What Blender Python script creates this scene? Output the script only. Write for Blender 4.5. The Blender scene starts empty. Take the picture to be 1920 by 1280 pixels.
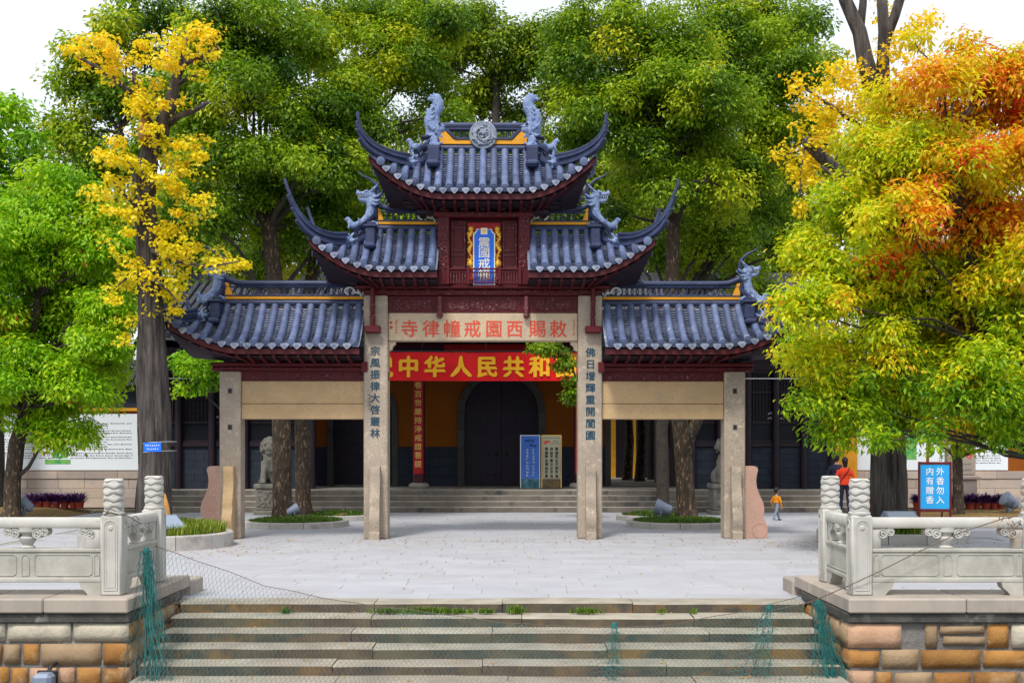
import bpy, bmesh, math, random
import numpy as np
from mathutils import Vector, Matrix, noise

R = math.radians
C = bpy.context.scene.collection
SC = bpy.context.scene
rnd = random.Random(7)

# ------------------------------------------------------------------ camera, sky, sun, exposure
F = 2200.0            # focal length in photograph pixels (1920 wide)
HC = 1.85             # eye height above the plaza
cd = bpy.data.cameras.new('camera')
cam = bpy.data.objects.new('camera', cd)
C.objects.link(cam)
cam.location = (0, 0, HC)
cam.rotation_euler = (R(90), 0, 0)
cd.sensor_width = 36.0
cd.lens = 36.0 * F / 1920.0
cd.shift_y = 200.0 / 1920.0
cd.clip_start = 0.1
cd.clip_end = 3000
SC.camera = cam

SUN_EL, SUN_AZ = R(56), R(200)      # azimuth measured clockwise from +Y: behind the camera, a little to the left
w = bpy.data.worlds.new('World'); SC.world = w; w.use_nodes = True
nt = w.node_tree; nt.nodes.clear()
out = nt.nodes.new('ShaderNodeOutputWorld')
sky = nt.nodes.new('ShaderNodeTexSky'); sky.sky_type = 'NISHITA'; sky.sun_disc = False
sky.sun_elevation = SUN_EL; sky.sun_rotation = SUN_AZ; sky.air_density = 1.0; sky.dust_density = 3.0
b1 = nt.nodes.new('ShaderNodeBackground'); b1.inputs['Strength'].default_value = 0.06
nt.links.new(sky.outputs[0], b1.inputs['Color'])
tc = nt.nodes.new('ShaderNodeTexCoord')
ns = nt.nodes.new('ShaderNodeTexNoise'); ns.inputs['Scale'].default_value = 2.2; ns.inputs['Detail'].default_value = 5
nt.links.new(tc.outputs['Generated'], ns.inputs['Vector'])
cr = nt.nodes.new('ShaderNodeValToRGB')       # the cloud deck: bright, almost even
cr.color_ramp.elements[0].position = 0.35; cr.color_ramp.elements[0].color = (0.86, 0.89, 0.94, 1)
cr.color_ramp.elements[1].position = 0.65; cr.color_ramp.elements[1].color = (1.0, 1.0, 1.0, 1)
nt.links.new(ns.outputs['Fac'], cr.inputs['Fac'])
b2 = nt.nodes.new('ShaderNodeBackground'); b2.inputs['Strength'].default_value = 0.66
nt.links.new(cr.outputs['Color'], b2.inputs['Color'])
ad = nt.nodes.new('ShaderNodeAddShader')
nt.links.new(b1.outputs[0], ad.inputs[0]); nt.links.new(b2.outputs[0], ad.inputs[1])
nt.links.new(ad.outputs[0], out.inputs['Surface'])

sd = bpy.data.lights.new('sun', 'SUN'); sun = bpy.data.objects.new('sun', sd); C.objects.link(sun)
sd.energy = 2.3; sd.angle = R(10); sd.color = (1.0, 0.95, 0.88)
sv = Vector((math.sin(SUN_AZ) * math.cos(SUN_EL), math.cos(SUN_AZ) * math.cos(SUN_EL), math.sin(SUN_EL)))
sun.rotation_euler = sv.to_track_quat('Z', 'Y').to_euler()
sun.location = (-10, -20, 40)
SC.view_settings.view_transform = 'Standard'; SC.view_settings.look = 'None'
SC.view_settings.gamma = 1.0; SC.view_settings.use_curve_mapping = False
SC.view_settings.exposure = 0.5
SC.cycles.max_bounces = 8; SC.cycles.diffuse_bounces = 4; SC.cycles.transmission_bounces = 4
SC.cycles.glossy_bounces = 2; SC.cycles.transparent_max_bounces = 4

# ------------------------------------------------------------------ helpers
def P(px, py, d):
    """a measured point of the photograph at distance d, in metres"""
    return Vector(((px - 960) * d / F, d, HC + (840 - py) * d / F))

class MB:
    """collects faces, then links them as one mesh object"""
    def __init__(s): s.v = []; s.f = []; s.m = []; s.M = None
    def add(s, vs, fs, mi=0):
        o = len(s.v)
        if s.M is not None: vs = [s.M @ Vector(p) for p in vs]
        s.v.extend([tuple(p) for p in vs])
        for f in fs: s.f.append(tuple(i + o for i in f)); s.m.append(mi)
        return s
    def box(s, x0, x1, y0, y1, z0, z1, mi=0):
        return s.add([(x0,y0,z0),(x1,y0,z0),(x1,y1,z0),(x0,y1,z0),(x0,y0,z1),(x1,y0,z1),(x1,y1,z1),(x0,y1,z1)],
                     [(0,3,2,1),(4,5,6,7),(0,1,5,4),(1,2,6,5),(2,3,7,6),(3,0,4,7)], mi)
    def cbox(s, x0, x1, y0, y1, z0, z1, c=0.012, mi=0):
        """box with chamfered edges"""
        vs = []; idx = {}
        for sx in (0,1):
            for sy in (0,1):
                for sz in (0,1):
                    X=(x0,x1)[sx]; Y=(y0,y1)[sy]; Z=(z0,z1)[sz]
                    dx=c*(1-2*sx); dy=c*(1-2*sy); dz=c*(1-2*sz)
                    for a,p in enumerate(((X,Y+dy,Z+dz),(X+dx,Y,Z+dz),(X+dx,Y+dy,Z))):
                        idx[sx,sy,sz,a]=len(vs); vs.append(p)
        fs=[]
        def q(*k): fs.append(tuple(idx[i] for i in k))
        q((0,0,0,0),(0,0,1,0),(0,1,1,0),(0,1,0,0)); q((1,0,0,0),(1,1,0,0),(1,1,1,0),(1,0,1,0))
        q((0,0,0,1),(1,0,0,1),(1,0,1,1),(0,0,1,1)); q((0,1,0,1),(0,1,1,1),(1,1,1,1),(1,1,0,1))
        q((0,0,0,2),(0,1,0,2),(1,1,0,2),(1,0,0,2)); q((0,0,1,2),(1,0,1,2),(1,1,1,2),(0,1,1,2))
        for sx in (0,1):
            for sy in (0,1): q((sx,sy,0,0),(sx,sy,0,1),(sx,sy,1,1),(sx,sy,1,0))
            for sz in (0,1): q((sx,0,sz,0),(sx,0,sz,2),(sx,1,sz,2),(sx,1,sz,0))
        for sy in (0,1):
            for sz in (0,1): q((0,sy,sz,1),(0,sy,sz,2),(1,sy,sz,2),(1,sy,sz,1))
        for sx in (0,1):
            for sy in (0,1):
                for sz in (0,1): q((sx,sy,sz,0),(sx,sy,sz,1),(sx,sy,sz,2))
        return s.add(vs, fs, mi)
    def tube(s, path, rad, n=8, cap=True, flat=1.0, up=None, mi=0):
        """swept round section; rad a number or one per point; flat squeezes the section along its second axis"""
        path=[Vector(p) for p in path]; k=len(path)
        if not hasattr(rad,'__len__'): rad=[rad]*k
        vs=[]; fs=[]
        u = Vector(up) if up else None
        prev=None
        for i,p in enumerate(path):
            t=(path[min(i+1,k-1)]-path[max(i-1,0)])
            if t.length<1e-9: t=Vector((0,0,1))
            t.normalize()
            ref = u if u else (prev if prev else (Vector((0,0,1)) if abs(t.z)<.9 else Vector((1,0,0))))
            a=(ref - t*ref.dot(t))
            if a.length<1e-6: a=Vector((1,0,0))-t*t.x
            if a.length<1e-6: a=Vector((0,1,0))-t*t.y
            a.normalize(); prev=a; b=t.cross(a)
            for j in range(n):
                an=2*math.pi*j/n
                vs.append(p+a*math.cos(an)*rad[i]+b*math.sin(an)*rad[i]*flat)
        for i in range(k-1):
            for j in range(n):
                j2=(j+1)%n
                fs.append((i*n+j,i*n+j2,(i+1)*n+j2,(i+1)*n+j))
        if cap:
            fs.append(tuple(range(n-1,-1,-1))); fs.append(tuple(range((k-1)*n,k*n)))
        return s.add(vs,fs,mi)
    def rsweep(s, path, w, h, side=None, mi=0):
        """swept rectangular section w wide (sideways) and h high; w,h numbers or lists; side = fixed sideways direction"""
        path=[Vector(p) for p in path]; k=len(path)
        if not hasattr(w,'__len__'): w=[w]*k
        if not hasattr(h,'__len__'): h=[h]*k
        vs=[];fs=[]
        for i,p in enumerate(path):
            t=(path[min(i+1,k-1)]-path[max(i-1,0)]).normalized()
            sd_=Vector(side) if side else t.cross(Vector((0,0,1)))
            sd_=(sd_-t*sd_.dot(t)).normalized(); n_=sd_.cross(t).normalized()
            for a,b in ((-1,-1),(1,-1),(1,1),(-1,1)): vs.append(p+sd_*a*w[i]/2+n_*b*h[i]/2)
        for i in range(k-1):
            for j in range(4):
                j2=(j+1)%4; fs.append((i*4+j,i*4+j2,(i+1)*4+j2,(i+1)*4+j))
        fs.append((3,2,1,0)); fs.append(tuple(range((k-1)*4,k*4)))
        return s.add(vs,fs,mi)
    def lathe(s, prof, n=16, c=(0,0,0), mi=0):
        vs=[];fs=[];k=len(prof)
        for r_,z in prof:
            for j in range(n):
                a=2*math.pi*j/n; vs.append((c[0]+r_*math.cos(a),c[1]+r_*math.sin(a),c[2]+z))
        for i in range(k-1):
            for j in range(n):
                j2=(j+1)%n; fs.append((i*n+j,i*n+j2,(i+1)*n+j2,(i+1)*n+j))
        fs.append(tuple(range(n-1,-1,-1))); fs.append(tuple(range((k-1)*n,k*n)))
        return s.add(vs,fs,mi)
    def prism(s, poly, d0, d1, axis='y', mi=0):
        """poly of 2-D points extruded between d0 and d1 along axis; 'y': poly is (x,z), 'x': (y,z), 'z': (x,y)"""
        n=len(poly)
        def pt(p,d):
            return (p[0],d,p[1]) if axis=='y' else ((d,p[0],p[1]) if axis=='x' else (p[0],p[1],d))
        vs=[pt(p,d0) for p in poly]+[pt(p,d1) for p in poly]
        fs=[tuple(range(n)),tuple(range(2*n-1,n-1,-1))]
        for i in range(n):
            j=(i+1)%n; fs.append((i,i+n,j+n,j))
        return s.add(vs,fs,mi)
    def ell(s, c, r, n=10, m=7, rot=None, mi=0):
        if not hasattr(r,'__len__'): r=(r,r,r)
        vs=[];fs=[]
        q=rot if rot else Matrix.Identity(3)
        c=Vector(c)
        for i in range(m+1):
            th=math.pi*i/m
            if i in (0,m):
                vs.append(c+q@Vector((0,0,r[2]*math.cos(th)))); continue
            for j in range(n):
                a=2*math.pi*j/n
                vs.append(c+q@Vector((r[0]*math.sin(th)*math.cos(a),r[1]*math.sin(th)*math.sin(a),r[2]*math.cos(th))))
        def ix(i,j):
            if i==0: return 0
            if i==m: return 1+(m-1)*n
            return 1+(i-1)*n+j%n
        for i in range(m):
            for j in range(n):
                if i==0: fs.append((0,ix(1,j),ix(1,j+1)))
                elif i==m-1: fs.append((ix(i,j),ix(m,0),ix(i,j+1)))
                else: fs.append((ix(i,j),ix(i+1,j),ix(i+1,j+1),ix(i,j+1)))
        return s.add(vs,fs,mi)
    def mesh(s, name):
        me=bpy.data.meshes.new(name); me.from_pydata(s.v,[],s.f)
        return me
    def build(s, name, mat, parent=None, smooth=False, auto=None, **kw):
        me=s.mesh(name)
        mats = mat if isinstance(mat,(list,tuple)) else [mat]
        for m_ in mats: me.materials.append(m_)
        if len(mats)>1: me.polygons.foreach_set('material_index', s.m)
        bm=bmesh.new(); bm.from_mesh(me); bmesh.ops.recalc_face_normals(bm,faces=bm.faces[:]); bm.to_mesh(me); bm.free()
        if smooth: me.polygons.foreach_set('use_smooth',[True]*len(me.polygons))
        if auto is not None: me.set_sharp_from_angle(angle=R(auto))
        return link(name, me, parent, **kw)

def link(name, me, parent=None, loc=None, rz=None, kind=None, label=None):
    o=bpy.data.objects.new(name, me); C.objects.link(o)
    if parent is not None: o.parent=parent
    if loc is not None: o.location=loc
    if rz is not None: o.rotation_euler=(0,0,rz)
    if kind: o['kind']=kind
    if label: o['label']=label
    return o

def thing(name, label, cat, loc=(0,0,0), rz=0, group=None):
    o=bpy.data.objects.new(name,None); C.objects.link(o); o.location=loc; o.rotation_euler=(0,0,rz)
    o.empty_display_size=.2
    o['label']=label; o['category']=cat
    if group: o['group']=group
    return o
def tag(o,label,cat,group=None):
    o['label']=label; o['category']=cat
    if group: o['group']=group
    return o
def copy_thing(root, loc, rz=0, label=None):
    kids={}
    for o in bpy.data.objects:
        if o.parent: kids.setdefault(o.parent.name,[]).append(o)
    def rec(o,par):
        c=o.copy(); C.objects.link(c)
        if par is not None: c.parent=par
        for k in kids.get(o.name,[]): rec(k,c)
        return c
    r_=rec(root,None); r_.location=loc; r_.rotation_euler=(0,0,rz)
    if label: r_['label']=label
    return r_

def fuse(mb, voxel, smooth=4, fac=.5):
    """melt overlapping shapes into one continuous skin; returns a mesh"""
    me=mb.mesh('fused')
    o=bpy.data.objects.new('fuse_source',me); C.objects.link(o)
    m=o.modifiers.new('r','REMESH'); m.mode='VOXEL'; m.voxel_size=voxel
    if smooth:
        q=o.modifiers.new('s','SMOOTH'); q.iterations=smooth; q.factor=fac
    dg=bpy.context.evaluated_depsgraph_get()
    res=bpy.data.meshes.new_from_object(o.evaluated_get(dg))
    bpy.data.objects.remove(o); bpy.data.meshes.remove(me)
    res.polygons.foreach_set('use_smooth',[True]*len(res.polygons))
    return res
def fbuild(mb, name, mat, parent=None, voxel=.02, smooth=4, fac=.5, **kw):
    me=fuse(mb,voxel,smooth,fac); me.name=name
    for m_ in (mat if isinstance(mat,list) else [mat]): me.materials.append(m_)
    return link(name,me,parent,**kw)

# ---- lettering: one flat mesh made from glyph outlines of the built-in typeface
_gl={}
def glyph(ch, off):
    if (ch,off) in _gl: return _gl[ch,off]
    cu=bpy.data.curves.new('g','FONT'); cu.body=ch; cu.offset=off; cu.resolution_u=2
    o=bpy.data.objects.new('g',cu)
    me=bpy.data.meshes.new_from_object(o)
    vs=[tuple(v.co) for v in me.vertices]; fs=[tuple(p.vertices) for p in me.polygons]
    bpy.data.objects.remove(o); bpy.data.curves.remove(cu); bpy.data.meshes.remove(me)
    _gl[ch,off]=(vs,fs); return vs,fs
def letters(mb, items, off=0.0, brush=0.0, seed=0, bold=None):
    """items: (char, x, z, width, height, y); characters centred at (x, z) on a vertical sheet at depth y, facing -y"""
    bo=off*1.1
    items=[(ch,x+dx*bo*wd,z+dz*bo*ht,wd,ht,y-.0006*n_,k_) for k_,(ch,x,z,wd,ht,y) in enumerate(items) for n_,(dx,dz) in enumerate(((-1,-.6),(1,-.6),(0,1)) if off else ((0,0),))]
    for (ch,x,z,wd,ht,y,k) in items:
        vs,fs=glyph(ch,0.0)
        if not vs: continue
        o=[]
        for (a,b,_) in vs:
            a-=.5; b-=.38
            if brush:
                nv=noise.noise_vector(Vector((a*3.1+k*7.3+seed,b*3.1,k*1.7)))
                nv2=noise.noise_vector(Vector((a*9+k*3.3+seed,b*9,k*2.7)))
                a+=brush*nv.x+brush*.5*nv2.x; b+=brush*nv.y+brush*.5*nv2.y - .06*a*brush*10
            o.append((x+a*wd,y,z+b*ht))
        mb.add(o,fs)
    return mb
def scribble(mb, x, z, wd, ht, y, r_, n=6, th=.12):
    """a small character too small to read: a few strokes"""
    for _ in range(n):
        if r_.random()<.55:
            a=x+(r_.random()-.5)*wd*.5; b=z+(r_.random()-.5)*ht*.9; l=wd*r_.uniform(.3,.5)
            mb.add([(a-l/2,y,b),(a+l/2,y,b),(a+l/2,y,b+ht*th),(a-l/2,y,b+ht*th)],[(0,1,2,3)])
        else:
            a=x+(r_.random()-.5)*wd*.8; b=z+(r_.random()-.5)*ht*.4; l=ht*r_.uniform(.3,.55)
            mb.add([(a,y,b-l/2),(a+wd*th,y,b-l/2),(a+wd*th,y,b+l/2),(a,y,b+l/2)],[(0,1,2,3)])

# ------------------------------------------------------------------ materials
def mat(name, c1, c2=None, scale=3.0, rough=.75, bump=.15, bscale=40, spec=.3, c3=None, c3scale=.8, thr=(.5,.68),
        var=0.0, stretch=None, bdist=.02, speck=None, c4=None, c4scale=2.0, thr4=(.55,.65), metal=0.0, coat=0.0):
    m=bpy.data.materials.new(name); m.use_nodes=True; t=m.node_tree; t.nodes.clear()
    N=t.nodes.new; L=t.links.new
    o=N('ShaderNodeOutputMaterial'); b=N('ShaderNodeBsdfPrincipled'); L(b.outputs[0],o.inputs[0])
    b.inputs['Roughness'].default_value=rough; b.inputs['Specular IOR Level'].default_value=spec
    b.inputs['Metallic'].default_value=metal
    if coat: b.inputs['Coat Weight'].default_value=coat; b.inputs['Coat Roughness'].default_value=.25
    g=N('ShaderNodeNewGeometry'); vec=g.outputs['Position']
    oi=N('ShaderNodeObjectInfo')
    if stretch:
        mp=N('ShaderNodeMapping'); mp.inputs['Scale'].default_value=stretch; L(vec,mp.inputs['Vector']); vec=mp.outputs[0]
    def nz(s_,d=5,r_=.6):
        n=N('ShaderNodeTexNoise'); n.inputs['Scale'].default_value=s_; n.inputs['Detail'].default_value=d; n.inputs['Roughness'].default_value=r_
        L(vec,n.inputs['Vector']); return n
    def mix(fac,a,bc,typ='MIX'):
        x=N('ShaderNodeMix'); x.data_type='RGBA'; x.blend_type=typ
        if hasattr(fac,'is_linked'): L(fac,x.inputs[0])
        else: x.inputs[0].default_value=fac
        for s_,i in ((a,6),(bc,7)):
            if hasattr(s_,'is_linked'): L(s_,x.inputs[i])
            else: x.inputs[i].default_value=(*s_,1)
        return x.outputs[2]
    def ramp(src,lo,hi):
        r_=N('ShaderNodeMapRange'); r_.inputs[1].default_value=lo; r_.inputs[2].default_value=hi; L(src,r_.inputs[0]); r_.clamp=True; return r_.outputs[0]
    col=c1
    if c2: col=mix(ramp(nz(scale).outputs['Fac'],.35,.65),c1,c2)
    if speck: col=mix(ramp(nz(speck[1],2,.5).outputs['Fac'],.54,.66),col,speck[0])
    if c3: col=mix(ramp(nz(c3scale,8,.68).outputs['Fac'],*thr),col,c3)
    if c4: col=mix(ramp(nz(c4scale,8,.7).outputs['Fac'],*thr4),col,c4)
    if var:
        r_=N('ShaderNodeMapRange'); r_.inputs[3].default_value=1-var; r_.inputs[4].default_value=1+var; L(oi.outputs['Random'],r_.inputs[0])
        cm=N('ShaderNodeCombineColor')
        for i in range(3): L(r_.outputs[0],cm.inputs[i])
        col=mix(1.0,col if hasattr(col,'is_linked') else col,cm.outputs[0],'MULTIPLY')
    if hasattr(col,'is_linked'): L(col,b.inputs['Base Color'])
    else: b.inputs['Base Color'].default_value=(*col,1)
    if bump:
        bn=N('ShaderNodeBump'); bn.inputs['Strength'].default_value=bump; bn.inputs['Distance'].default_value=bdist
        L(nz(bscale,6,.65).outputs['Fac'],bn.inputs['Height']); L(bn.outputs[0],b.inputs['Normal'])
    return m

def leaf_mat(name, stops, trans=.35, rough=.42):
    """stops: (pos, colour); position comes from the 'tint' value stored on every leaf"""
    m=bpy.data.materials.new(name); m.use_nodes=True; t=m.node_tree; t.nodes.clear(); N=t.nodes.new; L=t.links.new
    o=N('ShaderNodeOutputMaterial'); b=N('ShaderNodeBsdfPrincipled'); b.inputs['Roughness'].default_value=rough
    b.inputs['Specular IOR Level'].default_value=.35
    a=N('ShaderNodeAttribute'); a.attribute_name='tint'
    r_=N('ShaderNodeValToRGB'); e=r_.color_ramp.elements
    while len(e)>1: e.remove(e[-1])
    e[0].position=stops[0][0]; e[0].color=(*stops[0][1],1)
    for p,c in stops[1:]:
        k=e.new(p); k.color=(*c,1)
    L(a.outputs['Fac'],r_.inputs['Fac']); L(r_.outputs[0],b.inputs['Base Color'])
    tr=N('ShaderNodeBsdfTranslucent'); L(r_.outputs[0],tr.inputs['Color'])
    mx=N('ShaderNodeMixShader'); mx.inputs[0].default_value=trans
    L(b.outputs[0],mx.inputs[1]); L(tr.outputs[0],mx.inputs[2]); L(mx.outputs[0],o.inputs[0])
    return m

M={}
M['tile']=mat('roof_tile_glazed',(.06,.083,.17),(.105,.14,.255),scale=5,rough=.55,bump=.25,bscale=60,spec=.45,c3=(.30,.34,.42),c3scale=6,thr=(.58,.74),var=.28)
M['pan']=mat('pan_tile_clay',(.10,.12,.19),(.20,.23,.31),scale=9,rough=.6,bump=.2,c3=(.36,.38,.42),c3scale=6,thr=(.55,.72),var=.18)
M['ridge']=mat('ridge_plaster',(.018,.026,.07),(.035,.05,.115),scale=4,rough=.45,bump=.2,bscale=30,spec=.35,c3=(.2,.23,.3),c3scale=8,thr=(.69,.76))
M['dragon']=mat('ornament_plaster',(.15,.22,.42),(.26,.34,.54),scale=9,rough=.6,bump=.7,bscale=55,bdist=.03,c3=(.6,.64,.7),c3scale=14,thr=(.62,.72),c4=(.03,.05,.12),c4scale=26,thr4=(.53,.62))
M['medal']=mat('medallion_plaster',(.16,.19,.26),(.3,.34,.41),scale=14,rough=.7,bump=.5,bscale=60,c4=(.04,.05,.08),c4scale=18,thr4=(.62,.7))
M['white']=mat('white_plaster',(.7,.7,.68),(.55,.56,.56),scale=10)
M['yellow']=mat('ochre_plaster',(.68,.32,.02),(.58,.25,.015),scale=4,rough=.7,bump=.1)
M['redwood']=mat('lacquer_red_wood',(.075,.005,.009),(.11,.009,.013),scale=3,rough=.5,bump=.15,bscale=25,spec=.25,c3=(.05,.006,.012),c3scale=3)
M['fascia']=mat('fascia_red_paint',(.075,.006,.010),(.055,.005,.009),scale=2,rough=.55,bump=.1)
M['carve']=mat('carved_red_wood',(.09,.010,.016),(.14,.028,.036),scale=16,rough=.38,bump=.8,bscale=45,bdist=.03,spec=.45,c3=(.42,.32,.34),c3scale=22,thr=(.58,.68))
M['darkwood']=mat('dark_bracket_wood',(.014,.010,.020),(.024,.012,.018),scale=3,rough=.6,bump=.1)
M['pillar']=mat('pillar_granite',(.40,.335,.265),(.30,.25,.20),scale=2.2,rough=.85,bump=.6,bscale=45,bdist=.015,speck=((.235,.185,.14),42),c3=(.27,.23,.2),c3scale=1.1,thr=(.55,.75),c4=(.52,.43,.31),c4scale=9,thr4=(.56,.68))
M['slab']=mat('lintel_granite',(.50,.345,.185),(.42,.295,.16),scale=2.5,rough=.85,bump=.5,bscale=45,bdist=.015,speck=((.35,.255,.155),42),c3=(.33,.27,.2),c3scale=1.3,thr=(.55,.75))
M['lintel']=mat('inscribed_granite',(.52,.40,.27),(.44,.35,.25),scale=3,rough=.85,bump=.5,bscale=45,bdist=.015,speck=((.36,.29,.2),42),c3=(.3,.27,.22),c3scale=2.5,thr=(.58,.75))
M['pink']=mat('pink_granite',(.48,.27,.21),(.40,.24,.19),scale=3,rough=.75,bump=.35,bscale=120,bdist=.01,speck=((.62,.5,.42),90),c4=(.2,.12,.1),c4scale=90,thr4=(.6,.7))
M['inkblue']=mat('ink_blue_paint',(.012,.045,.075),(.02,.06,.09),rough=.7,bump=0)
M['inkred']=mat('vermilion_paint',(.62,.06,.03),(.52,.08,.05),scale=20,rough=.7,bump=0)
M['gold']=mat('gold_paint',(.85,.48,.03),(.7,.36,.02),scale=20,rough=.35,bump=.1,spec=.6,metal=.3)
M['goldflat']=mat('gold_letter_paint',(.95,.50,.02),rough=.6,bump=0)
M['goldpale']=mat('pale_gold_letter',(.75,.48,.14),rough=.6,bump=0)
M['plaque']=mat('plaque_blue',(.012,.15,.78),(.01,.13,.70),rough=.35,bump=0)
M['cream']=mat('cream_paint',(.82,.78,.62),rough=.6,bump=0)
M['banner']=mat('banner_red_cloth',(.78,.006,.010),(.68,.005,.010),scale=1.5,rough=.6,bump=.15,bscale=6)
M['board']=mat('couplet_red_board',(.34,.008,.012),rough=.5,bump=.05)
M['pave']=mat('paving_granite',(.375,.38,.41),(.33,.335,.36),scale=1.6,rough=.8,bump=.2,bscale=70,bdist=.006,speck=((.38,.39,.42),60),c3=(.31,.30,.285),c3scale=.55,thr=(.54,.8),var=.045)
M['joint']=mat('paving_joint',(.27,.26,.25),(.31,.30,.28),scale=6,rough=.95,bump=.2)
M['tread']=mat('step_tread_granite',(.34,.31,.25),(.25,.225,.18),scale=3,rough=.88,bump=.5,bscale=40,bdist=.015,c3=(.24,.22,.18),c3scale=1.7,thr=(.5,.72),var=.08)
M['riser']=mat('step_riser_dark',(.06,.054,.045),(.13,.10,.062),scale=2.2,rough=.9,bump=.6,bscale=30,bdist=.02,c3=(.21,.115,.035),c3scale=.8,thr=(.54,.66),c4=(.05,.05,.05),c4scale=2.5,thr4=(.52,.66))  # front faces coloured darker than the treads, with ochre and blackish patches
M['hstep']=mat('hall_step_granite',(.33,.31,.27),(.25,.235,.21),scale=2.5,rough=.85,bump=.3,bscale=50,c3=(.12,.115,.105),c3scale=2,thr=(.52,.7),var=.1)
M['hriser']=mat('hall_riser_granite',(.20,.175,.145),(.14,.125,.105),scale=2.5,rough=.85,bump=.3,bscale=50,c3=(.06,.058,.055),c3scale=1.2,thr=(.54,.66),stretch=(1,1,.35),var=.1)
M['marble']=mat('white_marble',(.49,.48,.445),(.40,.395,.365),scale=3,rough=.7,bump=.3,bscale=60,bdist=.008,c3=(.40,.385,.34),c3scale=2.0,thr=(.55,.75),c4=(.42,.24,.09),c4scale=1.7,thr4=(.60,.72))
M['marbleg']=mat('greyish_marble',(.43,.42,.375),(.33,.325,.285),scale=4,rough=.75,bump=.4,bscale=50,bdist=.01,c3=(.27,.26,.22),c3scale=2.6,thr=(.52,.7))
M['coping']=mat('coping_granite',(.37,.32,.27),(.29,.26,.225),scale=3,rough=.85,bump=.3,bscale=60,c3=(.24,.22,.19),c3scale=2.2,thr=(.55,.72),stretch=(1,1,.4),var=.08)
M['stain']=mat('black_algae_mortar',(.05,.05,.047),(.10,.095,.085),scale=5,rough=.95,bump=.7,bscale=20,bdist=.03,c3=(.24,.23,.2),c3scale=3,thr=(.56,.7))
M['mortar']=mat('wall_mortar',(.20,.19,.175),(.13,.125,.12),scale=4,rough=.95,bump=.7,bscale=18,bdist=.04,c3=(.36,.36,.36),c3scale=2.3,thr=(.55,.66),c4=(.05,.05,.05),c4scale=2.6,thr4=(.57,.68))
M['wstone1']=mat('ochre_wall_stone',(.33,.165,.045),(.23,.105,.03),scale=3.5,rough=.85,bump=.6,bscale=30,bdist=.02,c3=(.42,.27,.14),c3scale=3,thr=(.52,.68),var=.2)
M['wstone2']=mat('buff_wall_stone',(.33,.235,.14),(.26,.18,.105),scale=3.5,rough=.85,bump=.6,bscale=30,bdist=.02,c3=(.25,.2,.15),c3scale=3,thr=(.55,.7),var=.15)
M['wstone3']=mat('pale_wall_stone',(.50,.46,.36),(.42,.38,.30),scale=3,rough=.88,bump=.6,bscale=30,bdist=.02,c3=(.25,.23,.19),c3scale=2.5,thr=(.55,.7),var=.08)
M['wstone4']=mat('rosy_wall_stone',(.46,.29,.19),(.40,.24,.15),scale=4,rough=.88,bump=.6,bscale=30,bdist=.02,c3=(.28,.22,.17),c3scale=2.5,thr=(.55,.7),var=.1)
M['wallstone']=mat('boundary_wall_granite',(.42,.34,.29),(.36,.31,.275),scale=1.5,rough=.85,bump=.25,bscale=50,speck=((.3,.25,.22),60),c3=(.46,.37,.28),c3scale=.8,thr=(.5,.7),var=.14)
M['kerb']=mat('kerb_granite',(.44,.42,.39),(.35,.335,.315),scale=3,rough=.85,bump=.3,bscale=60,c3=(.22,.2,.17),c3scale=2.5,thr=(.56,.74),var=.12)
M['soil']=mat('soil',(.13,.075,.03),(.22,.135,.05),scale=6,rough=.95,bump=.8,bscale=25,bdist=.05,c3=(.35,.25,.06),c3scale=9,thr=(.52,.66))
M['lion']=mat('weathered_lion_stone',(.25,.235,.2),(.18,.17,.148),scale=5,rough=.9,bump=.6,bscale=40,bdist=.02,c3=(.09,.088,.08),c3scale=4,thr=(.52,.7))
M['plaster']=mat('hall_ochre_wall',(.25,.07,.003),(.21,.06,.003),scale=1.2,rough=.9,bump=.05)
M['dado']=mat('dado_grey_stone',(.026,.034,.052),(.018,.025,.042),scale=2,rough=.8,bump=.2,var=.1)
M['surround']=mat('arch_stone',(.085,.08,.08),(.065,.062,.066),scale=2.5,rough=.85,bump=.2,var=.06)
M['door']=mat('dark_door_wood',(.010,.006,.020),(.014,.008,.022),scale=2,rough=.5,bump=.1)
M['navy']=mat('navy_beam_paint',(.018,.017,.05),(.028,.024,.055),rough=.55,bump=.05)
M['column']=mat('column_lacquer',(.045,.006,.014),(.06,.008,.018),rough=.4,bump=.05)
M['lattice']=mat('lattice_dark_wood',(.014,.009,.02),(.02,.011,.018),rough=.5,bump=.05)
M['pane']=mat('window_glass',(.006,.007,.014),rough=.45,bump=0,spec=.2)
M['halltile']=mat('hall_grey_tile',(.045,.048,.06),(.07,.073,.085),scale=5,rough=.8,bump=.2,var=.15)
M['print']=mat('info_board_print',(.72,.77,.82),(.68,.74,.80),scale=.4,rough=.5,bump=0)
M['ink']=mat('grey_print_ink',(.10,.11,.13),rough=.6,bump=0)
M['greenprint']=mat('green_print',(.03,.30,.09),(.20,.45,.10),scale=6,rough=.5,bump=0)
M['sign']=mat('sign_blue',(.02,.40,.85),(.025,.37,.80),rough=.45,bump=0)
M['signwhite']=mat('sign_white_letter',(.85,.88,.9),rough=.5,bump=0)
M['frame']=mat('sign_frame_red',(.14,.012,.016),(.10,.01,.013),rough=.45,bump=.1)
M['lamp']=mat('lamp_grey_metal',(.22,.27,.36),(.17,.21,.29),scale=6,rough=.45,bump=.05,spec=.5,c3=(.1,.1,.12),c3scale=6,thr=(.62,.75))
M['lampglass']=mat('lamp_glass',(.30,.36,.46),rough=.12,bump=0,spec=.7)
M['dark']=mat('black_metal',(.02,.02,.022),rough=.6,bump=0)
M['pot']=mat('terracotta_plastic',(.40,.06,.03),(.33,.05,.03),rough=.6,bump=.05,var=.15)
M['net']=mat('net_green_twine',(.015,.115,.105),(.03,.17,.16),scale=4,rough=.7,bump=0)
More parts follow.
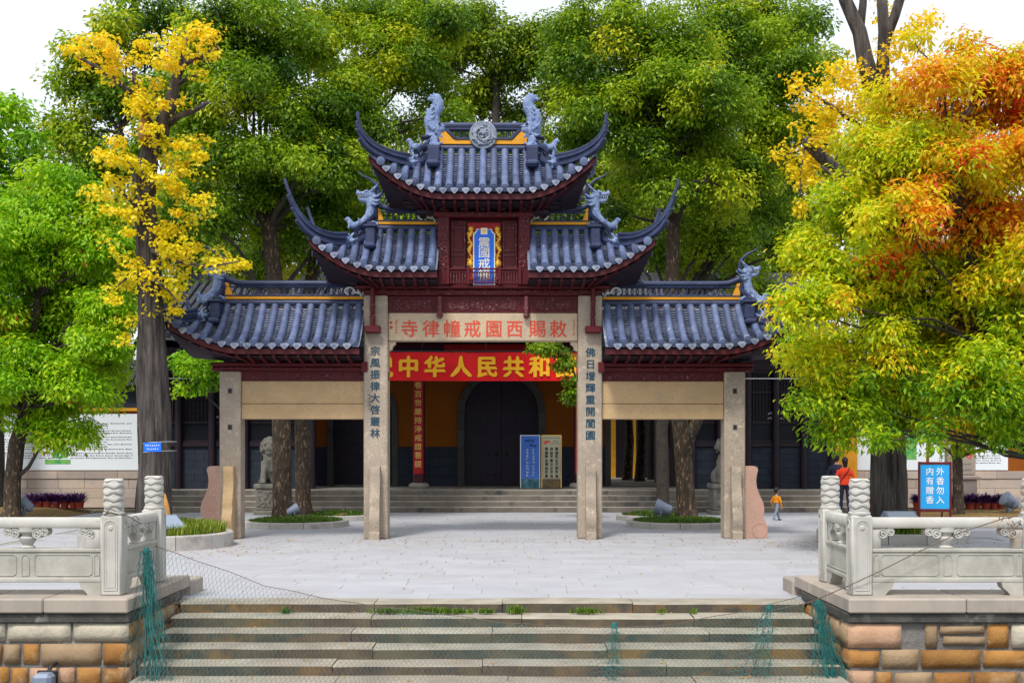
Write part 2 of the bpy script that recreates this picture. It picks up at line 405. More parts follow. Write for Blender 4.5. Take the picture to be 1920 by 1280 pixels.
M['netteal']=mat('net_teal_twine',(.018,.095,.09),(.03,.13,.125),scale=4,rough=.7,bump=0)
M['netpale']=mat('net_faded_twine',(.065,.08,.082),(.13,.145,.145),scale=4,rough=.7,bump=0)
M['rope']=mat('old_rope',(.16,.12,.10),(.1,.08,.07),scale=20,rough=.9,bump=.2)
M['bark_gk']=mat('ginkgo_bark',(.12,.104,.095),(.03,.026,.026),scale=6,rough=.95,bump=1.0,bscale=9,bdist=.08,stretch=(1.6,1.6,.22),c3=(.17,.15,.14),c3scale=9,thr=(.6,.72))
M['bark_cam']=mat('camphor_bark',(.068,.048,.032),(.03,.023,.018),scale=9,rough=.95,bump=1.0,bscale=14,bdist=.05,stretch=(1.3,1.3,.4),c3=(.32,.22,.145),c3scale=15,thr=(.55,.66),c4=(.045,.085,.06),c4scale=1.2,thr4=(.58,.75))
M['bark_dark']=mat('dark_limb_bark',(.035,.03,.026),(.06,.05,.04),scale=8,rough=.95,bump=.6,bscale=15,bdist=.04)
M['cutwood']=mat('torn_wood',(.45,.24,.07),(.32,.16,.06),scale=8,rough=.9,bump=.4,stretch=(1,1,.3))
M['skin']=mat('skin',(.42,.24,.17),rough=.6,bump=0)
M['hair']=mat('black_hair',(.012,.009,.010),rough=.5,bump=.2)
M['cloth_red']=mat('orange_red_jacket',(.72,.055,.012),(.62,.04,.012),scale=8,rough=.8,bump=.2,bscale=14)
M['cloth_navy']=mat('navy_cloth',(.012,.014,.04),(.018,.02,.05),scale=8,rough=.85,bump=.2,bscale=14)
M['cloth_orange']=mat('orange_sweater',(.68,.26,.01),(.58,.20,.01),scale=8,rough=.85,bump=.2,bscale=20)
M['cloth_grey']=mat('grey_blue_trousers',(.22,.27,.36),(.17,.21,.29),scale=8,rough=.85,bump=.2,bscale=20)
M['shoe']=mat('dark_shoe',(.03,.035,.06),rough=.6,bump=0)
M['rollblue']=mat('rollup_blue_print',(.035,.13,.52),(.05,.17,.58),scale=.9,rough=.45,bump=0)
M['rollcream']=mat('rollup_cream_print',(.34,.34,.25),(.38,.37,.27),scale=1.5,rough=.5,bump=0)
M['rolldark']=mat('rollup_city_print',(.03,.05,.04),(.16,.09,.03),scale=14,rough=.5,bump=0)
M['rollsea']=mat('rollup_sea_print',(.01,.06,.10),(.09,.22,.26),scale=9,rough=.5,bump=0)
M['chrome']=mat('aluminium',(.6,.62,.66),rough=.3,bump=0,metal=.8)
M['water']=mat('canal_water',(.02,.035,.025),rough=.08,bump=.15,bscale=3,spec=.6)
M['earth']=mat('earth',(.12,.10,.07),(.08,.075,.05),scale=.6,rough=.95,bump=.3,bscale=5)
M['grassbase']=mat('lawn_ground',(.03,.075,.015),(.05,.11,.02),scale=3,rough=.95,bump=.5,bscale=30)
M['conered']=mat('red_painted_board',(.38,.02,.02),rough=.5,bump=0)

G_CAM=[(0,(.03,.09,.008)),(.25,(.10,.22,.009)),(.5,(.235,.39,.012)),(.75,(.43,.54,.014)),(1,(.60,.60,.02))]
M['leaf_cam']=leaf_mat('camphor_leaf',G_CAM,trans=.45)
M['leaf_back']=leaf_mat('distant_leaf',[(0,(.05,.12,.012)),(.5,(.22,.34,.013)),(1,(.44,.50,.016))],trans=.45)
M['leaf_fresh']=leaf_mat('fresh_green_leaf',[(0,(.05,.15,.006)),(.4,(.24,.52,.010)),(.75,(.46,.66,.014)),(.95,(.62,.68,.02)),(.985,(.45,.06,.01)),(1,(.40,.03,.01))],trans=.45)
M['leaf_gk']=leaf_mat('ginkgo_leaf',[(0,(.50,.46,.01)),(.5,(.88,.74,.012)),(1,(.92,.60,.015))],trans=.45)
M['leaf_aut']=leaf_mat('autumn_leaf',[(0,(.10,.28,.008)),(.22,(.34,.52,.010)),(.42,(.74,.76,.012)),(.62,(.82,.50,.015)),(.78,(.82,.19,.012)),(1,(.68,.045,.01))],trans=.52)
M['leaf_grass']=leaf_mat('grass_blade',[(0,(.04,.10,.01)),(.6,(.11,.21,.015)),(1,(.33,.36,.03))],trans=.3)
M['leaf_purple']=leaf_mat('purple_leaf',[(0,(.03,.006,.05)),(.6,(.09,.02,.13)),(1,(.28,.14,.34))],trans=.2)
M['litter']=leaf_mat('fallen_leaf',[(0,(.30,.16,.03)),(.5,(.5,.33,.04)),(1,(.28,.07,.02))],trans=.1)
# ------------------------------------------------------------------ ground, water, plaza
def structure(name, mb, m, parent=None, **kw):
    o=mb.build(name,m,parent,**kw)
    if parent is None: o['kind']='structure'
    return o
b=MB(); b.add([(-900,14.2,-.03),(900,14.2,-.03),(900,1500,-.03),(-900,1500,-.03)],[(0,1,2,3)])
structure('ground',b,M['earth'])
b=MB(); b.add([(-900,-300,-1.7),(900,-300,-1.7),(900,14.3,-1.7),(-900,14.3,-1.7)],[(0,1,2,3)])
structure('canal_water',b,M['water'])

PX0,PX1=-11.0,11.0
b=MB(); b.box(-18,18,14.3,33.8,-.3,-.012)
plaza=structure('plaza',b,M['joint'])
rr=random.Random(3)
def chamfer_mesh(name,sx,sy,sz,c,m,jit=0,sub=0,seed=0):
    q=MB(); q.cbox(-sx/2,sx/2,-sy/2,sy/2,-sz,0,c)
    me=q.mesh(name)
    bm=bmesh.new(); bm.from_mesh(me); bmesh.ops.recalc_face_normals(bm,faces=bm.faces[:]); bm.to_mesh(me); bm.free()
    for m_ in (m if isinstance(m,list) else [m]): me.materials.append(m_)
    return me
slabm=[chamfer_mesh('paving_slab',l-.004,.446,.06,.003,M['pave']) for l in (1.5,1.1,.9)]
slab_n=0
far=MB()
y=14.73
row=0
while y<33.9:
    x=-9.2-rr.random()
    while x<9.3:
        k=rr.choice((0,0,1,2)); l=(1.5,1.1,.9)[k]
        if slab_n<296 and y<24.6 and -9.3<x+l/2<9.3:
            o=link('paving_slab',slabm[k],plaza,(x+l/2,y,rr.uniform(-.002,.002)))
            o.rotation_euler=(rr.uniform(-.001,.001),rr.uniform(-.0008,.0008),0); slab_n+=1
        else:
            far.box(x+.004,x+l-.004,y-.221,y+.221,-.05,rr.uniform(-.002,.002))
        x+=l
    y+=.45; row+=1
y=14.73
while y<33.9:
    for sgn in (-1,1):
        x=sgn*9.9
        while abs(x)<18:
            far.box(min(x,x+sgn*1.4)+.004,max(x,x+sgn*1.4)-.004,y-.221,y+.221,-.05,-.003); x+=sgn*1.4
    y+=.45
o=far.build('paving_slab',M['pave'],plaza,kind='stuff')

# ------------------------------------------------------------------ the broad steps down to the water
def rough_block(x0,x1,y0,y1,z0,z1,amp,seed,seg=.35,riser=True):
    """a long hewn stone: the top and the two long edges are worn and uneven"""
    n=max(2,int((x1-x0)/seg)); q=MB(); vs=[];fs=[];mi=[]
    prof=[(y1,z0),(y1,z1),(y0+.02,z1),(y0,z1-.014),(y0,z0)]
    for i in range(n+1):
        x=x0+(x1-x0)*i/n
        for j,(yy,zz) in enumerate(prof):
            a=noise.noise(Vector((x*1.3+seed,j*.7,seed*.37)))
            c_=noise.noise(Vector((x*5+seed,j*1.9,seed)))
            dy=amp*(a*.8+c_*.5) if j>=2 else 0; dz=amp*.5*(a+c_*.4) if 0<j<4 else 0
            vs.append((x,yy+dy,zz+dz))
    k=len(prof)
    for i in range(n):
        for j in range(k):
            j2=(j+1)%k
            fs.append((i*k+j,i*k+j2,(i+1)*k+j2,(i+1)*k+j)); mi.append(1 if j==3 else 0)
    fs.append(tuple(range(k))); mi.append(1); fs.append(tuple(range(n*k+k-1,n*k-1,-1))); mi.append(1)
    q.v=vs;q.f=fs;q.m=mi
    return q
b=MB(); b.box(-3.9,3.45,9.5,14.2,-2.2,-1.3)
steps=structure('water_steps',b,M['mortar'])
for k in range(9):
    z1=-.0-.115*k if k else .004; d=14.03-.38*k
    x=-3.97
    xe=3.50
    while x<xe-.05:
        l=rr.uniform(1.4,2.6)
        x2=min(xe,x+l)
        if xe-x2<.6: x2=xe
        q=rough_block(x+.004,x2-.004,d,d+.46,z1-.17,z1+rr.uniform(-.006,.004),.016,k*3.1+x*2)
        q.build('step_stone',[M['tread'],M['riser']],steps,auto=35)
        x=x2

# ------------------------------------------------------------------ quay walls with individual stones
def stone_shape(w_,h_,d_,amp,seed,r_=.03,seg=.09):
    """a rounded, hammered wall stone: face towards -y, centred, face at y=0"""
    nx=max(4,min(9,int(w_/seg))); nz=max(3,min(6,int(h_/seg)))
    vs=[];fs=[]
    for i in range(nx+1):
        for j in range(nz+1):
            u=i/nx;v=j/nz
            x=(u-.5)*w_; z=(v-.5)*h_
            e=min(u*w_,(1-u)*w_,v*h_,(1-v)*h_)
            yy=(0 if e>r_ else (1-math.sqrt(max(0,1-(1-e/r_)**2)))*r_)
            nn=noise.noise(Vector((x*4+seed,z*4,seed*.3))); n2=noise.noise(Vector((x*2.2+seed*2,z*2.2,5)))
            edge=1 if e<1e-6 else 0
            yy+= -amp*(.5+nn) if not edge else .02
            if edge:
                x+=amp*1.0*noise.noise(Vector((seed,v*3,u*3))); z+=amp*1.0*n2
            vs.append((x,yy,z))
    W=nz+1
    for i in range(nx):
        for j in range(nz): fs.append((i*W+j,(i+1)*W+j,(i+1)*W+j+1,i*W+j+1))
    ring=[i*W for i in range(nx+1)]+[nx*W+j for j in range(1,nz+1)]+[i*W+nz for i in range(nx-1,-1,-1)]+[j for j in range(nz-1,0,-1)]
    b0=len(vs)
    for r in ring: v_=vs[r]; vs.append((v_[0],v_[1]+d_,v_[2]))
    n=len(ring)
    for i in range(n):
        j=(i+1)%n; fs.append((ring[i],b0+i,b0+j,ring[j]))
    q=MB(); q.add(vs,fs); return q
def put_stone(parent,w_,h_,m,loc,rz=0,amp=.012,seed=0,d_=.14,r_=.007):
    q=stone_shape(w_,h_,d_,amp,seed,r_)
    o=q.build('stone',m,parent,smooth=True); o.location=loc; o.rotation_euler=(0,rr.uniform(-.025,.025) if amp>.01 else 0,rz+rr.uniform(-.02,.02)); return o

WY=12.45; CZ=.26
def quay(side):
    s=-1 if side=='l' else 1
    xe=-4.06 if s<0 else 3.56      # the end that faces the steps
    xo=s*9.6
    lo,hi=min(xe,xo),max(xe,xo)
    b=MB(); b.box(lo+.04,hi-.04,WY+.05,14.5,-1.9,.10)
    root=structure('quay_wall',b,M['mortar'])
    # coping slabs
    x=xe; i=0
    while abs(x-xe)<abs(xo-xe)-.1:
        l=(1.55,1.25,1.8,1.4)[(i+(s>0))%4] if not(s<0) else (.9,.62,.75,.55,.9,.7)[i%6]*1.0
        x2=x+s*l
        q=MB(); q.cbox(min(x,x2)+.003,max(x,x2)-.003,WY-.05,13.25,CZ-.155,CZ,.015)
        q.build('coping_slab',M['coping'],root); x=x2;i+=1
    yy=13.256
    for l in (.8,.75):
        q=MB(); a0=xe-.02*s*0; q.cbox(min(xe,xe+s*.62),max(xe,xe+s*.62),yy,yy+l-.006,CZ-.155,CZ-.005,.015); q.build('coping_slab',M['coping'],root); yy+=l
    q=MB(); q.cbox(min(xe-s*.02,xe+s*.34),max(xe-s*.02,xe+s*.34),yy+.002,yy+.55,-.05,CZ-.075,.02); q.build('coping_slab',M['coping'],root)
    # black band below the coping
    q=MB(); q.cbox(lo+.0,hi-.0,WY-.012,WY+.2,.0,.10,.01)
    q.build('mortar_band',M['stain'],root)
    q=MB(); q.cbox(min(xe,xe+s*.2),max(xe,xe+s*.2),WY+.202,14.45,.0,.10,.01); q.build('mortar_band',M['stain'],root)
    r_=random.Random(11 if s<0 else 12)
    if s<0:
        rows=[(-.20,.19,'pale'),(-.455,.235,'o'),(-.70,.225,'o'),(-.95,.23,'o'),(-1.2,.23,'o')]
    else:
        rows=[(-.27,.25,'mix'),(-.49,.20,'o'),(-.73,.22,'o'),(-.96,.22,'o'),(-1.2,.23,'o')]
    for ri,(zb,h,kind) in enumerate(rows):
        x=xe+s*.0; i=0
        while abs(x-xe)<abs(xo-xe)-.15:
            if kind=='pale': l=(.62,.70,.6,.9,.7)[i%5]; m=M['wstone3']
            elif kind=='mix':
                l=(.60,.22,.16,.50,.26,.4)[i%6]; m=(M['wstone4'],M['mortar'],M['wstone2'],M['wstone2'],M['wstone1'],M['wstone3'])[i%6]
            else:
                l=r_.choice((.2,.28,.42,.5,.66)) if i else r_.choice((.3,.36)); m=M['wstone1'] if r_.random()<.68 else (M['wstone2'] if r_.random()<.6 else M['wstone4'])
            hh=h*(1 if kind!='o' else r_.uniform(.74,1.0) if s>0 else r_.uniform(.84,1.0))
            cx=x+s*l/2
            if not(kind=='mix' and i%6==1):
                if kind=='mix' and i%6 in(3,):        # two thin stones one over the other
                    put_stone(root,l-.03,h*.36,M['wstone2'],(cx,WY,zb+h*.78),amp=.016,seed=ri*7+i*3.3+s)
                    put_stone(root,l-.06,h*.36,M['wstone2'],(cx+.02,WY,zb+h*.3),amp=.016,seed=ri*7+i*3.7+s)
                else:
                    put_stone(root,l-.035,hh,m,(cx,WY+r_.uniform(-.012,.01),zb+h/2),amp=.004 if kind=='pale' else .010,seed=ri*13+i*3.3+s*5)
            x+=s*l;i+=1
        # the flank that faces the steps
        yy=WY+.02; i=0
        while yy<14.35:
            l=r_.choice((.26,.34,.42,.5))
            m=M['wstone1'] if r_.random()<.6 else M['wstone2']
            put_stone(root,l-.03,h*r_.uniform(.88,1),m,(xe-s*.012,yy+l/2,zb+h/2),rz=R(90) if s<0 else R(-90),amp=.014,seed=ri*5+i*2.3+s*9,d_=.12)
            yy+=l;i+=1
    return root
quay('l'); quay('r')

# ------------------------------------------------------------------ the hall behind the gateway
HX=-.35; PZ=.6
xs0,xs1=-10.3,9.8
b=MB(); b.box(xs0,xs1,35.45,50,-.02,PZ-.001)
hsteps=structure('hall_terrace',b,M['hstep'])
for k in range(4):
    d=33.9+.38*k; x=xs0; z1=.15*(k+1)
    while x<xs1-.05:
        x2=min(xs1,x+rr.uniform(1.5,2.4))
        if xs1-x2<.7: x2=xs1
        q=rough_block(x+.003,x2-.003,d,d+.42,z1-.17,z1+rr.uniform(-.003,.003),.005,k*5.1+x,seg=.6)
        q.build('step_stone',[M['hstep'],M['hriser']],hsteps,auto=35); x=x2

hall=thing('temple_hall','wide dark temple hall with ochre walls, arched doors and dark latticed wings behind the gateway','temple hall',(HX,36,PZ))
def hl(x,d,z): return (x-HX,d-36,z-PZ)
class HB(MB):
    """boxes given in plaza metres, built relative to the hall's base"""
    def __init__(s): super().__init__(); s.M=Matrix.Translation((-HX,-36,-PZ))
# front wall with three arched openings, ochre above a grey dado
WD=39.0
ops=[(HX-4.61,.975,3.0),(HX,1.225,3.05),(HX+4.61,.975,3.0)]     # centre, half width, springing height
def arch_wall(x0,x1,z0,z1,d0,d1,m,name):
    q=HB()
    cuts=[x0]
    for c,hw,sp in ops: cuts+= [c-hw,c+hw]
    cuts.append(x1)
    for i in range(0,len(cuts),2): q.box(cuts[i],cuts[i+1],d0,d1,z0,z1)
    if z1>2.5:
        for c,hw,sp in ops:
            n=16
            for i in range(n):
                a0=math.pi*i/n; a1=math.pi*(i+1)/n
                xa,za=c-hw*math.cos(a0),sp+hw*math.sin(a0); xb,zb=c-hw*math.cos(a1),sp+hw*math.sin(a1)
                q.prism([(xa,za),(xb,zb),(xb,z1),(xa,z1)],d0,d1)
    return q.build(name,m,hall)
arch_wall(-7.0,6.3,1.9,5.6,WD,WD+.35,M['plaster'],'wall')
dd=[]
for a,b_ in ((-7.0,ops[0][0]-1.17),(ops[0][0]+1.17,ops[1][0]-1.45),(ops[1][0]+1.45,ops[2][0]-1.17),(ops[2][0]+1.17,6.3)):
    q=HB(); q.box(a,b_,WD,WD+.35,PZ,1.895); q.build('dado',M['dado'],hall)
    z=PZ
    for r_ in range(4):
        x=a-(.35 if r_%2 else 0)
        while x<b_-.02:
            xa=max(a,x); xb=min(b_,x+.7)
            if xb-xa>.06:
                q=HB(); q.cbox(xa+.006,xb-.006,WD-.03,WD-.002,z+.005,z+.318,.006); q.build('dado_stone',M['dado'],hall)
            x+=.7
        z+=.323
# stone surrounds: jamb stones and voussoirs, each its own piece
for c,hw,sp in ops:
    t_=.235 if hw>1.1 else .2
    for sg in (-1,1):
        z=PZ
        while z<sp-.01:
            z2=min(sp,z+.62)
            q=HB(); xa=c+sg*hw; xb=c+sg*(hw+t_); q.cbox(min(xa,xb),max(xa,xb),WD-.08,WD+.36,z+.003,z2-.003,.01)
            q.build('surround_stone',M['surround'],hall); z=z2
    n=9
    for i in range(n):
        a0=math.pi*i/n+.006; a1=math.pi*(i+1)/n-.006
        q=HB(); am=(a0+a1)/2
        pts=[(c-hw*math.cos(a),sp+hw*math.sin(a)) for a in (a0,am,a1)]+[(c-(hw+t_)*math.cos(a),sp+(hw+t_)*math.sin(a)) for a in (a1,am,a0)]
        q.prism(pts,WD-.08,WD+.36); q.build('surround_stone',M['surround'],hall)
# door leaves in the left and middle arches
def arch_h(c,hw,sp,x): return sp+math.sqrt(max(0,hw*hw-(x-c)**2))
for oi,(c,hw,sp) in enumerate(ops[:2]):
    for sg in (-1,1):
        q=HB(); n=8; pts=[(c+sg*.008,PZ+.04)]
        top=[(c+sg*(.008+(hw-.012)*i/n)) for i in range(n+1)]
        pts=[(c+sg*.008,PZ+.04),(c+sg*(hw-.004),PZ+.04)]+[(x,arch_h(c,hw,sp,x)-.01) for x in reversed(top)]
        q.prism(pts,WD+.18,WD+.25)
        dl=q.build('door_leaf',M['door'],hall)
        q=HB()
        for i in range(4):
            for j in range(7): q.ell((c+sg*(.2+.26*i*hw/1.2),WD+.17,PZ+.35+.36*j),.028,6,4)
        q.build('door_stud',M['darkwood'],dl,kind='stuff')
        q=HB(); q.lathe([(.07,-.01),(.075,.01),(.03,.03)],12,(0,0,0)); 
        q=HB(); q.tube([(c+sg*.16,WD+.16,PZ+1.15),(c+sg*.16,WD+.13,PZ+1.05),(c+sg*.16,WD+.15,PZ+.97)],.02,6); q.build('door_ring',M['dark'],dl)
# passage walls behind the right arch, open to a garden
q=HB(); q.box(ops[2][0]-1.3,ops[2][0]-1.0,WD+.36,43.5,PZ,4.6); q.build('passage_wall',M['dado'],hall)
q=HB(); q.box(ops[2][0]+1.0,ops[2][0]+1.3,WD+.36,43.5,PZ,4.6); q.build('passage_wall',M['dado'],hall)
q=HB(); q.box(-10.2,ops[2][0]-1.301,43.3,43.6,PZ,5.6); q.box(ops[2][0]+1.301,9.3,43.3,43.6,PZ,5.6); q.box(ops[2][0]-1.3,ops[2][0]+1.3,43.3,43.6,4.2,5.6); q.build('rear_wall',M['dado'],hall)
q=HB(); q.box(ops[2][0]-1.0,ops[2][0]+1.0,WD+.1,WD+.22,PZ,PZ+.1); q.build('threshold',M['hstep'],hall)
q=HB(); q.box(-10.2,9.3,35.6,43.3,5.3,5.4); q.build('ceiling',M['darkwood'],hall)
# wings with lattice windows
for (x0,x1) in ((-11.3,-6.15),(5.55,9.85)):
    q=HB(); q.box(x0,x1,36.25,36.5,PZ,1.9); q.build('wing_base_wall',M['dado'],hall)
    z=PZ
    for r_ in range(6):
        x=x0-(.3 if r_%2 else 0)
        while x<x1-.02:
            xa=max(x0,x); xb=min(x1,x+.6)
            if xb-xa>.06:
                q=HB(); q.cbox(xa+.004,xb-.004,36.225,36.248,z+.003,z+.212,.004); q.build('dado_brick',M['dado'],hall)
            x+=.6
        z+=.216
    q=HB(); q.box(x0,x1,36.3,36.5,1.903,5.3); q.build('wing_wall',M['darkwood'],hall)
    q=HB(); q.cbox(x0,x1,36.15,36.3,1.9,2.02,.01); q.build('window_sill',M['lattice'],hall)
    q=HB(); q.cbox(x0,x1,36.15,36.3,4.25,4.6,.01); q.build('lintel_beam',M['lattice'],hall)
    nb=5; wv=(x1-x0)/nb
    for i in range(nb):
        xa=x0+wv*i+.03; xb=x0+wv*(i+1)-.03
        q=HB(); q.box(xa,xb,36.28,36.296,2.03,4.24); win=q.build('window',M['pane'],hall)
        q=HB()
        for (a,b_,c_,d_) in ((xa,xa+.06,2.03,4.24),(xb-.06,xb,2.03,4.24),(xa+.061,xb-.061,2.03,2.10),(xa+.061,xb-.061,4.17,4.24),(xa+.061,xb-.061,2.62,2.68),(xa+.061,xb-.061,3.55,3.61)):
            q.box(a,b_,36.2,36.278,c_,d_)
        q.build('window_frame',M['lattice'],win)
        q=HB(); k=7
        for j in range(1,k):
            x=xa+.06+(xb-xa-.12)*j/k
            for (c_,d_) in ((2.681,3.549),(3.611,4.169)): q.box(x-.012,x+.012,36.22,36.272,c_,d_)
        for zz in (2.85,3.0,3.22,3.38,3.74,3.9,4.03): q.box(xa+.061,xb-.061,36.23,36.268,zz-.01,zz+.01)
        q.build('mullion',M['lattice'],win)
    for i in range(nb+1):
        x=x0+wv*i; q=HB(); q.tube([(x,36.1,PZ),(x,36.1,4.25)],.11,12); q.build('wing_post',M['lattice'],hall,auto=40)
q=HB()
rs=random.Random(5)
for j in range(2):
    for i in range(8-j): scribble(q,7.92+i*.075,2.92-j*.15,.06,.075,36.19,rs,7,.16)
q.build('lettering',M['signwhite'],hall)
q=HB()
for i in range(3): scribble(q,-9.08+i*.1,2.8,.08,.08,36.19,rs,7,.16)
q.build('lettering',M['signwhite'],hall)
# bright end pier of the ochre wall
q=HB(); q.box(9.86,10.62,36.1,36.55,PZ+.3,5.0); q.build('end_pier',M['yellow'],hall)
q=HB(); q.box(9.84,10.64,36.05,36.56,0.0,PZ+.298); q.build('pier_base',M['wallstone'],hall)
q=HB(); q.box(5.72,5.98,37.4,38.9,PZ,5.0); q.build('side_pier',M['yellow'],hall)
# columns of the porch
for x in (-6.7,-2.92,2.12,5.95):
    q=HB(); q.lathe([(.30,0),(.33,.06),(.31,.13),(.23,.17)],20,(x,36.8,PZ)); q.build('column_base',M['hstep'],hall,auto=40)
    q=HB(); q.tube([(x,36.8,PZ+.17),(x,36.8,5.3)],.19,20); q.build('column',M['column'],hall,auto=40)
# beams under the eaves
q=HB(); q.cbox(-11.2,9.2,36.55,37.0,4.15,4.58,.02); q.build('beam',M['navy'],hall)
q=HB(); q.cbox(-11.2,9.2,36.4,36.54,4.59,4.95,.02); q.build('beam',M['navy'],hall)
q=HB(); q.cbox(-11.2,9.2,36.3,36.5,4.951,5.25,.02); q.build('eaves_purlin',M['column'],hall)
for i in range(26):
    x=-10.3+.76*i; q=HB(); q.box(x-.05,x+.05,34.75,36.3,5.1,5.2); q.build('rafter',M['darkwood'],hall)
q=HB(); q.tube([(-10.6,34.9,3.92),(9.3,34.9,3.92)],.018,6); q.build('gutter_pipe',M['chrome'],hall)
# roof
def hall_z(d): u=(d-34.5)/5.5; return 5.15+2.35*(.75*u+.25*u*u)
q=HB(); n=8
for i in range(n):
    d0=34.5+5.5*i/n; d1=34.5+5.5*(i+1)/n
    q.add([(-11,d0,hall_z(d0)),(9.8,d0,hall_z(d0)),(9.8,d1,hall_z(d1)),(-11,d1,hall_z(d1)),(-11,d0,hall_z(d0)-.12),(9.8,d0,hall_z(d0)-.12),(9.8,d1,hall_z(d1)-.12),(-11,d1,hall_z(d1)-.12)],[(0,1,2,3),(7,6,5,4),(0,4,5,1),(1,5,6,2),(3,7,4,0)])
for i in range(n):
    d0=40+5.5*i/n; d1=40+5.5*(i+1)/n; za=hall_z(80-d0); zb=hall_z(80-d1)
    q.add([(-11,d0,za),(9.8,d0,za),(9.8,d1,zb),(-11,d1,zb)],[(0,1,2,3)])
roof=q.build('roof',M['halltile'],hall)
q=MB(); q.M=Matrix.Translation((-HX,-36,-PZ)); q.tube([(0,34.45+5.5*i/10,hall_z(34.5+5.5*i/10)+.05) for i in range(11)],.075,6)
me=q.mesh('tile_roll'); me.materials.append(M['halltile'])
for i in range(80): link('tile_roll',me,roof,(-10.9+.26*i,0,0))
q=HB(); q.cbox(-11,9.8,39.85,40.15,7.4,7.8,.03); q.build('roof_ridge',M['halltile'],roof)

# ------------------------------------------------------------------ boundary walls with notice boards
def boundary(x0,x1,label,boards,roofed,D=36.6):
    root=thing('boundary_wall',label,'wall',((x0+x1)/2,D,0))
    O=Matrix.Translation((-(x0+x1)/2,-D,0))
    q=MB(); q.M=O; q.box(x0,x1,D,D+.4,0,3.0); q.build('wall_core',M['plaster'],root)
    z=0; rw=0
    for h in (.30,.30,.30,.24):
        x=x0-rr.random()*.8
        while x<x1-.05:
            l=rr.uniform(.8,1.5); xa=max(x0,x); xb=min(x1,x+l)
            if xb-xa>.1:
                q=MB(); q.M=O; pr=.06 if rw<3 else .09
                q.cbox(xa+.003,xb-.003,D-pr+rr.uniform(-.003,.003),D-.002,z+.003,z+h-.003,.008); q.build('stone',M['wallstone'],root)
            x+=l
        z+=h; rw+=1
    for (a,b_) in boards:
        q=MB(); q.M=O; q.box(a,b_,D-.05,D-.012,1.17,2.92); bd=q.build('notice_board',M['print'],root)
        yield_boards.append((bd,a,b_,D,O))
    q=MB(); q.M=O; q.cbox(x0,x1,D-.08,D+.45,3.0,3.1,.01); q.build('wall_trim',M['yellow'],root)
    q=MB(); q.M=O; q.box(x0,x1,D+.02,D+.38,3.1,3.95); q.build('wall_band',M['dado'],root)
    q=MB(); q.M=O; q.prism([(D-.35,3.9),(D+.2,4.4),(D+.75,3.9),(D+.75,3.8),(D-.35,3.8)],x0,x1,'x'); rf=q.build('wall_roof',M['halltile'],root)
    q=MB(); q.tube([(0,-.37,3.93),(0,.18,4.43)],.07,6); me=q.mesh('tile_roll'); me.materials.append(M['halltile'])
    n=int((x1-x0)/.24)
    for i in range(n): link('tile_roll',me,rf,(x0+.12+.24*i-(x0+x1)/2,0,0))
    q=MB(); q.M=O; q.cbox(x0,x1,D+.08,D+.32,4.42,4.62,.02); q.build('wall_ridge',M['halltile'],rf)
    return root
yield_boards=[]
boundary(-27,-11.31,'stone based boundary wall with white notice boards left of the hall','wall' and [(-19.4,-16.4),(-16.2,-11.4)],True)
boundary(10.66,27,'stone based boundary wall with white notice boards right of the hall','wall' and [(10.7,11.2),(11.3,12.9),(13.0,15.45)],True)
rs=random.Random(21)
for bi,(bd,a,b_,D,O) in enumerate(yield_boards):
    q=MB(); q.M=O
    x=a+.3
    while x<b_-1.2:
        wcol=min(1.9,b_-.2-x)
        z=2.62
        for par in range(3):
            for ln in range(rs.choice((3,5,6))):
                if z<1.35: break
                xx=x+(.1 if ln==0 else 0)
                end=x+wcol*(1 if rs.random()<.8 else .6)
                while xx<end:
                    l=rs.uniform(.05,.3)
                    scribble(q,xx+.02,z,.05,.05,D-.053,rs,4,.22)
                    k=xx
                    while k<min(end,xx+l): q.add([(k,D-.053,z-.012),(k+.03,D-.053,z-.012),(k+.03,D-.053,z+.012),(k,D-.053,z+.012)],[(0,1,2,3)]); k+=.042
                    xx+=l+.05
                z-=.075
            z-=.05
        x+=wcol+.25
        if bi==1 and x<-14.5: x=-13.1
    if q.v: q.build('board_print',M['ink'],bd)
    if bi==1:
        q=MB(); q.M=O
        q.box(-14.55,-13.75,D-.056,D-.052,1.36,1.50); q.box(-14.3,-14.1,D-.056,D-.052,1.55,1.95); q.box(-14.06,-13.9,D-.056,D-.052,1.55,1.85); q.box(-14.22,-14.0,D-.06,D-.0565,1.7,2.2)
        q.build('site_map_print',M['greenprint'],bd)
    if bi==3:
        q=MB(); q.M=O; q.box(11.9,12.6,D-.056,D-.052,1.5,2.4); q.build('site_map_print',M['greenprint'],bd)
# soil beds along the boundary walls
for (x0,x1,y0,y1) in ((-18,-12.0,29.5,34.6),(10.2,18,28.0,34.2)):
    vs=[];fs=[];nx,ny=24,12
    for i in range(nx+1):
        for j in range(ny+1):
            u=i/nx;v=j/ny; e=min(u,1-u,v,1-v)
            vs.append((x0+(x1-x0)*u+.15*noise.noise(Vector((i,j,3))),y0+(y1-y0)*v+.2*noise.noise(Vector((i*.7,j,9))),.004+.16*min(1,e*6)+.03*noise.noise(Vector((i*.5,j*.5,0)))*(e>0)))
    for i in range(nx):
        for j in range(ny): fs.append((i*(ny+1)+j,(i+1)*(ny+1)+j,(i+1)*(ny+1)+j+1,i*(ny+1)+j+1))
    q=MB(); q.add(vs,fs); o=q.build('soil_bed',M['soil'],smooth=True); o['kind']='structure'
